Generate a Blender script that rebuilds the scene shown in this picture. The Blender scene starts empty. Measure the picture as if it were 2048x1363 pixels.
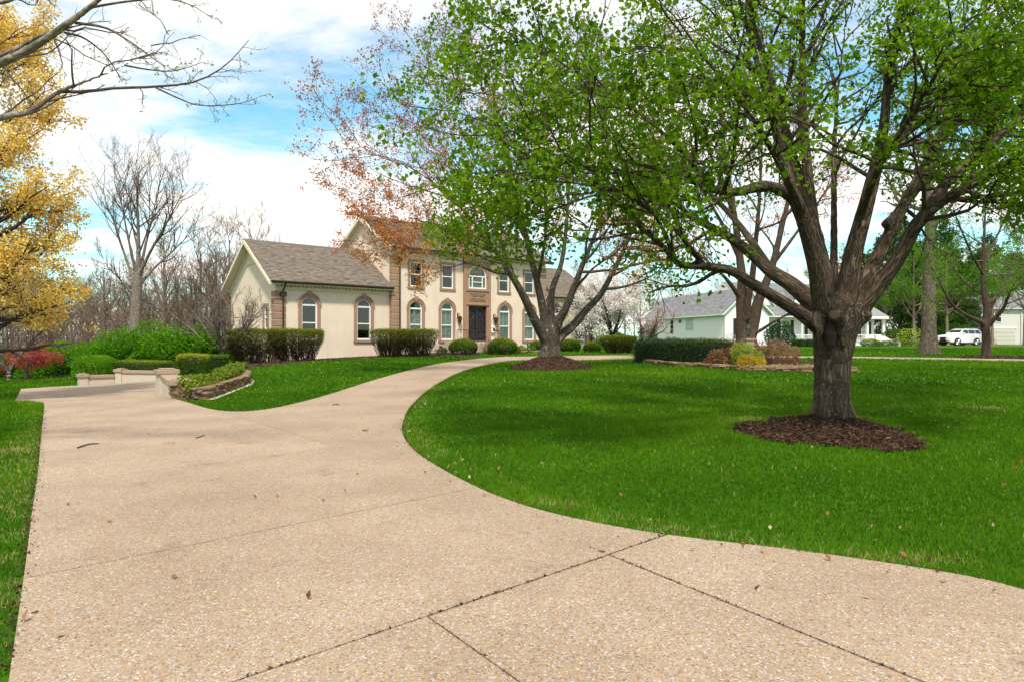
import bpy, bmesh, math, random
import numpy as np
from mathutils import Vector, Matrix
from mathutils.geometry import delaunay_2d_cdt
from mathutils.kdtree import KDTree

random.seed(7)
RNG = np.random.default_rng(11)
scene = bpy.context.scene
COL = scene.collection
R = math.radians

# ------------------------------------------------------------------ camera, sky, sun, exposure
EYE = 1.55
FPX = 1365.33                      # 24 mm on 36 mm, in pixels of a 2048 wide frame
cam_data = bpy.data.cameras.new('camera')
cam_data.lens = 24.0
cam_data.sensor_width = 36.0
cam_data.clip_start = 0.05
cam_data.clip_end = 3000.0
cam = bpy.data.objects.new('camera', cam_data)
cam.location = (0, 0, EYE)
cam.rotation_euler = (R(90), 0, 0)
COL.objects.link(cam)
scene.camera = cam

SUN_EL, SUN_AZ = R(56), R(176)     # azimuth clockwise from +Y
world = bpy.data.worlds.new('World')
scene.world = world
world.use_nodes = True
wn, wl = world.node_tree.nodes, world.node_tree.links
wn.clear()


def wnode(t, **kw):
    n = wn.new(t)
    for k, v in kw.items():
        setattr(n, k, v)
    return n


w_out = wnode('ShaderNodeOutputWorld')
w_bg = wnode('ShaderNodeBackground')
w_sky = wnode('ShaderNodeTexSky', sky_type='NISHITA', sun_disc=False, sun_elevation=SUN_EL, sun_rotation=SUN_AZ,
              altitude=200.0, air_density=1.15, dust_density=0.35, ozone_density=0.6)
w_tc = wnode('ShaderNodeTexCoord')
w_sep = wnode('ShaderNodeSeparateXYZ')
wl.new(w_tc.outputs['Generated'], w_sep.inputs[0])
w_zc = wnode('ShaderNodeMath', operation='MAXIMUM')
wl.new(w_sep.outputs['Z'], w_zc.inputs[0]); w_zc.inputs[1].default_value = 0.0
w_za = wnode('ShaderNodeMath', operation='ADD')
wl.new(w_zc.outputs[0], w_za.inputs[0]); w_za.inputs[1].default_value = 0.16
w_dx = wnode('ShaderNodeMath', operation='DIVIDE'); w_dy = wnode('ShaderNodeMath', operation='DIVIDE')
wl.new(w_sep.outputs['X'], w_dx.inputs[0]); wl.new(w_za.outputs[0], w_dx.inputs[1])
wl.new(w_sep.outputs['Y'], w_dy.inputs[0]); wl.new(w_za.outputs[0], w_dy.inputs[1])
w_cmb = wnode('ShaderNodeCombineXYZ')
wl.new(w_dx.outputs[0], w_cmb.inputs[0]); wl.new(w_dy.outputs[0], w_cmb.inputs[1])
CLOUD_OFF = (5.3, 7.7, 0.4)
w_cmb.inputs[2].default_value = CLOUD_OFF[2]
w_map = wnode('ShaderNodeMapping')
w_map.inputs['Location'].default_value = CLOUD_OFF
w_map.inputs['Rotation'].default_value = (0, 0, R(140))
w_map.inputs['Scale'].default_value = (0.62, 0.95, 1.0)
wl.new(w_cmb.outputs[0], w_map.inputs[0])
w_n1 = wnode('ShaderNodeTexNoise')
w_n1.inputs['Scale'].default_value = 1.4; w_n1.inputs['Detail'].default_value = 9.0
w_n1.inputs['Roughness'].default_value = 0.56; w_n1.inputs['Distortion'].default_value = 0.25
wl.new(w_map.outputs[0], w_n1.inputs['Vector'])
w_n2 = wnode('ShaderNodeTexNoise')
w_n2.inputs['Scale'].default_value = 7.5; w_n2.inputs['Detail'].default_value = 5.0
w_n2.inputs['Roughness'].default_value = 0.6; w_n2.inputs['Distortion'].default_value = 0.4
wl.new(w_map.outputs[0], w_n2.inputs['Vector'])
w_m2 = wnode('ShaderNodeMath', operation='MULTIPLY_ADD')
wl.new(w_n2.outputs['Fac'], w_m2.inputs[0]); w_m2.inputs[1].default_value = 0.26
wl.new(w_n1.outputs['Fac'], w_m2.inputs[2])
w_rmp = wnode('ShaderNodeValToRGB')
w_rmp.color_ramp.elements[0].position = 0.46; w_rmp.color_ramp.elements[0].color = (0.06, 0.06, 0.06, 1)
w_rmp.color_ramp.elements[1].position = 0.77; w_rmp.color_ramp.elements[1].color = (1, 1, 1, 1)
w_rmp.color_ramp.interpolation = 'EASE'
wl.new(w_m2.outputs[0], w_rmp.inputs[0])
w_mix = wnode('ShaderNodeMix', data_type='RGBA')
wl.new(w_rmp.outputs[0], w_mix.inputs['Factor'])
w_tint = wnode('ShaderNodeMix', data_type='RGBA', blend_type='MULTIPLY')
w_tint.inputs['Factor'].default_value = 1.0
wl.new(w_sky.outputs[0], w_tint.inputs[6]); w_tint.inputs[7].default_value = (0.58, 1.10, 1.10, 1)
wl.new(w_tint.outputs[2], w_mix.inputs[6])
CLOUD_RAD = 6.6
w_mix.inputs[7].default_value = (CLOUD_RAD * 1.07, CLOUD_RAD * 1.0, CLOUD_RAD * 0.93, 1)
wl.new(w_mix.outputs[2], w_bg.inputs[0])
w_bg.inputs['Strength'].default_value = 0.105
wl.new(w_bg.outputs[0], w_out.inputs[0])

sun_d = bpy.data.lights.new('sun', 'SUN')
sun_d.energy = 2.7
sun_d.angle = R(5)
sun_d.color = (1.0, 0.93, 0.82)
sun = bpy.data.objects.new('sun', sun_d)
_sd = Vector((math.cos(SUN_EL) * math.sin(SUN_AZ), math.cos(SUN_EL) * math.cos(SUN_AZ), math.sin(SUN_EL)))
sun.rotation_euler = _sd.to_track_quat('Z', 'Y').to_euler()
sun.location = _sd * 60
COL.objects.link(sun)

scene.view_settings.view_transform = 'Standard'
scene.view_settings.look = 'None'
scene.view_settings.gamma = 1.0
scene.view_settings.use_curve_mapping = False
scene.view_settings.exposure = 0.9
scene.render.engine = 'CYCLES'
scene.cycles.use_denoising = True
scene.cycles.max_bounces = 7
scene.cycles.diffuse_bounces = 3
scene.cycles.glossy_bounces = 2
scene.cycles.transmission_bounces = 4
scene.cycles.transparent_max_bounces = 6
scene.cycles.sample_clamp_indirect = 4.0

# ------------------------------------------------------------------ material helpers
MATS = {}


class NT:
    def __init__(self, name):
        self.m = bpy.data.materials.new(name)
        self.m.use_nodes = True
        self.t = self.m.node_tree
        self.t.nodes.clear()
        self.out = self.n('ShaderNodeOutputMaterial')
        MATS[name] = self.m

    def n(self, t, **kw):
        nd = self.t.nodes.new(t)
        for k, v in kw.items():
            setattr(nd, k, v)
        return nd

    def l(self, a, b):
        self.t.links.new(a, b)

    def coord(self, which='Object', scale=(1, 1, 1), rot=(0, 0, 0)):
        tc = self.n('ShaderNodeTexCoord')
        mp = self.n('ShaderNodeMapping')
        mp.inputs['Scale'].default_value = scale
        mp.inputs['Rotation'].default_value = rot
        self.l(tc.outputs[which], mp.inputs[0])
        return mp.outputs[0]

    def attr(self, name, out='Fac'):
        a = self.n('ShaderNodeAttribute')
        a.attribute_name = name
        return a.outputs[out]

    def noise(self, vec, scale, detail=4.0, rough=0.55, dist=0.0):
        x = self.n('ShaderNodeTexNoise')
        x.inputs['Scale'].default_value = scale
        x.inputs['Detail'].default_value = detail
        x.inputs['Roughness'].default_value = rough
        x.inputs['Distortion'].default_value = dist
        if vec is not None:
            self.l(vec, x.inputs['Vector'])
        return x.outputs['Fac']

    def voro(self, vec, scale, feature='F1', out='Distance', rand=1.0):
        x = self.n('ShaderNodeTexVoronoi', feature=feature)
        x.inputs['Scale'].default_value = scale
        x.inputs['Randomness'].default_value = rand
        if vec is not None:
            self.l(vec, x.inputs['Vector'])
        return x.outputs[out]

    def ramp(self, fac, stops, interp='LINEAR'):
        x = self.n('ShaderNodeValToRGB')
        cr = x.color_ramp
        cr.interpolation = interp
        while len(cr.elements) < len(stops):
            cr.elements.new(0.5)
        for e, (p, c) in zip(cr.elements, stops):
            e.position = p
            e.color = (c[0], c[1], c[2], 1) if not isinstance(c, (int, float)) else (c, c, c, 1)
        self.l(fac, x.inputs[0])
        return x.outputs[0]

    def mix(self, fac, a, b, mode='MIX'):
        x = self.n('ShaderNodeMix', data_type='RGBA', blend_type=mode)
        for s, v in ((0, fac), (6, a), (7, b)):
            if isinstance(v, (int, float)):
                x.inputs[s].default_value = v if s == 0 else (v, v, v, 1)
            elif isinstance(v, tuple):
                x.inputs[s].default_value = (*v, 1)
            else:
                self.l(v, x.inputs[s])
        return x.outputs[2]

    def math(self, op, a, b=0.0, clamp=False):
        x = self.n('ShaderNodeMath', operation=op, use_clamp=clamp)
        for s, v in ((0, a), (1, b)):
            if isinstance(v, (int, float)):
                x.inputs[s].default_value = v
            else:
                self.l(v, x.inputs[s])
        return x.outputs[0]

    def bump(self, h, strength=0.5, dist=0.02, normal=None):
        b = self.n('ShaderNodeBump')
        b.inputs['Strength'].default_value = strength
        b.inputs['Distance'].default_value = dist
        self.l(h, b.inputs['Height'])
        if normal is not None:
            self.l(normal, b.inputs['Normal'])
        return b.outputs[0]

    def principled(self, color, rough=0.8, normal=None, metal=0.0, spec=0.3):
        p = self.n('ShaderNodeBsdfPrincipled')
        if isinstance(color, tuple):
            p.inputs['Base Color'].default_value = (*color, 1)
        else:
            self.l(color, p.inputs['Base Color'])
        if isinstance(rough, (int, float)):
            p.inputs['Roughness'].default_value = rough
        else:
            self.l(rough, p.inputs['Roughness'])
        p.inputs['Metallic'].default_value = metal
        p.inputs['Specular IOR Level'].default_value = spec
        if normal is not None:
            self.l(normal, p.inputs['Normal'])
        self.l(p.outputs[0], self.out.inputs[0])
        return p


def mat_plain(name, c, rough=0.6, var=0.12, scale=6.0, bump=0.0, bscale=40.0, metal=0.0, spec=0.3, rnd=False):
    """Painted or mineral surface with a little mottling and optional fine relief."""
    t = NT(name)
    co = t.coord()
    n = t.noise(co, scale, 5)
    col = t.mix(n, tuple(x * (1 - var) for x in c), tuple(min(1, x * (1 + var)) for x in c))
    if rnd:
        oi = t.n('ShaderNodeObjectInfo')
        col = t.mix(t.math('MULTIPLY', oi.outputs['Random'], 0.5), col, tuple(x * 0.62 for x in c))
    nrm = t.bump(t.noise(co, bscale, 4), bump, 0.01) if bump else None
    t.principled(col, rough, nrm, metal, spec)
    return t.m


def mat_leaf(name, stops, trans=0.45, gloss=0.12, through=(1.25, 1.15, 0.75)):
    """Leaf: colour by the per leaf value 'rnd', light goes through it."""
    t = NT(name)
    col = t.ramp(t.attr('rnd'), stops)
    d = t.n('ShaderNodeBsdfDiffuse'); t.l(col, d.inputs[0])
    tr = t.n('ShaderNodeBsdfTranslucent')
    t.l(t.mix(1.0, col, through, 'MULTIPLY'), tr.inputs[0])
    m = t.n('ShaderNodeMixShader'); m.inputs[0].default_value = trans
    t.l(d.outputs[0], m.inputs[1]); t.l(tr.outputs[0], m.inputs[2])
    g = t.n('ShaderNodeBsdfGlossy'); g.inputs['Roughness'].default_value = 0.45
    m2 = t.n('ShaderNodeMixShader')
    lw = t.n('ShaderNodeLayerWeight'); lw.inputs[0].default_value = 0.25
    t.l(t.math('MULTIPLY', lw.outputs['Fresnel'], gloss), m2.inputs[0])
    t.l(m.outputs[0], m2.inputs[1]); t.l(g.outputs[0], m2.inputs[2])
    t.l(m2.outputs[0], t.out.inputs[0])
    return t.m


def mat_bark(name, c_dark, c_light, furrow=18.0, strength=0.8, lichen=None, along=0.22, dist=0.02):
    """Furrowed bark laid out along the limb (attribute 'bco': round the limb, then along it)."""
    t = NT(name)
    v = t.attr('bco', 'Vector')
    mp = t.n('ShaderNodeMapping'); mp.inputs['Scale'].default_value = (1, 1, along)
    t.l(v, mp.inputs[0])
    w = mp.outputs[0]
    f1 = t.noise(w, furrow, 3, 0.55, 0.9)
    ridge = t.math('MULTIPLY', t.math('ABSOLUTE', t.math('SUBTRACT', f1, 0.5)), 5.0, True)
    f2 = t.noise(w, furrow * 2.6, 5, 0.65, 0.3)
    h = t.math('ADD', t.math('MULTIPLY', ridge, 0.75), t.math('MULTIPLY', f2, 0.45))
    col = t.mix(t.ramp(h, [(0.22, 0.0), (0.85, 1.0)]), c_dark, c_light)
    big = t.noise(v, 2.2, 4)
    col = t.mix(t.ramp(big, [(0.42, 0.0), (0.72, 0.4)]), col, tuple(x * 0.45 for x in c_light))
    if lichen:
        lv = t.noise(v, lichen[1], 6, 0.65)
        col = t.mix(t.ramp(lv, [(lichen[2], 0.0), (lichen[2] + 0.05, 0.8)]), col, lichen[0])
    t.principled(col, 0.9, t.bump(h, strength, dist), spec=0.15)
    return t.m


# ------------------------------------------------------------------ mesh helpers
def tag(o, label=None, cat=None, group=None, kind=None):
    if label:
        o['label'] = label
    if cat:
        o['category'] = cat
    if group:
        o['group'] = group
    if kind:
        o['kind'] = kind
    return o


def empty(name, loc=(0, 0, 0), rz=0.0, label=None, cat=None, group=None):
    o = bpy.data.objects.new(name, None)
    COL.objects.link(o)
    o.location = loc
    o.rotation_euler = (0, 0, rz)
    o.empty_display_size = 0.2
    return tag(o, label, cat, group)


def link(name, me, mat=None, parent=None):
    o = bpy.data.objects.new(name, me)
    COL.objects.link(o)
    if mat is not None and len(me.materials) == 0:
        me.materials.append(MATS[mat] if isinstance(mat, str) else mat)
    if parent is not None:
        o.parent = parent
    return o


def np_mesh(name, verts, faces, mat, parent=None, smooth=False, fattr=None, vattr=None):
    """verts (n,3); faces: list of int arrays (m,k). One mesh object."""
    verts = np.asarray(verts, dtype=np.float32)
    faces = [np.asarray(f, dtype=np.int32) for f in faces if len(f)]
    me = bpy.data.meshes.new(name)
    me.vertices.add(len(verts))
    me.vertices.foreach_set('co', verts.ravel())
    nl = sum(f.size for f in faces)
    npoly = sum(len(f) for f in faces)
    me.loops.add(nl)
    me.polygons.add(npoly)
    me.loops.foreach_set('vertex_index', np.concatenate([f.ravel() for f in faces]))
    tot = np.concatenate([np.full(len(f), f.shape[1], np.int32) for f in faces])
    start = np.concatenate([[0], np.cumsum(tot)[:-1]]).astype(np.int32)
    me.polygons.foreach_set('loop_start', start)
    me.polygons.foreach_set('loop_total', tot)
    me.polygons.foreach_set('use_smooth', np.full(npoly, bool(smooth)))
    me.update(calc_edges=True)
    for k, v in (fattr or {}).items():
        a = me.attributes.new(k, 'FLOAT', 'FACE')
        a.data.foreach_set('value', np.asarray(v, dtype=np.float32))
    for k, v in (vattr or {}).items():
        v = np.asarray(v, dtype=np.float32)
        if v.ndim == 2:
            a = me.attributes.new(k, 'FLOAT_VECTOR', 'POINT')
            a.data.foreach_set('vector', v.ravel())
        else:
            a = me.attributes.new(k, 'FLOAT', 'POINT')
            a.data.foreach_set('value', v)
    return link(name, me, mat, parent)


class MB:
    """Collects simple solids into one mesh."""
    def __init__(self):
        self.v, self.f = [], []

    def add(self, vs, fs):
        b = len(self.v)
        self.v += [tuple(x) for x in vs]
        self.f += [tuple(b + i for i in f) for f in fs]
        return self

    def box(self, x0, x1, y0, y1, z0, z1):
        return self.add([(x0, y0, z0), (x1, y0, z0), (x1, y1, z0), (x0, y1, z0), (x0, y0, z1), (x1, y0, z1), (x1, y1, z1), (x0, y1, z1)],
                        [(0, 3, 2, 1), (4, 5, 6, 7), (0, 1, 5, 4), (1, 2, 6, 5), (2, 3, 7, 6), (3, 0, 4, 7)])

    def prism(self, poly, a, b, axis='y'):
        """poly 2D (p,q) extruded along axis from a to b. axis y: (p,q)->(x,z); x: (y,z); z: (x,y)."""
        def at(p, q, s):
            return {'y': (p, s, q), 'x': (s, p, q), 'z': (p, q, s)}[axis]
        n = len(poly)
        vs = [at(p, q, a) for p, q in poly] + [at(p, q, b) for p, q in poly]
        fs = [tuple(range(n)), tuple(range(2 * n - 1, n - 1, -1))]
        fs += [(i, i + n, (i + 1) % n + n, (i + 1) % n) for i in range(n)]
        return self.add(vs, fs)

    def band(self, outer, inner, a, b, axis='y', closed=False):
        """Solid strip between two equally long 2D polylines, thick from a to b."""
        def at(p, s):
            return {'y': (p[0], s, p[1]), 'x': (s, p[0], p[1]), 'z': (p[0], p[1], s)}[axis]
        n = len(outer)
        vs = [at(p, a) for p in outer] + [at(p, a) for p in inner] + [at(p, b) for p in outer] + [at(p, b) for p in inner]
        fs = []
        for i in range(n if closed else n - 1):
            j = (i + 1) % n
            fs += [(i, j, n + j, n + i), (2 * n + i, 3 * n + i, 3 * n + j, 2 * n + j), (i, 2 * n + i, 2 * n + j, j), (n + i, n + j, 3 * n + j, 3 * n + i)]
        if not closed:
            fs += [(0, n, 3 * n, 2 * n), (n - 1, 3 * n - 1, 4 * n - 1, 2 * n - 1)]
        return self.add(vs, fs)

    def tube(self, pts, rad, S=8, cap=True):
        pts = [Vector(p) for p in pts]
        if isinstance(rad, (int, float)):
            rad = [rad] * len(pts)
        vs, fs = [], []
        ref = None
        for i, p in enumerate(pts):
            t = (pts[min(i + 1, len(pts) - 1)] - pts[max(i - 1, 0)])
            t.normalize()
            if ref is None:
                ref = Vector((0, 0, 1)) if abs(t.z) < 0.9 else Vector((1, 0, 0))
            u = (ref - t * ref.dot(t)).normalized()
            w = t.cross(u)
            ref = u
            for k in range(S):
                a = 2 * math.pi * k / S
                vs.append(p + (u * math.cos(a) + w * math.sin(a)) * rad[i])
        for i in range(len(pts) - 1):
            for k in range(S):
                k2 = (k + 1) % S
                fs.append((i * S + k, i * S + k2, (i + 1) * S + k2, (i + 1) * S + k))
        if cap:
            fs.append(tuple(range(S - 1, -1, -1)))
            fs.append(tuple(range((len(pts) - 1) * S, len(pts) * S)))
        return self.add(vs, fs)

    def lathe(self, prof, c=(0, 0, 0), S=12):
        """prof: list of (r, z) from bottom to top round the vertical through c."""
        vs, fs = [], []
        for r, z in prof:
            for k in range(S):
                a = 2 * math.pi * k / S
                vs.append((c[0] + r * math.cos(a), c[1] + r * math.sin(a), c[2] + z))
        for i in range(len(prof) - 1):
            for k in range(S):
                k2 = (k + 1) % S
                fs.append((i * S + k, i * S + k2, (i + 1) * S + k2, (i + 1) * S + k))
        fs.append(tuple(range(S - 1, -1, -1)))
        fs.append(tuple(range((len(prof) - 1) * S, len(prof) * S)))
        return self.add(vs, fs)

    def mesh(self, name, mat, smooth=False):
        me = bpy.data.meshes.new(name)
        me.from_pydata(self.v, [], self.f)
        bm = bmesh.new(); bm.from_mesh(me)
        bmesh.ops.recalc_face_normals(bm, faces=bm.faces)
        bm.to_mesh(me); bm.free()
        if smooth:
            me.polygons.foreach_set('use_smooth', np.ones(len(me.polygons), dtype=bool))
        me.materials.append(MATS[mat] if isinstance(mat, str) else mat)
        return me

    def build(self, name, mat, parent=None, smooth=False, bevel=0.0):
        o = link(name, self.mesh(name, mat, smooth), None, parent)
        if bevel:
            m = o.modifiers.new('bevel', 'BEVEL'); m.width = bevel; m.segments = 1; m.limit_method = 'ANGLE'
        return o


def in_poly(P, poly):
    """P (n,2) inside poly (m,2)."""
    x, y = P[:, 0], P[:, 1]
    q = np.asarray(poly, float)
    r = np.zeros(len(P), bool)
    j = len(q) - 1
    for i in range(len(q)):
        xi, yi, xj, yj = q[i, 0], q[i, 1], q[j, 0], q[j, 1]
        c = ((yi > y) != (yj > y)) & (x < (xj - xi) * (y - yi) / (yj - yi + 1e-12) + xi)
        r ^= c
        j = i
    return r


def densify(poly, step):
    out = []
    n = len(poly)
    for i in range(n):
        a, b = poly[i], poly[(i + 1) % n]
        k = max(1, int(np.hypot(*(b - a)) / step))
        out += [a + (b - a) * t / k for t in range(k)]
    return np.array(out)


def smooth_line(pts, per=6, closed=False):
    """Catmull-Rom through pts."""
    p = np.asarray(pts, float)
    n = len(p)
    out = []
    for i in range(n if closed else n - 1):
        p0, p1, p2, p3 = (p[(i - 1) % n], p[i], p[(i + 1) % n], p[(i + 2) % n]) if closed else \
            (p[max(i - 1, 0)], p[i], p[i + 1], p[min(i + 2, n - 1)])
        for k in range(per):
            t = k / per
            out.append(0.5 * ((2 * p1) + (-p0 + p2) * t + (2 * p0 - 5 * p1 + 4 * p2 - p3) * t * t + (-p0 + 3 * p1 - 3 * p2 + p3) * t ** 3))
    if not closed:
        out.append(p[-1])
    return np.array(out)


# ------------------------------------------------------------------ terrain
_TC = np.array([
    (0, 2, 0), (-4, 3, 0), (6, 3, 0), (0, 8, 0.0), (-5, 8, 0), (8, 7, 0.02), (0, -10, 0), (-15, -8, -0.05), (15, -8, 0),
    (5.7, 12.2, 0.10), (0.5, 14, 0.1), (12, 14, .12), (-4, 14, .03), (-9, 12, -.04), (-14, 12, -.08),
    (1.3, 26, .38), (-3.5, 22, .25), (-3.6, 30, .42), (9, 24.4, .43), (14, 26, .45), (7.5, 34, .55), (20, 24, .40), (24, 33, .6),
    (-10.1, 19.5, -.1), (-14, 19, -.12), (-17.7, 27.8, -.25), (-20, 22, -.22), (-12, 26.5, .0), (-15, 29, -.28),
    (-7.0, 24, .16), (-9, 30, .42), (-11.5, 31, .44), (-12.6, 29.5, .40), (-14, 34, .3), (-14.3, 38, .28), (-12, 38.5, .42), (-14, 40, .28), (-10.9, 42, .5), (-6.5, 38, .5), (-3, 44, .62),
    (-2.3, 49, .85), (2, 47, .72), (6.6, 57, .85), (6, 40, .6), (25, 41, .75), (25, 60, .92), (24, 78, 1.0), (40, 40, .75), (45, 80, 1.0),
    (20, 90, 1.05), (-26, 36, -.4), (-20, 45, -.6), (-30, 55, -1.1), (-25, 75, -1.0), (-45, 40, -.8), (-60, 90, -1.2), (-10, 62, .4), (0, 90, .8),
    (-40, 10, -.2), (40, 5, .1), (60, 60, 1.), (-120, 60, -1.0), (-100, 150, -.6), (0, 160, 1.0), (100, 150, 1.1), (120, 30, .6), (-100, -60, 0),
    (100, -60, 0.1), (0, -100, 0), (-200, 300, .5), (200, 300, 1.2), (0, 320, 1.0), (300, 0, .5), (-300, 0, -.5)], float)
_CC = 4.5
_d = np.sqrt(((_TC[:, None, :2] - _TC[None, :, :2]) ** 2).sum(-1) + _CC ** 2)
_W = np.linalg.solve(_d + np.eye(len(_TC)) * -0.25, _TC[:, 2] - 0.3)


def T(x, y):
    """Ground height; scalars or arrays."""
    x = np.asarray(x, float); y = np.asarray(y, float)
    sh = x.shape
    P = np.stack([x.ravel(), y.ravel()], 1)
    out = np.empty(len(P))
    for i in range(0, len(P), 20000):
        q = P[i:i + 20000]
        out[i:i + 20000] = np.sqrt(((q[:, None] - _TC[None, :, :2]) ** 2).sum(-1) + _CC ** 2) @ _W + 0.3
    return out.reshape(sh) if sh else float(out[0])


def at(px, py, Y):
    """World point at depth Y on the sight line of a photograph point."""
    return np.array([(px - 1024) / FPX * Y, Y, EYE + (681.5 - py) / FPX * Y])


def G(px, py):
    """Where the sight line meets the ground (x, y)."""
    k = (681.5 - py) / FPX
    kx = (px - 1024) / FPX
    Y = np.concatenate([np.arange(2.0, 60, 0.05), np.arange(60, 160, 0.5)])
    g = EYE + k * Y - T(kx * Y, Y)
    i = int(np.argmax(g < 0)) if (g < 0).any() else len(Y) - 1
    y = Y[i] if i == 0 else Y[i - 1] + (Y[i] - Y[i - 1]) * g[i - 1] / (g[i - 1] - g[i] + 1e-9)
    return np.array([kx * y, y])


def GL(pts):
    return np.array([G(*p) for p in pts])


def sheet(name, poly, dz, mat, parent=None, step=0.6, hfun=None, smooth=True, skirt=0.0, within=None):
    """A sheet over a plan outline that follows the ground dz above it (hfun(x,y) adds height)."""
    poly = np.asarray(poly, float)
    lo, hi = poly.min(0), poly.max(0)
    gx, gy = np.meshgrid(np.arange(lo[0], hi[0], step), np.arange(lo[1], hi[1], step))
    gp = np.stack([gx.ravel(), gy.ravel()], 1)
    if len(gp):
        gp = gp + RNG.uniform(-0.1, 0.1, gp.shape) * step
        gp = gp[in_poly(gp, poly)]
        dd = np.full(len(gp), 1e9)
        for i in range(len(poly)):
            a, b = poly[i], poly[(i + 1) % len(poly)]
            ab = b - a
            t = np.clip(((gp - a) @ ab) / (ab @ ab + 1e-12), 0, 1)
            dd = np.minimum(dd, np.hypot(*(gp - a - t[:, None] * ab).T))
        gp = gp[dd > step * 0.3]
    m = len(poly)
    vs = [Vector(p) for p in poly] + [Vector(p) for p in gp]
    ov, oe, of, *_ = delaunay_2d_cdt(vs, [(i, (i + 1) % m) for i in range(m)], [], 1, 1e-5)
    P = np.array([(v[0], v[1]) for v in ov])
    z = T(P[:, 0], P[:, 1]) + dz
    if hfun is not None:
        z = z + hfun(P[:, 0], P[:, 1])
    V = np.column_stack([P, z])
    F = np.array([f for f in of if len(f) == 3], int)
    if within is not None:
        F = F[in_poly(P[F].mean(1), within)]
    a, b, c = P[F[:, 0]], P[F[:, 1]], P[F[:, 2]]
    ar = np.abs((b - a)[:, 0] * (c - a)[:, 1] - (b - a)[:, 1] * (c - a)[:, 0])
    F = F[ar > 2e-4]
    a, b, c = P[F[:, 0]], P[F[:, 1]], P[F[:, 2]]
    flip = ((b - a)[:, 0] * (c - a)[:, 1] - (b - a)[:, 1] * (c - a)[:, 0]) < 0
    F[flip] = F[flip][:, ::-1]
    faces = [F]
    if skirt:
        from collections import Counter
        cnt = Counter(); ori = {}
        for f in F:
            for i in range(3):
                e = (int(f[i]), int(f[(i + 1) % 3])); k = (min(e), max(e))
                cnt[k] += 1; ori[k] = e
        n0 = len(V)
        V = np.vstack([V, V - np.array([0, 0, skirt])])
        faces.append(np.array([(e[1], e[0], e[0] + n0, e[1] + n0) for k, e in ori.items() if cnt[k] == 1], int))
    return np_mesh(name, V, faces, mat, parent, smooth=smooth and not skirt)

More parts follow.
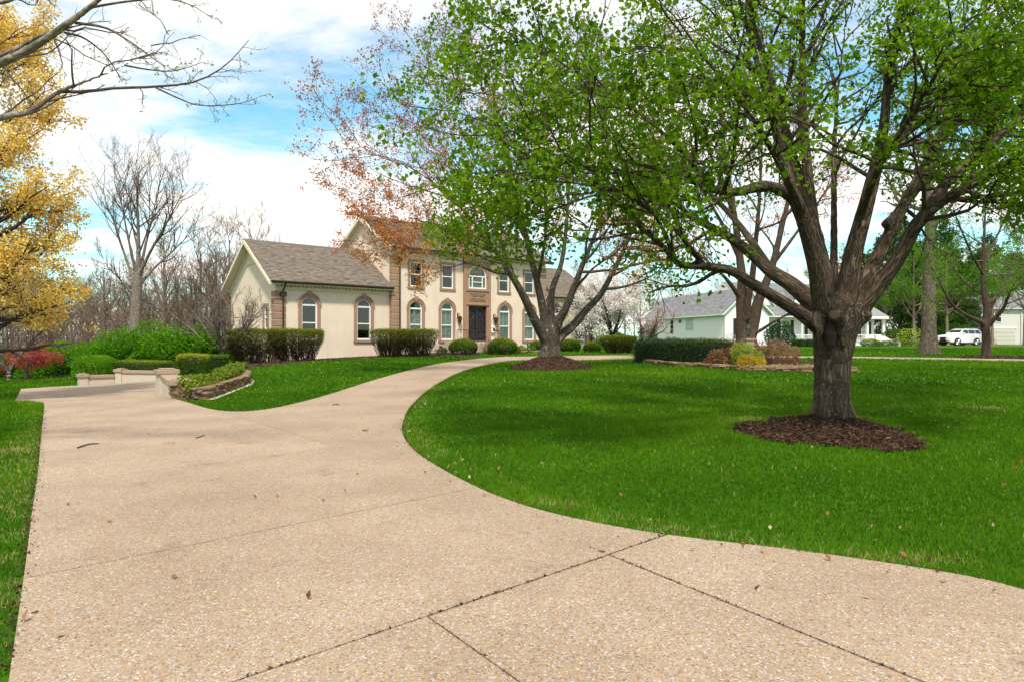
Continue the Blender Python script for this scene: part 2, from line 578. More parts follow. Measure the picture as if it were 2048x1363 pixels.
# ------------------------------------------------------------------ shared materials
def make_materials():
    # lawn soil and turf seen between the blades
    t = NT('turf')
    co = t.coord()
    a = t.noise(co, 0.35, 4, 0.6)
    b = t.noise(co, 9.0, 6, 0.7)
    c = t.noise(co, 70.0, 4, 0.7)
    col = t.mix(t.ramp(b, [(0.3, 0.0), (0.7, 1.0)]), (0.022, 0.075, 0.004), (0.055, 0.155, 0.007))
    col = t.mix(t.ramp(a, [(0.42, 0.0), (0.68, 0.8)]), col, (0.085, 0.20, 0.008))
    col = t.mix(t.ramp(c, [(0.35, 0.0), (0.75, 0.6)]), col, (0.035, 0.10, 0.005))
    t.principled(col, 0.95, t.bump(c, 0.6, 0.03), spec=0.1)

    # exposed aggregate concrete
    t = NT('aggregate')
    co = t.coord()
    cell = t.n('ShaderNodeTexVoronoi', feature='F1'); cell.inputs['Scale'].default_value = 92.0
    t.l(co, cell.inputs['Vector'])
    edge = t.voro(co, 92.0, 'DISTANCE_TO_EDGE')
    sep = t.n('ShaderNodeSeparateColor'); t.l(cell.outputs['Color'], sep.inputs[0])
    peb = t.ramp(sep.outputs[0], [(0.0, (0.404, 0.293, 0.185)), (0.16, (0.234, 0.143, 0.085)), (0.24, (0.460, 0.360, 0.262)), (0.42, (0.339, 0.246, 0.168)),
                                  (0.55, (0.501, 0.423, 0.345)), (0.68, (0.453, 0.285, 0.123)), (0.80, (0.379, 0.309, 0.250)), (0.94, (0.647, 0.585, 0.517)), (1.0, (0.339, 0.206, 0.098))],
                 'CONSTANT')
    cem = t.mix(t.noise(co, 30.0, 4), (0.282, 0.210, 0.152), (0.379, 0.297, 0.226))
    col = t.mix(t.ramp(edge, [(0.03, 0.0), (0.11, 1.0)]), cem, peb)
    big = t.noise(co, 0.55, 5, 0.6)
    col = t.mix(t.ramp(big, [(0.40, 0.0), (0.66, 1.0)]), col, t.mix(1.0, col, (0.82, 0.79, 0.77), 'MULTIPLY'))
    st = t.noise(co, 3.3, 6, 0.7)
    col = t.mix(t.ramp(st, [(0.58, 0.0), (0.76, 0.45)]), col, t.mix(1.0, col, (0.6, 0.55, 0.5), 'MULTIPLY'))
    # scattered oil and leaf stains
    sp = t.noise(co, 1.7, 3, 0.5)
    sp2 = t.noise(co, 9.0, 4, 0.6)
    spot = t.math('MULTIPLY', t.ramp(sp, [(0.63, 0.0), (0.70, 1.0)]), t.ramp(sp2, [(0.40, 0.0), (0.62, 0.55)]))
    col = t.mix(spot, col, t.mix(1.0, col, (0.52, 0.47, 0.43), 'MULTIPLY'))
    oi = t.n('ShaderNodeObjectInfo')
    col = t.mix(t.math('MULTIPLY', oi.outputs['Random'], 0.45), col, t.mix(1.0, col, (0.78, 0.75, 0.73), 'MULTIPLY'))
    t.principled(col, 0.85, t.bump(t.ramp(edge, [(0.0, 0.0), (0.25, 1.0)]), 0.45, 0.006), spec=0.25)

    # bark mulch
    t = NT('mulch')
    co = t.coord('Object', (1, 1, 1))
    v = t.voro(co, 55.0, 'F1', 'Color')
    s = t.n('ShaderNodeSeparateColor'); t.l(v, s.inputs[0])
    n = t.noise(co, 60.0, 5, 0.7)
    col = t.ramp(s.outputs[0], [(0.0, (0.016, 0.009, 0.006)), (0.4, (0.045, 0.025, 0.016)), (0.75, (0.08, 0.045, 0.028)), (1.0, (0.13, 0.075, 0.05))])
    t.principled(col, 0.95, t.bump(t.math('ADD', n, t.voro(co, 55.0)), 0.7, 0.02), spec=0.15)

    mat_leaf('mulch_chip', [(0.0, (0.02, 0.010, 0.006)), (0.5, (0.06, 0.034, 0.022)), (0.85, (0.11, 0.065, 0.042)), (1.0, (0.18, 0.12, 0.08))], 0.0, 0.0)
    mat_leaf('grass', [(0.0, (0.018, 0.068, 0.002)), (0.3, (0.048, 0.145, 0.005)), (0.6, (0.095, 0.225, 0.008)), (0.9, (0.165, 0.31, 0.012)), (0.95, (0.25, 0.33, 0.04)), (1.0, (0.46, 0.38, 0.16))], 0.45, 0.02)
    # leaf litter under the wood
    t = NT('woodland_soil')
    co = t.coord()
    n = t.noise(co, 2.0, 8, 0.7)
    n2 = t.noise(co, 25.0, 4, 0.7)
    col = t.mix(n2, (0.05, 0.034, 0.018), (0.15, 0.105, 0.06))
    col = t.mix(t.ramp(n, [(0.45, 0.0), (0.62, 0.8)]), col, (0.035, 0.09, 0.012))
    t.principled(col, 0.95, t.bump(n2, 0.8, 0.05), spec=0.1)
    mat_plain('joint', (0.035, 0.022, 0.013), 0.95, 0.5, 40, 0.8, 90)
    mat_plain('joint_fine', (0.16, 0.11, 0.075), 0.95, 0.4, 40, 0.5, 90)
    # stucco
    for nm, c in (('stucco', (0.75, 0.62, 0.485)), ('stucco_wall', (0.50, 0.44, 0.365)), ('stucco_brown', (0.35, 0.218, 0.145)), ('coping', (0.35, 0.255, 0.185))):
        t = NT(nm)
        co = t.coord()
        a = t.noise(co, 0.8, 5, 0.6); b = t.noise(co, 55.0, 5, 0.7)
        stn = t.noise(t.coord('Object', (2.0, 2.0, 0.25)), 1.3, 5, 0.6)
        col = t.mix(t.ramp(a, [(0.3, 0.0), (0.75, 1.0)]), tuple(x * 0.93 for x in c), tuple(min(1, x * 1.04) for x in c))
        col = t.mix(t.ramp(stn, [(0.52, 0.0), (0.8, 0.5)]), col, tuple(x * 0.8 for x in c))
        t.principled(col, 0.9, t.bump(b, 0.35, 0.012), spec=0.2)
    mat_plain('cream_trim', (0.74, 0.65, 0.50), 0.6, 0.05)
    mat_plain('white_paint', (0.80, 0.79, 0.75), 0.5, 0.04)
    mat_plain('brown_metal', (0.045, 0.026, 0.018), 0.45, 0.2, spec=0.5)
    mat_plain('iron', (0.018, 0.015, 0.015), 0.5, 0.25, spec=0.5)
    mat_plain('copper_lamp', (0.09, 0.045, 0.025), 0.4, 0.3, metal=0.4)
    mat_plain('louver', (0.62, 0.60, 0.53), 0.5, 0.05)
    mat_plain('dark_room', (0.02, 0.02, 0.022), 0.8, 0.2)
    t = NT('glass')
    g = t.n('ShaderNodeBsdfGlossy'); g.inputs['Roughness'].default_value = 0.03; g.inputs[0].default_value = (0.9, 0.95, 0.95, 1)
    tr = t.n('ShaderNodeBsdfTransparent'); tr.inputs[0].default_value = (0.72, 0.78, 0.75, 1)
    lw = t.n('ShaderNodeLayerWeight'); lw.inputs[0].default_value = 0.5
    m = t.n('ShaderNodeMixShader')
    t.l(t.math('ADD', t.math('MULTIPLY', t.math('POWER', lw.outputs['Facing'], 4.0), 0.7), 0.055, True), m.inputs[0])
    t.l(tr.outputs[0], m.inputs[1]); t.l(g.outputs[0], m.inputs[2]); t.l(m.outputs[0], t.out.inputs[0])
    # roofing: colour per shingle tab
    for nm, st in (('shingle', [(0.0, (0.115, 0.090, 0.070)), (0.35, (0.175, 0.140, 0.110)), (0.7, (0.225, 0.185, 0.148)), (1.0, (0.29, 0.24, 0.195))]),
                   ('shingle_grey', [(0.0, (0.15, 0.155, 0.165)), (0.4, (0.22, 0.225, 0.235)), (0.8, (0.29, 0.295, 0.30)), (1.0, (0.37, 0.37, 0.37))])):
        t = NT(nm)
        co = t.coord()
        col = t.ramp(t.attr('rnd'), st)
        n = t.noise(co, 45.0, 4, 0.7)
        col = t.mix(t.ramp(n, [(0.35, 0.35), (0.7, 0.0)]), col, (0.09, 0.08, 0.07))
        t.principled(col, 0.95, t.bump(n, 0.5, 0.01), spec=0.15)
    t = NT('fieldstone')
    co = t.coord()
    oi = t.n('ShaderNodeObjectInfo')
    base = t.ramp(oi.outputs['Random'], [(0.0, (0.19, 0.115, 0.062)), (0.25, (0.33, 0.215, 0.125)), (0.5, (0.15, 0.10, 0.068)), (0.7, (0.40, 0.285, 0.175)), (0.85, (0.26, 0.15, 0.08)), (1.0, (0.30, 0.25, 0.20))])
    n = t.noise(co, 7.0, 6, 0.7)
    col = t.mix(t.ramp(n, [(0.35, 0.0), (0.7, 0.7)]), base, t.mix(1.0, base, (0.45, 0.42, 0.40), 'MULTIPLY'))
    t.principled(col, 0.9, t.bump(t.noise(co, 20, 6, 0.7), 0.7, 0.02), spec=0.2)
    mat_plain('flagstone', (0.44, 0.36, 0.29), 0.9, 0.3, 5.0, 0.5, 25)
    mat_plain('gravel_pale', (0.52, 0.44, 0.33), 0.95, 0.4, 22.0, 0.9, 50)


make_materials()

# ------------------------------------------------------------------ ground
def build_ground():
    xs = np.unique(np.concatenate([np.arange(-24, 24.1, 1.0), np.arange(-60, 60.1, 3.0), np.linspace(-900, -60, 36), np.linspace(60, 900, 36)]))
    ys = np.unique(np.concatenate([np.arange(-12, 56.1, 1.0), np.arange(56, 110.1, 3.0), np.linspace(-200, -12, 12), np.linspace(110, 1600, 40)]))
    X, Y = np.meshgrid(xs, ys)
    Z = T(np.clip(X, -300, 300), np.clip(Y, -100, 320))
    V = np.stack([X.ravel(), Y.ravel(), Z.ravel()], 1)
    nx, ny = len(xs), len(ys)
    i = np.arange(nx * ny).reshape(ny, nx)
    F = np.stack([i[:-1, :-1], i[:-1, 1:], i[1:, 1:], i[1:, :-1]], -1).reshape(-1, 4)
    o = np_mesh('ground', V, [F], 'turf', smooth=True)
    tag(o, kind='structure')


build_ground()

# ------------------------------------------------------------------ driveway
left_edge = [(22, 1340), (38, 1230), (52, 1130), (64, 1030), (76, 950), (83, 870), (89, 812)]
LE = GL(left_edge)
LE_near = np.array([(-1.65, 2.15), (-1.0, 1.0), (-0.5, -2.0), (-0.2, -7.0)])
pad = GL([(86, 805), (58, 801.5), (30, 801), (42, 778), (100, 774), (158, 771)])
pad_far = GL([(230, 766.5), (318, 761)])
# the pad runs on behind the low wall to the lower side of the house
pad_hidden = np.array([(-13.6, 27.4), (-12.5, 25.6), (-11.5, 22.8), (-10.75, 21.0)])
front = smooth_line(GL([(347, 797.5), (376, 806), (412, 817), (450, 823.5), (500, 823.5), (560, 815), (640, 795), (700, 776), (760, 757), (830, 738), (900, 724), (960, 717), (1010, 713.5)]), 4)
far_arc = np.array([(1.8, 42.0), (4.8, 42.6), (8.5, 42.2), (13.0, 40.6), (18, 38.2), (24.5, 34.6), (32, 29.0), (40, 22)])
near_arc = np.array([(38.6, 20.2), (31.0, 27.0), (24.0, 32.6), (18, 35.9), (13.0, 37.6), (9.4, 38.3), (6.2, 37.2)])
right_edge = smooth_line(np.vstack([GL([(1160, 720.5), (1100, 720), (1035, 720.5), (985, 727), (930, 741), (890, 759), (850, 785), (820, 815), (806, 845), (806, 872), (830, 905), (890, 945), (960, 981), (1024, 1007), (1100, 1030), (1200, 1052), (1330, 1075), (1500, 1096), (1600, 1108), (1800, 1137), (1950, 1163), (2046, 1187)])]), 4)
near_tail = np.array([(4.4, 3.55), (6.5, 2.75), (10, 1.7), (16, 0.6), (16, -7)])
DRIVE = np.vstack([LE_near[::-1], LE, pad, pad_far, pad_hidden, front, far_arc, near_arc, right_edge, near_tail])
DRIVE_DZ = 0.03


def clip(poly, p, q, side, off=0.0):
    """Part of a plan polygon on one side of the line p-q."""
    p, q = np.asarray(p, float), np.asarray(q, float)
    d = (q - p) / np.hypot(*(q - p))
    n = np.array([-d[1], d[0]]) * side
    s = (poly - p) @ n - off
    out = []
    m = len(poly)
    for i in range(m):
        a, b, sa, sb = poly[i], poly[(i + 1) % m], s[i], s[(i + 1) % m]
        if sa >= 0:
            out.append(a)
        if (sa >= 0) != (sb >= 0):
            out.append(a + (b - a) * sa / (sa - sb))
    return np.array(out)


def build_drive():
    bed = sheet('driveway', densify(DRIVE, .8), 0.018, 'joint', step=1.0)
    tag(bed, kind='structure')
    A = GL([(505, 1362), (1335, 1075)]); B = GL([(856, 1243), (1020, 1362)]); C = GL([(1219, 1117), (1814, 1362)])
    D = GL([(50, 1164), (925, 985)]); E = GL([(75, 975), (700, 892)]); Fl = GL([(452, 829), (625, 882)])
    H = GL([(700, 776), (838, 795)]); I = GL([(845, 734), (935, 739)])

    def cut(pieces, L, w, pick=None):
        res = []
        for nm, P in pieces:
            if pick and not nm.startswith(pick):
                res.append((nm, P)); continue
            a, b = clip(P, L[0], L[1], 1, w / 2), clip(P, L[0], L[1], -1, w / 2)
            if len(a) > 2:
                res.append((nm + 'f', a))
            if len(b) > 2:
                res.append((nm + 'n', b))
        return res
    ps = cut([('s', DRIVE)], A, 0.020)
    ps = cut(ps, B, 0.014, 'sn')
    # the near part right of B is split again
    out = []
    for nm, P in ps:
        c = P.mean(0)
        if nm.startswith('sn') and (clip(P, C[0], C[1], 1).shape[0] > 2) and (clip(P, C[0], C[1], -1).shape[0] > 2) and c[0] > 0.2:
            out += cut([(nm, P)], C, 0.016)
        else:
            out.append((nm, P))
    ps = cut(out, D, 0.010, 'sf')
    ps = cut(ps, E, 0.010, 'sff')
    ps = cut(ps, Fl, 0.009, 'sfff')
    ps = cut(ps, H, 0.008, 'sffff') if False else ps
    n = 0
    for nm, P in ps:
        keep = [P[0]]
        for p in P[1:]:
            if np.hypot(*(p - keep[-1])) > 0.004:
                keep.append(p)
        P = densify(np.array(keep), 0.6)
        x, y = P[:, 0], P[:, 1]
        area = abs(0.5 * np.sum(x * np.roll(y, -1) - y * np.roll(x, -1)))
        if area < 0.15:
            continue
        sheet('slab', P, DRIVE_DZ + RNG.uniform(-0.002, 0.002), 'aggregate', bed, step=0.8, skirt=0.03, within=DRIVE)
        n += 1
    # dead leaves and grit caught in the open joints
    V, F, r = [], [], []
    for L, cnt in ((A, 240), (B, 55), (C, 150)):
        for k in range(cnt):
            p = L[0] + (L[1] - L[0]) * RNG.uniform(-0.1, 1.0) + RNG.normal(0, 0.007, 2)
            z = T(p[0], p[1]) + DRIVE_DZ + RNG.uniform(-0.004, 0.004)
            s = RNG.uniform(0.004, 0.010)
            d = RNG.normal(0, 1, (2, 3)) * s
            b = len(V)
            c = np.array([p[0], p[1], z])
            V += [c - d[0], c + d[1] * .6, c + d[0], c - d[1] * .6]
            F.append((b, b + 1, b + 2, b + 3)); r.append(RNG.uniform(0.3, 1))
    o = np_mesh('joint_debris', V, [np.array(F)], 'mulch_chip', bed, fattr={'rnd': r})
    o['kind'] = 'stuff'


build_drive()

# ------------------------------------------------------------------ plan of the house (used by beds and grass too)
HO = np.array([-13.93, 40.2]); HD = np.array([0.7584, 0.652]); HN = np.array([-0.652, 0.7584])
HROT = math.atan2(HD[1], HD[0])


def HW(u, v):
    return HO + HD * u + HN * v


# ------------------------------------------------------------------ mulch, beds
BEDS = []                                        # plan outlines without grass


def chips(name, poly, n, hf, dz, size, parent, mat='mulch_chip'):
    lo, hi = poly.min(0), poly.max(0)
    P = RNG.uniform(lo, hi, (n * 3, 2))
    P = P[in_poly(P, poly)][:n]
    n = len(P)
    z = T(P[:, 0], P[:, 1]) + dz + (hf(P[:, 0], P[:, 1]) if hf else 0) + RNG.uniform(0.0, 0.02, n)
    c = np.column_stack([P, z])
    d = RNG.normal(0, 1, (n, 3)) * np.array([1, 1, .25]); d /= np.linalg.norm(d, axis=1)[:, None]
    e = np.cross(d, RNG.normal(0, 1, (n, 3)) * .4 + np.array([0, 0, 1])); e /= np.linalg.norm(e, axis=1)[:, None]
    L = RNG.uniform(.5, 1.4, n)[:, None] * size; W = RNG.uniform(.15, .4, n)[:, None] * size
    V = np.stack([c - d * L - e * W, c + d * L - e * W, c + d * L + e * W, c - d * L + e * W], 1).reshape(-1, 3)
    o = np_mesh(name, V, [np.arange(4 * n).reshape(n, 4)], mat, parent, fattr={'rnd': RNG.uniform(0, 1, n)})
    o['kind'] = 'stuff'
    return o


def mound_fun(poly, h, power=1.0, peak=None):
    c = np.asarray(peak) if peak is not None else poly.mean(0)

    def f(x, y):
        P = np.stack([np.atleast_1d(x), np.atleast_1d(y)], 1)
        dd = np.full(len(P), 1e9)
        for i in range(len(poly)):
            a, b = poly[i], poly[(i + 1) % len(poly)]
            ab = b - a
            t = np.clip(((P - a) @ ab) / (ab @ ab + 1e-12), 0, 1)
            dd = np.minimum(dd, np.hypot(*(P - a - t[:, None] * ab).T))
        rc = np.hypot(*(P - c).T)
        s = dd / (dd + rc + 1e-6)
        return h * s ** power
    return f


def ragged(poly, amp):
    p = smooth_line(poly, 8, True)
    n = len(p)
    w = sum(RNG.normal(0, 1) * np.sin(np.arange(n) * 2 * np.pi * k / n + RNG.uniform(0, 6.3)) / k ** 0.4 for k in range(5, 34))
    c = p.mean(0)
    d = p - c
    return c + d * (1 + amp * w[:, None] / np.hypot(*d.T)[:, None] * 0.35)


def mulch_ring(name, outline, h, label, nchip, csize, peak=None, power=0.9, amp=0.06):
    poly = ragged(np.asarray(outline, float), amp)
    hf = mound_fun(poly, h, power, peak)
    o = sheet(name, poly, 0.02, 'mulch', step=0.22, hfun=hf)
    tag(o, label, 'mulch')
    chips('bark_chips', poly, nchip, hf, 0.025, csize, o)
    c0 = poly.mean(0)
    chips('bark_chips', c0 + (poly - c0) * 1.07, nchip // 5, None, 0.035, csize, o)
    BEDS.append(poly)
    return poly, hf


HERO = np.array([5.72, 12.2])
m1, hf1 = mulch_ring('mulch_mound', GL([(1466, 857), (1500, 873), (1560, 884), (1640, 892), (1740, 898), (1790, 908), (1842, 888), (1815, 868), (1760, 851), (1690, 838), (1600, 836), (1525, 842)]),
                     0.17, 'wide low ring of dark mulch around the big foreground tree', 6500, 0.028, HERO, amp=.16)
CT = np.array([1.62, 28.3])
m2, hf2 = mulch_ring('mulch_mound', [(CT[0] - 1.75, CT[1] - .4), (CT[0] - 1.2, CT[1] - 1.5), (CT[0], CT[1] - 2.0), (CT[0] + 1.2, CT[1] - 1.5), (CT[0] + 1.75, CT[1] - .3), (CT[0] + 1.3, CT[1] + 1.2), (CT[0], CT[1] + 1.6), (CT[0] - 1.3, CT[1] + 1.2)],
                     0.62, 'steep dark mulch mound under the many-stemmed tree before the house', 3000, 0.04, CT, 0.85)
YT = np.array([24.7, 35.6])
m3, hf3 = mulch_ring('mulch_mound', [(YT[0] - 1.6, YT[1] - .2), (YT[0] - .6, YT[1] - 1.0), (YT[0] + 1, YT[1] - 1.1), (YT[0] + 2.6, YT[1] - .7), (YT[0] + 2.4, YT[1] + .7), (YT[0], YT[1] + 1)],
                     0.16, 'thin mulch ring under the slender tree before the white car', 900, 0.05, YT)

# planting bed along the front of the house
house_bed = np.vstack([GL([(470, 742), (520, 733), (580, 727), (640, 722), (720, 716.5), (800, 713.5), (880, 712), (955, 710.5)]), [HW(13.2, -2.6)], [HW(13.2, 0.0)], [HW(-0.2, 0.0)], [HW(-2.5, 0.5)]])
o = sheet('planting_bed', house_bed, 0.03, 'mulch', step=0.8)
tag(o, 'brown mulch bed running along the base of the cream house', 'bed')
chips('bark_chips', house_bed, 2500, None, 0.035, 0.05, o)
BEDS.append(house_bed)
door_bed = np.array([HW(15.6, -0.05), HW(15.6, -3.2), HW(16.4, -4.1), HW(18.5, -3.9), HW(21.0, -3.3), HW(21.2, -0.05)])
o = sheet('planting_bed', door_bed, 0.05, 'mulch', step=0.8)
tag(o, 'small mulch bed behind the stone kerb beside the entrance steps', 'bed')
BEDS.append(door_bed)

def ivy_h(x, y):
    k = np.clip((-7.9 - x) / 1.6, 0, 1) * np.clip((31.0 - y) / 5.0, 0, 1)
    return .36 * k * k * (3 - 2 * k)


# ivy bed left, behind the retaining wall, and woodland floor
IVY = np.vstack([GL([(352, 797), (378, 801), (402, 797.5), (428, 789.5), (455, 779.5), (480, 769.5), (489, 761), (482, 753), (470, 742)]), [HW(-2.5, .5)], [(-15.4, 38.0)], [(-14.2, 33.0)], [(-11.6, 30.0)], [(-10.5, 24)], [(-10.0, 20.8)]])
o = sheet('planting_bed', densify(IVY, .4), 0.02, 'mulch', step=0.4, hfun=lambda x, y: ivy_h(x, y))
tag(o, 'ivy-covered raised bed between stone wall and cream house', 'bed')
BEDS.append(IVY)
WOOD = np.array([(-17.5, 31), (-22, 36.0), (-28, 38.5), (-40, 40), (-90, 60), (-120, 140), (-8, 140), (-8, 62), (-18.5, 48), (-15.5, 38.5), (-15.0, 33.5)])
o = sheet('woodland_floor', WOOD, 0.02, 'woodland_soil', step=5.0)
tag(o, kind='structure')
BEDS.append(WOOD)
# right bed with stone edging
RB_edge = smooth_line(GL([(1281, 724), (1300, 727), (1340, 731), (1400, 734.5), (1460, 738.5), (1520, 741.5), (1580, 743.5), (1640, 744.5), (1700, 743)]), 5)
RIGHT_BED = np.vstack([RB_edge, [(13.6, 27.5), (14.0, 31.0), (12.5, 35.0), (9.5, 36.8), (6.9, 36.0)]])
o = sheet('planting_bed', RIGHT_BED, 0.06, 'mulch', step=0.5)
tag(o, 'raised mulch bed with clipped hedge inside the stone edging on the lawn', 'bed')
chips('bark_chips', RIGHT_BED, 3000, None, 0.07, 0.045, o)
BEDS.append(RIGHT_BED)
HOUSE_FOOT = np.array([HW(-.2, 0), HW(28, 0), HW(28, 9), HW(-.2, 9)])
BEDS.append(HOUSE_FOOT)

# ------------------------------------------------------------------ grass blades
def build_grass():
    LE_f = smooth_line(np.vstack([LE_near[::-1], LE, pad[:2]]), 8)
    DRY = [(G(1975, 816), np.array([.42, .30])), (G(1110, 1010), np.array([.25, .12])), (G(1830, 1120), np.array([.35, .12])), (G(1500, 836), np.array([.3, .25])), (G(20, 1190), np.array([.18, .3])), (G(30, 900), np.array([.3, .4]))]
    bands = [(2.6, 5.0, 5200, .0042, .042), (5.0, 8.0, 3400, .0055, .044), (8.0, 13.0, 1650, .0085, .048), (13.0, 20.0, 620, .014, .054), (20.0, 32.0, 190, .026, .068), (32.0, 60.0, 36, .05, .08)]
    Vs, rs = [], []
    for y0, y1, den, w, h in bands:
        xm = .80 * y1 + 1.2
        n = int(den * 2 * xm * (y1 - y0))
        P = np.column_stack([RNG.uniform(-xm, xm, n), RNG.uniform(y0, y1, n)])
        P = P[np.abs(P[:, 0]) < .80 * P[:, 1] + 1.2]
        ok = ~in_poly(P, DRIVE)
        for b in BEDS:
            lo, hi = b.min(0), b.max(0)
            m = ok & (P[:, 0] > lo[0]) & (P[:, 0] < hi[0]) & (P[:, 1] > lo[1]) & (P[:, 1] < hi[1])
            ii = np.nonzero(m)[0]
            ok[ii[in_poly(P[ii], b)]] = False
        P = P[ok]
        n = len(P)
        # patchiness: low frequency waves decide tone and height
        ph = np.zeros(n)
        for k in range(7):
            f = np.array([math.cos(k * 1.9), math.sin(k * 1.9)]) * (0.35 * 1.55 ** k)
            ph += np.sin(P @ f + k * 2.1) / (1 + .35 * k)
        ph = ph / 3.0
        fine = np.sin(P[:, 0] * 11 + 3 * np.sin(P[:, 1] * 7)) * np.sin(P[:, 1] * 13 + 2 * np.sin(P[:, 0] * 9))
        ph = ph + .22 * fine
        z = T(P[:, 0], P[:, 1]) - 0.004
        c = np.column_stack([P, z])
        a = RNG.uniform(0, 2 * np.pi, n)
        side = np.column_stack([np.cos(a), np.sin(a), np.zeros(n)])
        hh = h * RNG.uniform(.55, 1.25, n) * (1 + .18 * ph)
        ww = w * RNG.uniform(.7, 1.2, n)
        la = RNG.uniform(0, 2 * np.pi, n); lm = RNG.uniform(.1, .75, n) * hh
        tip = c + np.column_stack([np.cos(la) * lm, np.sin(la) * lm, hh])
        Vs.append(np.stack([c - side * ww[:, None], c + side * ww[:, None], tip], 1).reshape(-1, 3))
        r = .44 + .26 * ph + RNG.normal(0, .14, n)
        dry = RNG.uniform(0, 1, n) < .012
        for pc, pr in DRY:
            dry |= RNG.uniform(0, 1, n) < .45 * np.exp(-(((P - pc) / pr) ** 2).sum(1))
        # thin, partly dry turf with bare soil along the driveway edge
        if y0 < 18:
            de = np.full(n, 9.0)
            for e in (right_edge, LE_f):
                for i in range(0, n, 60000):
                    q = P[i:i + 60000]
                    de[i:i + 60000] = np.minimum(de[i:i + 60000], np.sqrt(((q[:, None] - e[None]) ** 2).sum(-1)).min(1))
            patch = np.sin(P[:, 0] * 3.1 + P[:, 1] * 1.7) + np.sin(P[:, 0] * 7.3 - P[:, 1] * 5.9) * .7
            dry |= RNG.uniform(0, 1, n) < np.clip(.30 - de * .55, 0, .3) * (patch > -.1)
            gone = RNG.uniform(0, 1, n) < np.clip(.95 - de * (5 + 5 * (patch < .4)), 0, .9)
            r = np.where(de < .5, r + .12, r)
            Vs[-1] = Vs[-1].reshape(n, 3, 3)[~gone].reshape(-1, 3)
            r = r[~gone]; dry = dry[~gone]
        r = np.clip(r, 0, .93)
        r[dry] = 1.0
        rs.append(r)
    V = np.concatenate(Vs); r = np.concatenate(rs)
    o = np_mesh('lawn_grass', V, [np.arange(len(V)).reshape(-1, 3)], 'grass', fattr={'rnd': r})
    tag(o, 'short mown green grass covering the lawns on both sides of the driveway', 'grass', kind='stuff')
    print('grass blades', len(r))


build_grass()

# ------------------------------------------------------------------ the cream house
def wall_holes(name, outline, holes, y, depth, mat, parent, axis='y'):
    """Wall face with real openings and their reveals. 2D points are (p, z); the face stands at y, reveals run to y+depth."""
    vs, es = [], []
    for loop in [outline] + holes:
        b = len(vs); m = len(loop)
        vs += [Vector(p) for p in loop]
        es += [(b + i, b + (i + 1) % m) for i in range(m)]
    ov, oe, of, *_ = delaunay_2d_cdt(vs, es, [], 1, 1e-5)
    P = np.array([(v[0], v[1]) for v in ov])
    F = np.array([f for f in of if len(f) == 3], int)
    cen = P[F].mean(1)
    keep = np.ones(len(F), bool)
    for h in holes:
        keep &= ~in_poly(cen, np.array(h))
    F = F[keep]

    def w(p, s):
        return (p[0], s, p[1]) if axis == 'y' else (s, p[0], p[1])
    V = [w(p, y) for p in P]
    Q = []
    for h in holes:
        b = len(V); m = len(h)
        V += [w(p, y) for p in h] + [w(p, y + depth) for p in h]
        Q += [(b + i, b + (i + 1) % m, b + m + (i + 1) % m, b + m + i) for i in range(m)]
    return np_mesh(name, np.array(V), [F] + ([np.array(Q)] if Q else []), mat, parent)


def arch_pts(u, z0, zs, w, n=14):
    """Outline of an arched opening: centre u, bottom z0, spring zs, width w."""
    r = w / 2
    return [(u - r, z0), (u + r, z0)] + [(u + r * math.cos(a), zs + r * math.sin(a)) for a in np.linspace(0, math.pi, n)]


def u_shape(u, z0, zs, w, n=14):
    r = w / 2
    return [(u + r, z0)] + [(u + r * math.cos(a), zs + r * math.sin(a)) for a in np.linspace(0, math.pi, n)] + [(u - r, z0)]


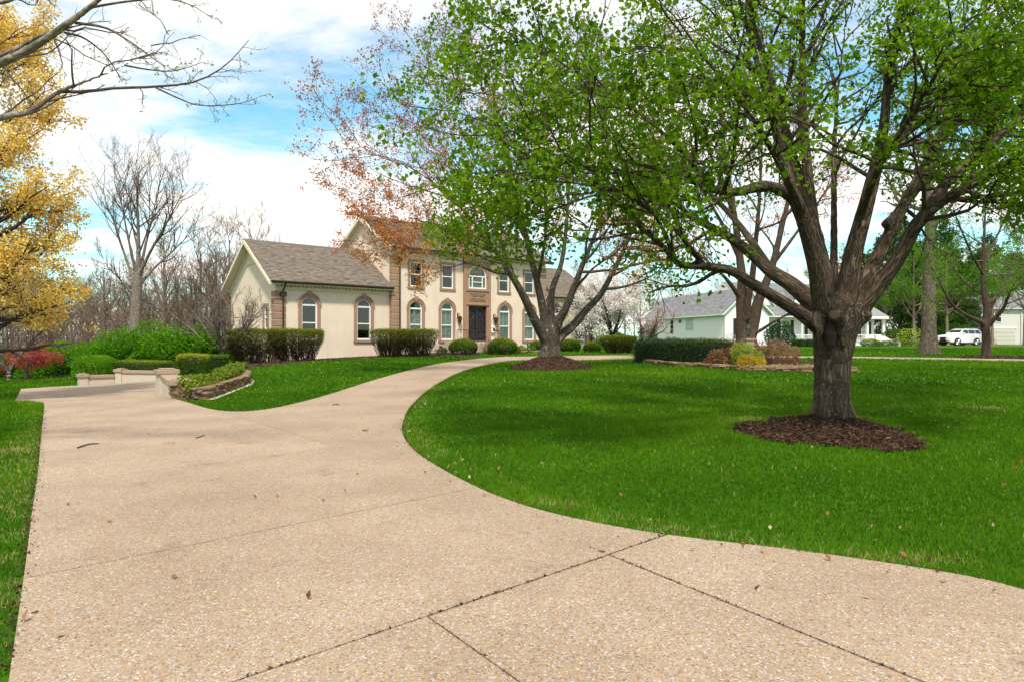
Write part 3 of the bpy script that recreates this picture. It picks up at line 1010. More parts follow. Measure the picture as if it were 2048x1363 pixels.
def arch_window(par, u, v, louvers, z0=1.62, zs=3.73):
    """Arched sash window: brown surround, keystone, sill, cream frame, panes, shutters."""
    wo, wi = 1.43, 1.02
    fr = MB()
    fr.band(u_shape(u, z0 + .0, zs, wi + .03), u_shape(u, z0 + .0, zs, wi - .17), v + .02, v + .12)
    fr.box(u - wi / 2 + .07, u + wi / 2 - .07, v + .021, v + .119, z0, z0 + .10)
    fr.box(u - wi / 2 + .07, u + wi / 2 - .07, v + .022, v + .118, zs - .06, zs + .05)
    mid = (z0 + zs) / 2 - .02
    fr.box(u - wi / 2 + .07, u + wi / 2 - .07, v + .03, v + .117, mid - .035, mid + .035)
    win = fr.build('window', 'white_paint', par)
    s = MB()
    s.band(u_shape(u, z0, zs - .02, wo - .02), u_shape(u, z0, zs - .02, wi), v - .07, v + .03)
    s.band(u_shape(u, zs - .02, zs - .02, wo + .09), u_shape(u, zs - .02, zs - .02, wo - .10), v - .10, v - .071)
    s.build('surround', 'stucco_brown', win, bevel=.008)
    MB().prism([(u - .10, zs + wi / 2 - .02), (u + .10, zs + wi / 2 - .02), (u + .14, zs + wo / 2 + .10), (u - .14, zs + wo / 2 + .10)], v - .14, v - .072).build('keystone', 'stucco_brown', win, bevel=.008)
    MB().box(u - wo / 2 - .02, u + wo / 2 + .02, v - .10, v + .04, z0 - .16, z0 - .001).build('sill', 'stucco_brown', win, bevel=.008)
    for za, zb in ((z0 + .1, mid - .035), (mid + .035, zs - .06)):
        MB().box(u - wi / 2 + .08, u + wi / 2 - .08, v + .07, v + .078, za, zb).build('pane', 'glass', win)
    MB().prism(arch_pts(u, zs + .05, zs + .05, wi - .16)[2:], v + .07, v + .078).build('pane', 'glass', win)
    if louvers:
        m = MB()
        hw = wi / 2 - .10
        for za, zb in ((z0 + .1, mid), (mid, zs - .07)):
            m.box(u - hw, u - hw + .05, v + .15, v + .18, za, zb); m.box(u + hw - .05, u + hw, v + .15, v + .18, za, zb)
            m.box(u - .05, u + .05, v + .149, v + .181, za, zb)
            k = int((zb - za) / .085)
            for i in range(k):
                z = za + .03 + i * (zb - za - .04) / k
                for sx in (-1, 1):
                    xa, xb = (u - hw + .05, u - .05) if sx < 0 else (u + .05, u + hw - .05)
                    m.add([(xa, v + .15, z), (xb, v + .15, z), (xb, v + .19, z + .045), (xa, v + .19, z + .045), (xa, v + .15, z + .008), (xb, v + .15, z + .008), (xb, v + .19, z + .053), (xa, v + .19, z + .053)],
                          [(0, 1, 2, 3), (4, 7, 6, 5), (0, 4, 5, 1), (2, 6, 7, 3)])
        o = m.build('shutter', 'louver', win); o['kind'] = 'stuff'
    return arch_pts(u, z0 - .01, zs, wi)


def rect_window(par, u, v, z0, z1, w, surround=True, bars=0, mat='white_paint', axis='y', smat='stucco_brown', side_bars=0):
    """Double hung sash; axis 'x' puts it in a wall across the facade."""
    def B(m, a, b, c, d, e, f):
        return m.box(a, b, c, d, e, f) if axis == 'y' else m.box(c, d, a, b, e, f)
    hw = w / 2
    fr = MB()
    for a, b, e, f in ((-hw, hw, z0, z0 + .09), (-hw, hw, z1 - .08, z1), (-hw, -hw + .08, z0 + .09, z1 - .08), (hw - .08, hw, z0 + .09, z1 - .08)):
        B(fr, u + a, u + b, v + .02, v + .12, e, f)
    mid = (z0 + z1) / 2
    B(fr, u - hw + .08, u + hw - .08, v + .03, v + .11, mid - .03, mid + .03)
    for i in range(bars):
        x = u - hw + .08 + (w - .16) * (i + 1) / (bars + 1)
        for za, zb in ((z0 + .09, mid - .03), (mid + .03, z1 - .08)):
            B(fr, x - .012, x + .012, v + .05, v + .085, za, zb)
    for za, zb in ((z0 + .09, mid - .03), (mid + .03, z1 - .08)):
        for j in range(side_bars):
            z = za + (zb - za) * (j + 1) / (side_bars + 1)
            B(fr, u - hw + .08, u + hw - .08, v + .051, v + .084, z - .012, z + .012)
    win = fr.build('window', mat, par)
    for za, zb in ((z0 + .09, mid - .03), (mid + .03, z1 - .08)):
        B(MB(), u - hw + .08, u + hw - .08, v + .064, v + .07, za, zb).build('pane', 'glass', win)
    if surround:
        s = MB()
        for a, b, e, f in ((-hw - .16, -hw, z0 - .0, z1 + .16), (hw, hw + .16, z0 - .0, z1 + .16), (-hw, hw, z1, z1 + .16)):
            B(s, u + a, u + b, v - .05, v + .03, e, f)
        s.build('surround', smat, win, bevel=.008)
        B(MB(), u - hw - .19, u + hw + .19, v - .08, v + .03, z0 - .15, z0 - .001).build('sill', smat, win, bevel=.008)
    return [(u - hw, z0), (u + hw, z0), (u + hw, z1), (u - hw, z1)]


def shingles(name, par, u0, u1, ve, ze, vr, zr, mat='shingle', exp=.17, tab=.30, axis='x', seed=3):
    """Overlapping courses of single tabs on a roof slope from the eave (ve, ze) to the ridge (vr, zr)."""
    rg = np.random.default_rng(seed)
    L = math.hypot(vr - ve, zr - ze)
    sd = np.array([(vr - ve) / L, (zr - ze) / L]); nd = np.array([-sd[1], sd[0]]) * (1 if sd[0] > 0 else -1)
    V, F, r = [], [], []
    n = int(L / exp)
    for i in range(n + 1):
        a = i * exp; b = min(a + exp + .03, L)
        if b - a < .03:
            continue
        x = u0 - rg.uniform(0, tab)
        tone = rg.normal(0, .06)
        while x < u1:
            w = tab * rg.uniform(.55, 1.35)
            xa, xb = max(x, u0), min(x + w, u1)
            x += w
            if xb - xa < .02:
                continue
            lift = rg.uniform(.016, .034)
            aa = a - rg.uniform(0, .02)
            p = [sd * aa + nd * lift, sd * b + nd * .004, sd * aa - nd * .01]
            q = len(V)
            for xx in (xa, xb):
                for t in p:
                    vv, zz = ve + t[0], ze + t[1]
                    V.append((xx, vv, zz) if axis == 'x' else (vv, xx, zz))
            F += [(q, q + 3, q + 4, q + 1), (q, q + 2, q + 5, q + 3)]
            t = np.clip(rg.normal(.5, .17) + tone * .6, 0, 1)
            r += [t, t]
    o = np_mesh(name, np.array(V), [np.array(F)], mat, par, fattr={'rnd': r})
    o['kind'] = 'stuff'
    return o


def gable_roof(par, u0, u1, ve, vb, ze, vr, zr, trim='cream_trim', mat='shingle', seed=3, under='cream_trim', th=.16, sides=(True, True), ridge=True, back=True):
    """Roof of two slopes, ridge along the facade."""
    m = MB()
    prof = [(ve, ze), (vr, zr), (vb, ze), (vb, ze - th * 1.2), (vr, zr - th * 1.25), (ve, ze - th * 1.2)]
    m.prism([(a, b - .012) for a, b in prof], u0 + .02, u1 - .02, 'x')
    roof = m.build('roof', under, par)
    shingles('shingles', roof, u0, u1, ve - .03, ze - .02, vr, zr, mat, seed=seed)
    if back:
        shingles('shingles', roof, u0, u1, vb + .03, ze - .02, vr, zr, mat, seed=seed + 1)
    mb = MB()
    for k in range(int((u1 - u0) / .3)):
        x = u0 + k * .3
        mb.add([(x, vr - .16, zr - .075), (x + .31, vr - .16, zr - .082), (x + .31, vr, zr + .035), (x, vr, zr + .045), (x, vr + .16, zr - .075), (x + .31, vr + .16, zr - .082)], [(0, 1, 2, 3), (3, 2, 5, 4)])
    if ridge:
        o = mb.build('ridge_cap', mat, roof)
        at_ = o.data.attributes.new('rnd', 'FLOAT', 'FACE')
        at_.data.foreach_set('value', np.full(len(o.data.polygons), .35, np.float32))
    for s, x in zip(sides, (u0, u1)):
        if s:
            xa, xb = (x - .04, x + .02) if x == u0 else (x - .02, x + .04)
            b = MB()
            for va in (ve, vb):
                b.prism([(va, ze - .04), (vr, zr - .04), (vr, zr - .04 - .26), (va, ze - .04 - .22)], xa, xb, 'x')
            b.build('rake_board', trim, roof)
    return roof


def cream_house():
    H = empty('stucco_house', (HO[0], HO[1], 0), HROT, 'two storey cream stucco house with brown arched window surrounds and lower side wings', 'house')
    UL, UM, UR = 7.7, 21.6, 27.5
    VM = -.30
    # ground floor openings
    holesL = [arch_window(H, u, 0.0, False) for u in (2.09, 5.78)]
    holesM = [arch_window(H, u, VM, True) for u in (9.52, 12.09, 17.36, 19.85)]
    holesR = [arch_window(H, u, 0.0, False) for u in (23.1, 25.95)]
    for u in (9.55, 12.15, 17.3, 19.85):
        holesM.append(rect_window(H, u, VM, 5.2, 6.88, .98))
    holesM.append([(13.78, 1.3), (15.66, 1.3), (15.66, 7.0), (13.78, 7.0)])
    ZT, ZM = 4.98, 7.62
    wall_holes('wall', [(0, -1.5), (UL, -1.5), (UL, ZT), (0, ZT)], holesL, 0, .16, 'stucco', H)
    wall_holes('wall', [(UL, -.5), (UM, -.5), (UM, ZM), (UL, ZM)], holesM, VM, .16, 'stucco', H)
    wall_holes('wall', [(UM, -.5), (UR, -.5), (UR, ZT), (UM, ZT)], holesR, 0, .16, 'stucco', H)
    # gable side wall of the left wing with two windows and an attic louvre
    vr, zr = 3.83, 7.78
    hs = [rect_window(H, v, 0.0, 2.25, 3.65, .62, axis='x') for v in (1.45, 4.5)]
    wall_holes('wall', [(0, -1.5), (7.66, -1.5), (7.66, ZT), (vr, zr - .06), (0, ZT)], hs, 0.0, .16, 'stucco', H, axis='x')
    m = MB().prism([(vr - .75, 6.35), (vr + .75, 6.35), (vr, 6.92)], -.05, .0, 'x')
    for i in range(5):
        z = 6.40 + i * .09; hw = .75 * (6.92 - z) / .57
        m.box(-.075, -.049, vr - hw, vr + hw, z, z + .04)
    m.build('attic_louvre', 'cream_trim', H)
    b = MB()                                            # sloping frieze boards under the rake
    for va in (-.02, 7.68):
        b.prism([(va, ZT + .12), (vr, zr - .04), (vr, zr - .34), (va, ZT - .14)], -.045, -.002, 'x')
    b.build('frieze', 'cream_trim', H)
    # side walls of the main block and far ends
    mr, mz = 3.5, 10.15
    wall_holes('wall', [(VM, -.5), (7.3, -.5), (7.3, ZM), (mr, mz - .1), (VM, ZM)], [], UL, .1, 'stucco', H, axis='x')
    wall_holes('wall', [(VM, -.5), (7.3, -.5), (7.3, ZM), (mr, mz - .1), (VM, ZM)], [], UM, .1, 'stucco', H, axis='x')
    wall_holes('wall', [(0, -.5), (7.66, -.5), (7.66, ZT), (vr, zr - .06), (0, ZT)], [], UR, .1, 'stucco', H, axis='x')
    MB().box(0, UL, 7.6, 7.66, -1.5, ZT).box(UL, UM, 7.24, 7.3, -.5, ZM).box(UM, UR, 7.6, 7.66, -.5, ZT).build('rear_wall', 'stucco', H)
    b = MB()
    for va in (VM - .02, 7.32):
        b.prism([(va, ZM + .14), (mr, mz - .04), (mr, mz - .36), (va, ZM - .14)], UL - .045, UL - .002, 'x')
    b.build('frieze', 'cream_trim', H)
    # rooms behind the glass
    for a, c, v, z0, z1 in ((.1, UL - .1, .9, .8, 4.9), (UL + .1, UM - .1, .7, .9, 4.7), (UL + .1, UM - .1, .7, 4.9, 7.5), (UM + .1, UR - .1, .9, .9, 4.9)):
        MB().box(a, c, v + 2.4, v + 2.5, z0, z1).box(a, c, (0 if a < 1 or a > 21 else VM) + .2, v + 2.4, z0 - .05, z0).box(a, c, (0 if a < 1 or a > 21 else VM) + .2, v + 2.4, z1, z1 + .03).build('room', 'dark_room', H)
    # roofs
    gable_roof(H, -.5, UL - .01, -.45, 8.11, 5.05, vr, 7.9, seed=5, sides=(True, False))
    gable_roof(H, UL - .38, UM + .38, VM - .5, 7.8, 7.72, mr, 10.28, seed=9)
    gable_roof(H, UM + .01, UR + .4, -.45, 8.11, 5.05, vr, 7.9, seed=15, sides=(False, True))
    # eaves: frieze, dentils, gutter
    for a, c, v, z in ((.0, UL - .0, 0, 5.0), (UL - .0, UM + .0, VM, 7.65), (UM + .0, UR, 0, 5.0)):
        MB().box(a + .003, c - .003, v - .03, v - .001, z - .42, z - .02).box(a + .003, c - .003, v - .36, v - .031, z - .06, z - .03).box(a + .003, c - .003, v - .07, v - .031, z - .40, z - .345).build('frieze', 'cream_trim', H)
        d = MB()
        k = int((c - a) / .26)
        for i in range(k):
            x = a + .1 + i * (c - a - .2) / k
            d.box(x, x + .14, v - .22, v - .032, z - .22, z - .062)
        o = d.build('dentils', 'cream_trim', H); o['kind'] = 'stuff'
        g = MB()
        ext = (.45 if a == 0 else (.3 if v == VM else 0)), (0 if a == 0 else .35)
        prof = [(v - .47, z + .06), (v - .49, z - .02), (v - .56, z - .08), (v - .62, z - .02), (v - .63, z + .06)]
        if v == VM:
            prof = [(p - .06, q) for p, q in prof]
        g.prism(prof, a - ext[0], c + ext[1], 'x')
        g.build('gutter', 'brown_metal', H)
    # downspouts
    for x, v, zt, zb, side in ((.42, 0, 4.9, .3, 0), (8.22, VM, 7.5, .5, 0), (UM + .05, 0, 4.9, .6, 0), (27.15, 0, 4.9, .6, 0)):
        MB().tube([(x, v - .5, zt + .05), (x, v - .42, zt - .12), (x, v - .14, zt - .34), (x, v - .12, zt - .5), (x, v - .12, zb)], .05, 8).box(x - .17, x + .17, v - .24, v - .05, zt - .72, zt - .48).build('downspout', 'brown_metal', H)
    # quoins
    q = []
    for ua, ub, va, vb, z0, z1 in ((-.04, .62, -.045, .55, .2, 4.5), (UL - .05, UL + .62, VM - .045, VM + .29, .3, 7.2), (UM - .62, UM + .05, VM - .045, VM + .29, .3, 7.2), (UR - .55, UR + .04, -.045, .55, .4, 4.5)):
        me = None
        z = z1
        while z - .335 > z0:
            if me is None:
                me = MB().box(ua, ub, va, vb, -.335, 0).mesh('quoin', 'stucco_brown')
            o = link('quoin', me, None, H); o.location = (0, 0, z)
            z -= .43
    # entrance bay
    vb = VM - .14
    wall_holes('entrance_bay', [(13.5, .9), (15.92, .9), (15.92, 7.32), (13.5, 7.32)], [[(13.9, 1.53), (15.58, 1.53), (15.58, 4.05), (13.9, 4.05)], arch_pts(14.72, 5.3, 6.2, 1.62)], vb, .3, 'stucco_brown', H)
    MB().box(13.5, 13.502, vb, VM, .9, 7.32).box(15.918, 15.92, vb, VM, .9, 7.32).build('bay_side', 'stucco_brown', H)
    b = MB()
    for a, c in ((13.5, 13.66), (15.76, 15.92)):
        b.box(a - .015, c, vb - .05, vb - .001, 1.5, 7.3)
    b.box(13.66, 15.76, vb - .06, vb - .002, 4.12, 4.24).box(13.66, 15.76, vb - .06, vb - .002, 5.12, 5.24)
    for (a, c, e, f) in ((13.95, 15.5, 4.40, 4.98), (14.06, 15.39, 4.50, 4.90)):
        b.box(a, c, vb - .035, vb - .003, e, e + .04).box(a, c, vb - .035, vb - .003, f - .04, f).box(a, a + .04, vb - .035, vb - .003, e + .04, f - .04).box(c - .04, c, vb - .035, vb - .003, e + .04, f - .04)
    for a in (14.17, 14.78):
        b.box(a, a + .5, vb - .05, vb - .004, 4.58, 4.62).box(a, a + .5, vb - .05, vb - .004, 4.78, 4.82).box(a, a + .04, vb - .05, vb - .004, 4.62, 4.78).box(a + .46, a + .5, vb - .05, vb - .004, 4.62, 4.78)
    b.build('bay_moulding', 'stucco_brown', H, bevel=.006)
    # window over the door
    fr = MB()
    fr.band(u_shape(14.72, 5.3, 6.2, 1.62), u_shape(14.72, 5.3, 6.2, 1.44), vb + .03, vb + .12)
    fr.box(13.99, 15.45, vb + .031, vb + .119, 5.3, 5.4).box(13.99, 15.45, vb + .032, vb + .118, 6.16, 6.24)
    for x in (14.26, 15.18):
        fr.box(x - .04, x + .04, vb + .033, vb + .117, 5.4, 6.16)
    fr.box(14.30, 15.14, vb + .05, vb + .11, 5.76, 5.81)
    w = fr.build('window', 'white_paint', H)
    MB().band(u_shape(14.72, 6.2, 6.2, 1.86), u_shape(14.72, 6.2, 6.2, 1.63), vb - .07, vb - .001).build('surround', 'stucco_brown', w)
    MB().box(14.0, 15.44, vb + .07, vb + .076, 5.4, 6.16).build('pane', 'glass', w)
    MB().prism(arch_pts(14.72, 6.24, 6.24, 1.44)[2:], vb + .07, vb + .076).build('pane', 'glass', w)
    MB().box(13.8, 15.64, vb + .34, vb + .36, 5.2, 7.1).build('curtain', mat_plain('curtain_green', (0.28, 0.36, 0.30), .9, .15), w)
    # double door
    dv = vb + .16
    d = MB()
    d.box(13.9, 15.58, dv + .05, dv + .07, 1.53, 4.05)
    door = d.build('door', mat_plain('door_panel', (0.022, 0.016, 0.016), .55, .3), H)
    i = MB()
    for a, c in ((13.9, 13.99), (14.655, 14.735), (14.745, 14.825), (15.49, 15.58)):
        i.box(a, c, dv - .01, dv + .049, 1.53, 3.98)
    i.box(13.9, 15.58, dv - .011, dv + .048, 3.98, 4.05).box(13.99, 15.49, dv - .008, dv + .047, 1.53, 1.66)
    for a, c in ((13.99, 14.655), (14.825, 15.49)):
        i.box(a, c, dv - .005, dv + .046, 2.22, 2.3)
        i.box(a + .1, c - .1, dv + .0, dv + .045, 1.76, 2.12)
    r = .745
    i.band([(14.74 + (r + .05) * math.cos(t), 3.2 + (r + .05) * math.sin(t)) for t in np.linspace(0, math.pi, 18)], [(14.74 + (r - .03) * math.cos(t), 3.2 + (r - .03) * math.sin(t)) for t in np.linspace(0, math.pi, 18)], dv - .015, dv + .046)
    i.build('door_frame', 'iron', door)
    sc = MB()                                            # wrought scrolls
    for sx in (-1, 1):
        for cx, cz, r0, turns, ph in ((.42, 3.45, .16, 1.6, 0), (.24, 3.12, .13, 1.5, 2), (.55, 3.0, .12, 1.5, 4), (.38, 2.72, .15, 1.6, 1), (.22, 2.48, .10, 1.4, 3), (.56, 2.48, .11, 1.4, 5)):
            pts = []
            for t in np.linspace(0, 1, 16):
                a = ph + sx * t * turns * 2 * math.pi
                rr = r0 * (1 - .8 * t)
                pts.append((14.74 + sx * cx + rr * math.cos(a), dv + .02, cz + rr * math.sin(a)))
            sc.tube(pts, .013, 5)
        sc.tube([(14.74 + sx * (.1 + .5 * t), dv + .015, 3.35 - .75 * t + .25 * math.sin(t * 3)) for t in np.linspace(0, 1, 10)], .022, 5)
    sc.build('scrollwork', mat_plain('iron_scroll', (0.05, 0.038, 0.036), .4, .3, spec=.6), door)
    for sx in (-1, 1):
        MB().tube([(14.74 + sx * .06, dv - .01, 2.42), (14.74 + sx * .06, dv - .07, 2.46), (14.74 + sx * .06, dv - .07, 2.74), (14.74 + sx * .06, dv - .01, 2.78)], .018, 6).build('handle', 'copper_lamp', door)
    return H


cream_house()


def house_pt(u, v, z):
    p = HW(u, v)
    return (p[0], p[1], z)


def entrance():
    # landing and steps
    S = empty('entrance_steps', house_pt(14.4, -1.9, .7), HROT, 'stone landing and steps up to the dark double front door', 'steps')
    MB().box(-2.6, 1.9, 0.0, 1.55, -.4, .78).build('landing', 'flagstone', S, bevel=.01)
    for i in range(4):
        MB().box(-.75, .75, -.34 * (i + 1), -.34 * i - .004, -.5, .60 - .18 * i).build('tread', 'flagstone', S, bevel=.012)
    # railings
    for nm, a, c, slope in (('left', -2.55, -.78, (-.78, -1.15)), ('right', .80, 1.85, (.78, -1.15))):
        lab = 'black wrought iron railing left of the entrance steps' if nm == 'left' else 'short black iron railing right of the entrance steps'
        Rr = empty('iron_railing', house_pt(14.4, -1.9, 1.48), HROT, lab, 'railing')
        m = MB()
        m.box(a, c, .05, .08, .80, .835).box(a, c, .055, .075, .08, .105)
        m.build('rail', 'iron', Rr)
        n = int((c - a) / .13)
        for k in range(n + 1):
            x = a + (c - a) * k / n
            t = .018 if k in (0, n) else .009
            MB().box(x - t, x + t, .065 - t, .065 + t, -.0 if k in (0, n) else .105, .80).build('baluster', 'iron', Rr)
        sc = MB()
        for cx in np.linspace(a + .3, c - .3, 3):
            for sgn in (-1, 1):
                sc.tube([(cx + .10 * (1 - .75 * t) * math.cos(sgn * t * 9), .065, .45 + sgn * .15 + .10 * (1 - .75 * t) * math.sin(sgn * t * 9)) for t in np.linspace(0, 1, 14)], .009, 4)
        sc.build('scroll', 'iron', Rr)
        e = c if nm == 'left' else a
        MB().tube([(e, .065, .82), (e, -.25, .72), (e, -1.2, .18)], .016, 5).tube([(e, -1.2, .18), (e, -1.2, -.6)], .016, 5).build('stair_rail', 'iron', Rr)
    # lanterns
    for u, side in ((13.02, 'left'), (16.32, 'right')):
        L = empty('wall_lantern', house_pt(u, -.30, 3.0), HROT, 'dark copper wall lantern on the %s side of the front door' % side, 'lantern')
        MB().tube([(0, -.01, .42), (0, -.12, .52), (0, -.25, .45), (0, -.26, .33)], .016, 6).box(-.05, .05, -.03, 0, .1, .5).build('bracket', 'iron', L)
        MB().lathe([(.02, .33), (.06, .30), (.19, .20), (.17, .17)][::-1], (0, -.26, 0), 8).build('cap', 'copper_lamp', L)
        MB().lathe([(.02, -.36), (.03, -.28), (.10, -.16), (.165, .10), (.155, .17)], (0, -.26, 0), 8).build('cage', 'copper_lamp', L)
        MB().lathe([(.01, -.44), (.025, -.40), (.01, -.36)], (0, -.26, 0), 6).build('finial', 'iron', L)
    Mb = empty('mailbox', house_pt(16.18, -.30, 2.15), HROT, 'small white wall mailbox beside the front door', 'mailbox')
    MB().box(-.2, .2, -.16, 0, 0, .42).prism([(-.2, .42), (-.02, .5), (0, .5), (0, .42)], -.22, .22, 'x').build('box', 'white_paint', Mb, bevel=.01)
    MB().box(-.06, .14, -.168, -.161, .1, .34).build('plate', 'dark_room', Mb)


entrance()

# ------------------------------------------------------------------ vegetation kit
def unit(a):
    return a / (np.linalg.norm(a, axis=-1, keepdims=True) + 1e-9)


def rand_perp(rg, d):
    r = rg.normal(0, 1, d.shape)
    return unit(r - d * (r * d).sum(-1, keepdims=True))


def grow(rg, start, d, length, K=5, wander=.18, trop=(0, 0, .1), curl=0.0):
    """Polylines (n,K,3) that leave start along d and wander."""
    n = len(start)
    P = np.empty((n, K, 3)); P[:, 0] = start
    d = unit(np.array(d, float))
    step = (length / (K - 1))[:, None]
    trop = np.asarray(trop, float)
    for k in range(1, K):
        d = unit(d + rg.normal(0, wander, (n, 3)) + trop)
        P[:, k] = P[:, k - 1] + d * step
    return P


def spawn(rg, P, R0, per, t0=.25, t1=1.0, ang=(.6, .25), ratio=(.35, .6), lens=None, rr=.55, tipfade=.45, tip=False):
    """Starts, directions, lengths and radii of children of the branches P (n,K,3) with radii R0 (n,K)."""
    n, K, _ = P.shape
    idx = np.repeat(np.arange(n), per)
    m = len(idx)
    t = t0 + (t1 - t0) * (np.tile(np.arange(per), n) + rg.uniform(0, 1, m)) / per
    f = np.clip(t, 0, .9999) * (K - 1)
    i = f.astype(int); fr = (f - i)[:, None]
    a, b = P[idx, i], P[idx, np.minimum(i + 1, K - 1)]
    s = a + (b - a) * fr
    d = unit(b - a)
    g = rg.normal(ang[0], ang[1], m)[:, None]
    dirs = unit(d * np.cos(g) + rand_perp(rg, d) * np.sin(g))
    L = np.linalg.norm(P[:, 1:] - P[:, :-1], axis=-1).sum(1) if lens is None else lens
    ln = L[idx] * rg.uniform(ratio[0], ratio[1], m) * (1 - tipfade * t)
    rad = R0[idx, i] * rr
    return s, dirs, ln, rad


def taper(r, K, end=.3):
    return r[:, None] * np.linspace(1, end, K)[None, :]


class Wood:
    """Collects tubes with bark coordinates."""
    def __init__(self):
        self.v, self.f, self.b, self.n = [], [], [], 0

    def tubes(self, P, Rd, S=4):
        n, K, _ = P.shape
        t = np.empty_like(P)
        t[:, 1:-1] = P[:, 2:] - P[:, :-2]; t[:, 0] = P[:, 1] - P[:, 0]; t[:, -1] = P[:, -1] - P[:, -2]
        t = unit(t)
        ref = np.where(np.abs(t[:, :1, 2:3]) < .9, np.array([0, 0, 1.0]), np.array([1.0, 0, 0]))
        u = unit(ref - t * (ref * t).sum(-1, keepdims=True)); w = np.cross(t, u)
        a = np.arange(S) * 2 * np.pi / S
        ca, sa = np.cos(a)[None, None, :, None], np.sin(a)[None, None, :, None]
        V = P[:, :, None] + (u[:, :, None] * ca + w[:, :, None] * sa) * Rd[:, :, None, None]
        ln = np.concatenate([np.zeros((n, 1)), np.cumsum(np.linalg.norm(P[:, 1:] - P[:, :-1], axis=-1), 1)], 1)
        B = np.stack([np.broadcast_to(np.cos(a)[None, None], (n, K, S)) * Rd[:, :, None], np.broadcast_to(np.sin(a)[None, None], (n, K, S)) * Rd[:, :, None],
                      np.broadcast_to(ln[:, :, None], (n, K, S)) + (np.arange(n) * 1.7)[:, None, None]], -1)
        i = np.arange(n * K * S).reshape(n, K, S)
        j = np.roll(i, -1, 2)
        F = np.stack([i[:, :-1], j[:, :-1], j[:, 1:], i[:, 1:]], -1).reshape(-1, 4) + self.n
        self.v.append(V.reshape(-1, 3)); self.b.append(B.reshape(-1, 3)); self.f.append(F)
        self.n += n * K * S
        return self

    def build(self, name, mat, parent):
        return np_mesh(name, np.concatenate(self.v), [np.concatenate(self.f)], mat, parent, smooth=True, vattr={'bco': np.concatenate(self.b)})


def leaf_mesh(name, rg, pos, size, mat, parent, up=.5, aspect=.62, hang=0.2, rnd=None, dirs=None, fold=.12, kind=True):
    """One kite of two folded triangles per leaf."""
    n = len(pos)
    if dirs is None:
        a = rg.normal(0, 1, (n, 3))
    else:
        a = dirs + rg.normal(0, .6, (n, 3))
    a[:, 2] -= hang
    a = unit(a)
    nn = rg.normal(0, 1, (n, 3)); nn[:, 2] += up * 2
    nn = unit(nn - a * (nn * a).sum(-1, keepdims=True))
    b = np.cross(a, nn)
    L = (size * rg.uniform(.65, 1.25, n))[:, None]
    V = np.stack([pos, pos + a * L * .42 + b * L * aspect * .5 + nn * L * fold, pos + a * L, pos + a * L * .42 - b * L * aspect * .5 + nn * L * fold], 1).reshape(-1, 3)
    i = np.arange(n) * 4
    F = np.stack([np.stack([i, i + 1, i + 2], 1), np.stack([i, i + 2, i + 3], 1)], 1).reshape(-1, 3)
    if rnd is None:
        rnd = rg.uniform(0, 1, n)
    o = np_mesh(name, V, [F], mat, parent, fattr={'rnd': np.repeat(np.clip(rnd, 0, 1), 2)})
    if kind:
        o['kind'] = 'stuff'
    return o


def along(rg, P, per, t0=.2, jitter=.02):
    """Points along branches, per each, and the local direction."""
    n, K, _ = P.shape
    idx = np.repeat(np.arange(n), per)
    f = np.clip(rg.uniform(t0, 1, len(idx)), 0, .9999) * (K - 1)
    i = f.astype(int)
    a, b = P[idx, i], P[idx, i + 1]
    return a + (b - a) * (f - i)[:, None] + rg.normal(0, jitter, (len(idx), 3)), unit(b - a)


def limb(pts, Y0, scale_px=None):
    """pts: list of (px, py, dY, radius) -> polyline and radii, smoothed."""
    P = np.array([at(p[0], p[1], Y0 + p[2]) for p in pts])
    r = np.array([p[3] for p in pts])
    q = smooth_line(np.column_stack([P, r]), 5)
    return q[:, :3], q[:, 3]


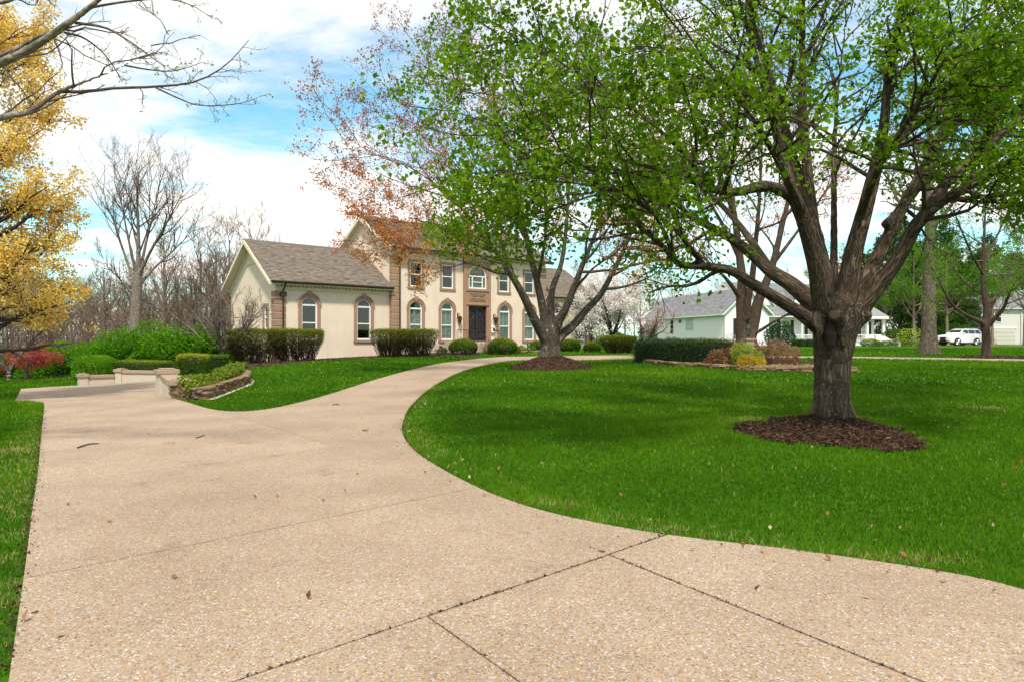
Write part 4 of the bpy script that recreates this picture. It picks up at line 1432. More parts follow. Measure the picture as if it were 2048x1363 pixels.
def remesh_wood(name, parts, voxel, mat, parent, smooth=6, knots=(), origin=None):
    """Fuses trunk and limbs (list of (pts, radii)) into one skin and lays bark coordinates along the nearest limb."""
    mb = MB()
    for P, r in parts:
        mb.tube([tuple(p) for p in P], [float(x) for x in r], 14)
    for c, r in knots:
        bm = bmesh.new(); bmesh.ops.create_icosphere(bm, subdivisions=2, radius=r)
        mb.add([tuple(v.co + Vector(c)) for v in bm.verts], [tuple(v.index for v in f.verts) for f in bm.faces]); bm.free()
    me = mb.mesh('tmp_wood', mat)
    o = bpy.data.objects.new('tmp_wood', me); COL.objects.link(o)
    m = o.modifiers.new('r', 'REMESH'); m.mode = 'VOXEL'; m.voxel_size = voxel
    s = o.modifiers.new('s', 'SMOOTH'); s.iterations = smooth; s.factor = .5
    dg = bpy.context.evaluated_depsgraph_get()
    ev = o.evaluated_get(dg)
    nm = bpy.data.meshes.new_from_object(ev)
    bpy.data.objects.remove(o); bpy.data.meshes.remove(me)
    n = len(nm.vertices)
    co = np.empty(n * 3, np.float32); nm.vertices.foreach_get('co', co); co = co.reshape(-1, 3)
    pts, tan, acc, off = [], [], [], 0.0
    for P, r in parts:
        q = []
        for i in range(len(P) - 1):
            for t in (0, .5):
                q.append(P[i] + (P[i + 1] - P[i]) * t)
        q = np.array(q + [P[-1]])
        tg = unit(np.gradient(q, axis=0))
        ln = np.concatenate([[0], np.cumsum(np.linalg.norm(q[1:] - q[:-1], axis=1))])
        pts.append(q); tan.append(tg); acc.append(ln + off); off += ln[-1] + 1.37
    pts = np.concatenate(pts); tan = np.concatenate(tan); acc = np.concatenate(acc)
    kd = KDTree(len(pts))
    for i, p in enumerate(pts):
        kd.insert(p, i)
    kd.balance()
    ix = np.array([kd.find(c)[1] for c in co])
    d = co - pts[ix]
    t = tan[ix]
    s_ = (d * t).sum(1)
    rad = d - t * s_[:, None]
    B = np.column_stack([rad[:, 0] + rad[:, 2] * .5, rad[:, 1], acc[ix] + s_])
    a = nm.attributes.new('bco', 'FLOAT_VECTOR', 'POINT')
    a.data.foreach_set('vector', B.astype(np.float32).ravel())
    nm.polygons.foreach_set('use_smooth', np.ones(len(nm.polygons), bool))
    nm.materials.clear(); nm.materials.append(MATS[mat])
    nm.name = name
    return link(name, nm, None, parent)


def veg_materials():
    mat_bark('bark_hero', (0.024, 0.016, 0.011), (0.21, 0.150, 0.108), 21, 1.0, ((0.42, 0.42, 0.37), 3.2, .70), .13, .03)
    mat_bark('bark_grey', (0.034, 0.026, 0.020), (0.17, 0.135, 0.105), 18, .9, ((0.34, 0.33, 0.28), 4.0, .61), .16, .03)
    mat_bark('bark_oak', (0.055, 0.042, 0.032), (0.27, 0.21, 0.16), 14, .8, ((0.34, 0.33, 0.28), 4.0, .64), .2, .03)
    mat_bark('bark_pale', (0.11, 0.088, 0.07), (0.33, 0.27, 0.22), 14, .5, None, .3)
    mat_bark('bark_brown', (0.035, 0.024, 0.017), (0.13, 0.092, 0.066), 22, .8, None, .15)
    mat_bark('bark_twig', (0.075, 0.052, 0.04), (0.175, 0.13, 0.10), 20, .3, None, .3)
    mat_bark('bark_wood', (0.14, 0.100, 0.070), (0.34, 0.26, 0.19), 10, .4, None, .3)
    mat_leaf('leaf_hero', [(0.0, (0.045, 0.110, 0.004)), (0.35, (0.105, 0.225, 0.008)), (0.75, (0.185, 0.335, 0.013)), (1.0, (0.30, 0.45, 0.035))], .60, .03)
    mat_leaf('leaf_red', [(0.0, (0.24, 0.07, 0.045)), (0.35, (0.42, 0.15, 0.065)), (0.75, (0.54, 0.24, 0.075)), (1.0, (0.60, 0.34, 0.09))], .4, .0)
    mat_leaf('leaf_yellow', [(0.0, (0.60, 0.37, 0.08)), (0.4, (0.78, 0.56, 0.15)), (0.8, (0.84, 0.67, 0.22)), (1.0, (0.86, 0.76, 0.32))], .45, .0, (1.1, 1.05, 0.85))
    mat_leaf('leaf_white', [(0.0, (0.70, 0.60, 0.56)), (0.4, (0.84, 0.78, 0.74)), (1.0, (0.88, 0.86, 0.83))], .4, .0, (1.0, 1.0, 1.0))
    mat_leaf('leaf_pink', [(0.0, (0.42, 0.24, 0.25)), (0.6, (0.60, 0.42, 0.42)), (1.0, (0.68, 0.56, 0.53))], .4, 0.01, (1.0, 1.0, 1.0))
    mat_leaf('leaf_lilac', [(0.0, (0.27, 0.17, 0.24)), (0.6, (0.42, 0.29, 0.38)), (1.0, (0.5, 0.40, 0.44))], .4, 0.01, (1.0, 1.0, 1.0))
    mat_leaf('leaf_crimson', [(0.0, (0.36, 0.05, 0.06)), (0.6, (0.60, 0.11, 0.12)), (1.0, (0.66, 0.24, 0.18))], .4, .0)
    mat_leaf('leaf_burgundy', [(0.0, (0.085, 0.028, 0.024)), (0.6, (0.22, 0.085, 0.07)), (1.0, (0.38, 0.20, 0.15))], .35, .02)
    mat_leaf('leaf_bright', [(0.0, (0.035, 0.13, 0.006)), (0.5, (0.085, 0.25, 0.012)), (1.0, (0.20, 0.38, 0.025))], .5, 0.03)
    mat_leaf('leaf_lime', [(0.0, (0.12, 0.25, 0.012)), (0.6, (0.28, 0.42, 0.03)), (1.0, (0.45, 0.52, 0.09))], .5, 0.03)
    mat_leaf('leaf_box', [(0.0, (0.020, 0.055, 0.006)), (0.45, (0.055, 0.130, 0.012)), (0.75, (0.15, 0.22, 0.018)), (1.0, (0.38, 0.40, 0.04))], .40, .04)
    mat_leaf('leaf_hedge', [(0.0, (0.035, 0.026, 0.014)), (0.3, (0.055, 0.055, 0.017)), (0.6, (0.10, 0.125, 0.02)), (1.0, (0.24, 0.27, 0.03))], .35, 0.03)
    mat_leaf('leaf_holly', [(0.0, (0.010, 0.030, 0.008)), (0.6, (0.030, 0.075, 0.018)), (0.9, (0.07, 0.12, 0.03)), (1.0, (0.25, 0.13, 0.05))], .2, 0.12)
    mat_leaf('leaf_pine', [(0.0, (0.018, 0.050, 0.010)), (0.6, (0.055, 0.125, 0.02)), (1.0, (0.13, 0.21, 0.035))], .3, .02)
    mat_leaf('leaf_brush', [(0.0, (0.10, 0.075, 0.055)), (0.6, (0.19, 0.145, 0.105)), (1.0, (0.28, 0.22, 0.15))], .2, 0.00)
    mat_leaf('leaf_gold', [(0.0, (0.34, 0.20, 0.015)), (0.6, (0.55, 0.38, 0.03)), (1.0, (0.62, 0.50, 0.10))], .45, 0.01)
    mat_leaf('leaf_ivy', [(0.0, (0.05, 0.10, 0.012)), (0.5, (0.13, 0.20, 0.02)), (1.0, (0.33, 0.37, 0.06))], .35, 0.06)
    mat_leaf('leaf_straw', [(0.0, (0.22, 0.20, 0.07)), (0.6, (0.42, 0.34, 0.15)), (1.0, (0.55, 0.46, 0.24))], .3, 0.01)
    mat_leaf('leaf_dead', [(0.0, (0.13, 0.06, 0.025)), (0.6, (0.33, 0.19, 0.09)), (1.0, (0.55, 0.44, 0.30))], .2, 0.03)


veg_materials()


# ------------------------------------------------------------------ the big foreground tree
def hero_tree():
    rg = np.random.default_rng(21)
    Y0 = HERO[1]
    zb = T(*HERO) + .12
    root = empty('shade_tree', (0, 0, 0), 0, 'big broad-crowned tree with fresh green leaves standing in the foreground mulch ring', 'tree')
    base = at(1665, 845, Y0)
    trunk = [(1665, 862, 0, .40), (1665, 845, 0, .375), (1664, 820, 0, .325), (1664, 770, 0, .305), (1665, 720, 0, .315), (1668, 680, 0, .36), (1672, 645, 0, .39), (1675, 615, 0, .40), (1676, 590, 0, .26)]
    L = {
        'a': [(1640, 655, -.1, .16), (1606, 630, -.3, .125), (1565, 604, -.55, .11), (1501, 565, -.9, .095), (1461, 541, -1.1, .085), (1412, 533, -1.3, .072), (1358, 528, -1.6, .062), (1324, 491, -1.9, .05), (1250, 417, -2.2, .04), (1180, 365, -2.5, .03), (1100, 318, -2.7, .018)],
        'b': [(1640, 620, .2, 0.180), (1584, 570, .3, 0.149), (1545, 545, .4, 0.131), (1506, 510, .5, 0.113), (1461, 476, .6, 0.095), (1417, 452, .7, 0.081), (1373, 427, .8, 0.068), (1353, 396, .9, 0.054), (1336, 350, 1.0, 0.041), (1290, 270, 1.2, 0.027), (1240, 190, 1.4, 0.016)],
        'c': [(1655, 640, -.1, 0.202), (1643, 600, -.25, 0.175), (1633, 535, -.45, 0.152), (1614, 466, -.7, 0.129), (1594, 407, -.9, 0.115), (1565, 383, -1.1, 0.097), (1525, 371, -1.4, 0.087), (1476, 384, -1.7, 0.078), (1422, 378, -2.0, 0.069), (1378, 353, -2.2, 0.055), (1334, 343, -2.5, 0.046), (1240, 318, -2.9, 0.033), (1120, 285, -3.2, 0.024), (1000, 262, -3.4, 0.015)],
        'd': [(1606, 440, -.8, .12), (1583, 380, -.8, .105), (1566, 316, -.8, .09), (1541, 221, -.9, .075), (1516, 130, -1, .06), (1496, 59, -1.1, .05), (1470, -30, -1.2, .035), (1440, -150, -1.3, .018)],
        'e': [(1664, 620, .1, .20), (1650, 560, .3, .17), (1624, 447, .5, .13), (1600, 365, .6, .11), (1567, 252, .8, .09), (1540, 158, .9, .075), (1510, 60, 1.0, .06), (1480, -60, 1.1, .04), (1450, -190, 1.2, .02)],
        'f': [(1628, 460, .5, .12), (1616, 355, .4, .10), (1607, 237, .3, .085), (1605, 118, .2, .07), (1602, 0, .1, .05), (1600, -130, 0, .025)],
        'g': [(1672, 610, .25, .12), (1668, 560, .5, .085), (1668, 447, .9, .07), (1669, 299, 1.3, .055), (1676, 180, 1.5, .04), (1690, 60, 1.6, .028), (1700, -60, 1.7, .015)],
        'h': [(1685, 630, .0, 0.206), (1694, 580, -.1, 0.185), (1707, 506, -.2, 0.159), (1732, 412, -.3, 0.133), (1748, 350, -.3, 0.120), (1766, 300, -.3, 0.103), (1800, 270, -.2, 0.086), (1843, 237, -.1, 0.073), (1903, 213, .1, 0.056), (1950, 150, .2, 0.039), (2000, 60, .3, 0.022)],
        'i': [(1755, 320, -.3, .11), (1768, 252, -.5, .09), (1775, 170, -.7, .075), (1790, 80, -.9, .055), (1810, -40, -1.1, .03)],
        'j': [(1700, 640, .3, 0.185), (1726, 570, .5, 0.151), (1771, 486, .8, 0.130), (1806, 412, 1.0, 0.113), (1840, 350, 1.2, 0.097), (1870, 290, 1.3, 0.084), (1890, 245, 1.4, 0.071), (1925, 160, 1.5, 0.055), (1955, 90, 1.6, 0.042), (1980, -20, 1.7, 0.025)],
        'k': [(1700, 655, -.1, 0.178), (1735, 600, -.2, 0.152), (1791, 525, -.4, 0.130), (1835, 447, -.6, 0.118), (1880, 405, -.7, 0.104), (1930, 377, -.9, 0.089), (1987, 343, -1.1, 0.081), (2048, 309, -1.3, 0.070), (2120, 268, -1.6, 0.052), (2210, 215, -1.9, 0.030), (2290, 150, -2.1, 0.015)],
        'l': [(1850, 425, -.55, 0.104), (1899, 360, -.4, 0.092), (1958, 304, -.3, 0.080), (2017, 258, -.2, 0.068), (2090, 200, -.1, 0.048), (2170, 120, 0, 0.028), (2230, 30, 0, 0.014)],
        'm': [(1770, 450, .7, .09), (1820, 400, 1.6, .07), (1870, 330, 2.6, .055), (1900, 250, 3.4, .04), (1920, 150, 4.0, .022)],
        'n': [(1600, 420, -1.0, .08), (1560, 330, -2.2, .06), (1500, 230, -3.2, .045), (1420, 130, -4.0, .03), (1330, 40, -4.5, .016)],
        'o': [(1545, 545, .4, .09), (1470, 440, 1.8, .07), (1380, 350, 3.0, .052), (1280, 260, 3.8, .036), (1180, 190, 4.4, .02)],
        'p': [(1640, 480, .5, .09), (1590, 330, 2.0, .07), (1520, 200, 3.2, .052), (1430, 90, 4.0, .035), (1340, 0, 4.6, .018)],
        'q': [(1720, 430, -.3, .08), (1760, 330, -1.8, .06), (1830, 220, -3.0, .045), (1900, 100, -3.8, .028), (1960, -20, -4.2, .015)],
        'r': [(1412, 533, -1.3, .05), (1330, 440, -2.4, .042), (1230, 380, -3.0, .034), (1110, 350, -3.3, .026), (990, 340, -3.5, .015)],
        's': [(1353, 396, .9, .05), (1250, 330, 1.3, .04), (1120, 250, 1.6, .03), (1000, 190, 1.8, .022), (880, 150, 1.9, .012)],
        't': [(1325, 490, -1.9, .04), (1230, 470, -1.4, .032), (1120, 440, -1.0, .025), (1020, 440, -.6, .018), (930, 430, -.3, .01)],
        'v': [(1958, 304, -.3, .07), (1990, 230, -1.2, .055), (2030, 140, -2.0, .04), (2070, 40, -2.6, .02)],
        'w': [(1987, 343, -1.1, .06), (2030, 360, -2.0, .045), (2080, 350, -2.8, .03), (2140, 330, -3.4, .015)],
        'x': [(1903, 213, .1, .05), (1960, 230, 1.2, .04), (2030, 220, 2.2, .03), (2110, 190, 3.0, .014)],
        'u': [(1430, 380, -2.0, .05), (1330, 270, -2.4, .04), (1210, 180, -2.7, .03), (1090, 110, -2.9, .022), (980, 60, -3.0, .012)],
    }
    parts = [limb(trunk, Y0)] + [limb(p, Y0) for p in L.values()]
    # pruning stubs and the two old cuts
    stub1 = (np.array([at(1678, 650, Y0 - .36), at(1671, 632, Y0 - .52), at(1669, 630, Y0 - .60)]), np.array([.13, .125, .12]))
    stub2 = (np.array([at(1712, 640, Y0 - .1), at(1730, 632, Y0 - .2), at(1738, 626, Y0 - .26)]), np.array([.15, .12, .10]))
    stub3 = (np.array([at(1636, 690, Y0 - .36), at(1640, 660, Y0 - .42), at(1632, 640, Y0 - .30)]), np.array([.05, .07, .09]))
    stub4 = (np.array([at(1686, 690, Y0 - .36), at(1682, 668, Y0 - .42), at(1684, 648, Y0 - .36)]), np.array([.05, .07, .08]))
    # root flare
    flare = []
    for k in range(7):
        a = k * .9 + .3
        c = np.array([HERO[0], HERO[1], zb])
        d = np.array([math.cos(a), math.sin(a), 0])
        flare.append((np.array([c + d * .16 + [0, 0, .34], c + d * .27 + [0, 0, .12], c + d * .34 + [0, 0, -.04], c + d * .44 + [0, 0, -.16]]), np.array([.09, .10, .09, .06])))
    tr = remesh_wood('trunk', parts + [stub1, stub2, stub3, stub4] + flare, .042, 'bark_hero', root, 5)
    MB().tube([at(1669.3, 630, Y0 - .595), at(1668.8, 629.8, Y0 - .612)], [.078, .066], 14).build('pruning_scar', mat_plain('old_cut', (0.13, 0.085, 0.06), .9, .5, 30, .6, 50), tr)
    MB().tube([at(1738.5, 625.6, Y0 - .262), at(1740.5, 624.6, Y0 - .275)], [.072, .06], 12).build('pruning_scar', 'old_cut', tr)
    bm = MB()
    bm.lathe([(.02, -.30), (.085, -.18), (.11, 0), (.075, .14), (.02, .22)], tuple(at(1660, 668, Y0 - .40)), 12)
    bm.build('hollow_shade_lump', mat_plain('hollow_shade', (0.035, 0.020, 0.013), .95, .6, 22, 1.0, 30), tr)  # dark solid lump standing for a hollow; its shade is in the colour
    # branches
    W = Wood()
    P0, R0 = [], []
    for k, p in L.items():
        P, r = limb(p, Y0)
        s = np.concatenate([[0], np.cumsum(np.linalg.norm(P[1:] - P[:-1], axis=1))])
        u = np.linspace(0, s[-1], 16)
        P0.append(np.stack([np.interp(u, s, P[:, i]) for i in range(3)], 1)); R0.append(np.interp(u, s, r))
    P0 = np.array(P0); R0 = np.array(R0)
    cen = np.array([HERO[0] - .3, HERO[1], 6.4])

    def outward(d, s, amt=.35):
        return unit(d + unit(s - cen) * amt)
    s, d, ln, rad = spawn(rg, P0, R0, 17, .34, 1.0, (.85, .25), (.26, .44), tipfade=.35, rr=.5)
    ln = np.clip(ln, .7, 2.3); rad = np.clip(rad, .012, .04)
    d = outward(d, s)
    P1 = grow(rg, s, d, ln, 7, .16, (0, 0, .03)); R1 = taper(rad, 7, .35)
    ok = (P1[:, -1, 2] > 3.0) | (P1[:, -1, 2] > P1[:, 0, 2] - .35)
    P1, R1 = P1[ok], R1[ok]
    W.tubes(P1, R1, 5)
    s, d, ln, rad = spawn(rg, P1, R1, 7, .2, 1.0, (.75, .25), (.32, .6), tipfade=.3, rr=.55)
    ln = np.clip(ln, .3, 1.1)
    P2 = grow(rg, s, d, ln, 5, .2, (0, 0, .01)); R2 = taper(np.clip(rad, .005, .014), 5, .4)
    W.tubes(P2, R2, 3)
    s, d, ln, rad = spawn(rg, P2, R2, 4, .25, 1.0, (.7, .3), (.4, .7), tipfade=.2, rr=.6)
    P3 = grow(rg, s, d, np.clip(ln, .12, .5), 3, .25, (0, 0, -.02)); R3 = taper(np.clip(rad, .003, .006), 3, .5)
    vis = rg.uniform(0, 1, len(P3)) < .45
    W.tubes(P3[vis], R3[vis], 3)
    W.build('branches', 'bark_brown', root)
    # leaves in loose clusters at the spur ends
    tips, dr = along(rg, P3, 1, .45, .0)
    keep = rg.uniform(0, 1, len(tips)) < .90
    # bare inner wood and a lower edge that hangs free over the lawn
    dist = np.linalg.norm((tips - cen) / np.array([1, 1, .9]), axis=1)
    keep &= rg.uniform(0, 1, len(tips)) < np.clip((dist - .6) / 2.2, .25, 1)
    keep &= tips[:, 2] > 2.3
    keep &= tips[:, 1] > 6.6
    tips = tips[keep]
    per = 7
    c = np.repeat(tips, per, 0)
    tone = np.repeat(rg.normal(0, .16, len(tips)), per)
    c = c + rg.normal(0, .075, c.shape)
    r = .45 + tone + rg.normal(0, .14, len(c))
    leaf_mesh('crown', rg, c, np.full(len(c), .08), 'leaf_hero', root, up=.35, aspect=.78, hang=.5, rnd=r)
    print('hero leaves', len(c), 'p2', len(P2), 'p3', len(P3))


hero_tree()


# ------------------------------------------------------------------ many-stemmed tree before the house
def red_tree(name, label, center, Y0, stems, mat_b, nleaf_per, leaf_size, cen, shell, rg, per1=15, per2=8, per3=4, len1=(.30, .5), clip1=(.8, 3.2), voxel=.06, leaf='leaf_red', hang=.1, trop=.04, group=None, extra=(), kink=.16, thin=1.0, twig_share=.7):
    root = empty(name, (0, 0, 0), 0, label, 'tree', group)
    parts = [limb(p, Y0) for p in stems]
    remesh_wood('trunk', parts + list(extra), voxel, mat_b, root, 4)
    P0, R0 = [], []
    for P, r in parts[1:]:
        s = np.concatenate([[0], np.cumsum(np.linalg.norm(P[1:] - P[:-1], axis=1))])
        u = np.linspace(0, s[-1], 16)
        P0.append(np.stack([np.interp(u, s, P[:, i]) for i in range(3)], 1)); R0.append(np.interp(u, s, r))
    P0 = np.array(P0); R0 = np.array(R0)
    W = Wood()
    s, d, ln, rad = spawn(rg, P0, R0, per1, .3, 1.0, (.75, .25), len1, tipfade=.4, rr=.5)
    ln = np.clip(ln, *clip1)
    d = unit(d + unit(s - cen) * .3)
    P1 = grow(rg, s, d, ln, 7, kink, (0, 0, trop)); R1 = taper(np.clip(rad, .015, .07), 7, .3)
    W.tubes(P1, R1, 5)
    s, d, ln, rad = spawn(rg, P1, R1, per2, .2, 1.0, (.7, .25), (.3, .55), tipfade=.3, rr=.55)
    P2 = grow(rg, s, d, np.clip(ln, .35, 1.5), 5, .2, (0, 0, trop)); R2 = taper(np.clip(rad, .007, .02), 5, .4)
    W.tubes(P2, R2, 3)
    s, d, ln, rad = spawn(rg, P2, R2, per3, .25, 1.0, (.6, .3), (.4, .7), tipfade=.2, rr=.6)
    P3 = grow(rg, s, d, np.clip(ln, .2, .7), 3, .2, (0, 0, trop)); R3 = taper(np.clip(rad, .005, .009), 3, .6)
    sel = rg.uniform(0, 1, len(P3)) < twig_share
    W.tubes(P3[sel], R3[sel], 3)
    W.build('branches', 'bark_twig', root)
    tips, dr = along(rg, P3, 1, .4, 0)
    if nleaf_per:
        k = rg.uniform(0, 1, len(tips)) < thin
        tips = tips[k]
        c = np.repeat(tips, nleaf_per, 0)
        tone = np.repeat(rg.normal(0, .15, len(tips)), nleaf_per)
        c = c + rg.normal(0, leaf_size * .9, c.shape)
        # redder high up, more golden low down, as the two kinds of bud break
        r = .5 + tone + rg.normal(0, .18, len(c)) - .07 * (c[:, 2] - cen[2])
        leaf_mesh('crown', rg, c, np.full(len(c), leaf_size), leaf, root, up=.2, aspect=.6, hang=hang, rnd=r)
    print(name, len(P1), len(P2), len(P3), len(tips) * nleaf_per)
    return root


def center_tree():
    rg = np.random.default_rng(5)
    Y0 = CT[1]
    stems = [
        [(1099, 716, 0, 0.527), (1099, 704, 0, 0.425), (1099, 690, 0, 0.383), (1100, 676, 0, 0.391), (1101, 662, 0, 0.340), (1101, 650, 0, 0.238)],
        [(1092, 680, -.1, 0.255), (1080, 660, -.3, 0.221), (1067, 635, -.6, 0.191), (1048, 594, -1, 0.166), (1031, 564, -1.3, 0.145), (1013, 536, -1.6, 0.128), (994, 506, -1.9, 0.111), (970, 480, -2.2, 0.098), (940, 437, -2.6, 0.076), (890, 385, -3, 0.055), (820, 335, -3.4, 0.038), (740, 300, -3.7, 0.021), (690, 285, -3.9, 0.010)],
        [(1020, 548, -1.5, 0.085), (988, 544, -1.9, 0.072), (962, 533, -2.2, 0.064), (938, 527, -2.5, 0.055), (905, 517, -2.8, 0.043), (850, 503, -3.2, 0.031), (790, 488, -3.5, 0.019), (735, 470, -3.7, 0.010)],
        [(1096, 670, .1, 0.238), (1091, 648, .0, 0.204), (1082, 600, -.2, 0.170), (1071, 551, -.4, 0.145), (1061, 512, -.5, 0.128), (1052, 470, -.6, 0.111), (1035, 400, -.8, 0.085), (1010, 310, -1.0, 0.064), (980, 210, -1.2, 0.043), (950, 120, -1.3, 0.017)],
        [(1102, 670, .3, 0.221), (1102, 640, .5, 0.187), (1102, 598, .8, 0.157), (1107, 570, 1.0, 0.140), (1121, 534, 1.3, 0.119), (1130, 480, 1.6, 0.102), (1136, 400, 2, 0.076), (1140, 300, 2.3, 0.055), (1150, 180, 2.5, 0.034), (1155, 90, 2.6, 0.015)],
        [(1106, 672, .0, 0.238), (1116, 645, -.2, 0.200), (1130, 620, -.4, 0.170), (1145, 583, -.6, 0.149), (1157, 551, -.8, 0.128), (1168, 523, -.9, 0.111), (1181, 491, -1, 0.093), (1205, 430, -1.2, 0.072), (1230, 350, -1.4, 0.051), (1250, 260, -1.5, 0.025)],
        [(1146, 582, -.6, 0.085), (1168, 557, -.4, 0.072), (1190, 534, -.2, 0.064), (1241, 498, .2, 0.047), (1275, 451, .5, 0.034), (1310, 400, .7, 0.017)],
        [(1110, 688, .1, 0.255), (1121, 672, .2, 0.217), (1147, 650, .5, 0.187), (1172, 620, .8, 0.162), (1202, 588, 1.1, 0.140), (1228, 540, 1.4, 0.119), (1243, 510, 1.6, 0.102), (1268, 455, 1.9, 0.076), (1300, 390, 2.2, 0.051), (1330, 310, 2.4, 0.025)],
        [(1031, 564, -1.3, 0.102), (1000, 480, -.5, 0.085), (960, 400, .3, 0.068), (905, 330, 1.0, 0.047), (840, 270, 1.5, 0.030), (780, 230, 1.8, 0.013)],
        [(1075, 560, -.4, 0.102), (1090, 480, -1.4, 0.076), (1090, 400, -2.2, 0.060), (1080, 300, -2.8, 0.038), (1060, 200, -3.1, 0.017)],
        [(994, 506, -1.9, 0.068), (930, 470, -1.2, 0.051), (860, 440, -.6, 0.038), (790, 410, -.2, 0.025), (720, 390, .1, 0.013)],
        [(1052, 470, -.6, 0.076), (1000, 380, .8, 0.060), (930, 280, 1.8, 0.043), (870, 180, 2.4, 0.025), (830, 90, 2.7, 0.010)],
    ]
    c3 = at(1100, 700, Y0)
    zb = T(*CT) + .45
    flare = []
    for k in range(8):
        a = k * .785 + .2
        c = np.array([CT[0], CT[1], zb]); d = np.array([math.cos(a), math.sin(a), 0])
        flare.append((np.array([c + d * .15 + [0, 0, .55], c + d * .28 + [0, 0, .25], c + d * .40 + [0, 0, .0], c + d * .55 + [0, 0, -.2]]), np.array([.12, .15, .12, .07])))
    red_tree('maple_tree', 'many-stemmed lichen-grey tree with sparse orange-red buds before the cream house', CT, Y0, stems, 'bark_grey', 9, .09,
             np.array([CT[0] - 1.2, CT[1], 6.5]), None, rg, per1=15, per2=8, per3=4, extra=flare, clip1=(1.0, 3.0), thin=1.0, twig_share=.5)


center_tree()


def back_red_tree():
    rg = np.random.default_rng(8)
    Y0 = 39.0
    stems = [
        [(1492, 694, 0, .75), (1492, 680, 0, .6), (1491, 668, 0, .50), (1490, 655, 0, .34)],
        [(1484, 672, 0, .36), (1484, 640, 0, .33), (1482, 600, .1, .29), (1484, 560, .2, .26), (1480, 520, .3, .23), (1470, 440, .5, .18), (1455, 340, .8, .13), (1440, 220, 1, .08), (1425, 100, 1.2, .03)],
        [(1500, 672, .1, .38), (1508, 640, .2, .34), (1516, 605, .3, .30), (1530, 570, .4, .25), (1545, 530, .5, .21), (1560, 470, .7, .17), (1580, 380, .9, .12), (1595, 270, 1.1, .08), (1610, 150, 1.2, .03)],
        [(1492, 640, -.2, .24), (1496, 600, -.4, .21), (1505, 550, -.7, .18), (1512, 480, -1, .14), (1520, 380, -1.4, .10), (1525, 260, -1.7, .06), (1530, 140, -1.9, .025)],
        [(1508, 668, -.2, .12), (1530, 655, -.6, .10), (1545, 645, -.9, .09), (1575, 628, -1.2, .075), (1610, 605, -1.6, .06), (1640, 570, -2, .045), (1670, 530, -2.3, .025)],
        [(1482, 600, .1, .16), (1462, 570, -.4, .13), (1440, 545, -.9, .10), (1405, 515, -1.4, .075), (1360, 490, -1.8, .05), (1310, 470, -2.1, .025)],
        [(1480, 520, .3, .15), (1440, 440, .9, .11), (1390, 360, 1.4, .08), (1340, 280, 1.8, .05), (1300, 200, 2, .02)],
        [(1470, 440, .5, .12), (1430, 330, -.5, .09), (1380, 220, -1.3, .06), (1330, 110, -1.9, .025)],
        [(1545, 530, .5, .13), (1590, 470, 1.2, .1), (1640, 400, 1.8, .07), (1690, 320, 2.2, .03)],
    ]
    red_tree('maple_tree', 'rust-budded tree with two dark stems behind the clipped hedge, before the white house', None, Y0, stems, 'bark_brown', 6, .11,
             at(1490, 430, Y0), None, rg, per1=12, per2=7, per3=4, clip1=(1.2, 3.6), voxel=.07, thin=.8)


back_red_tree()

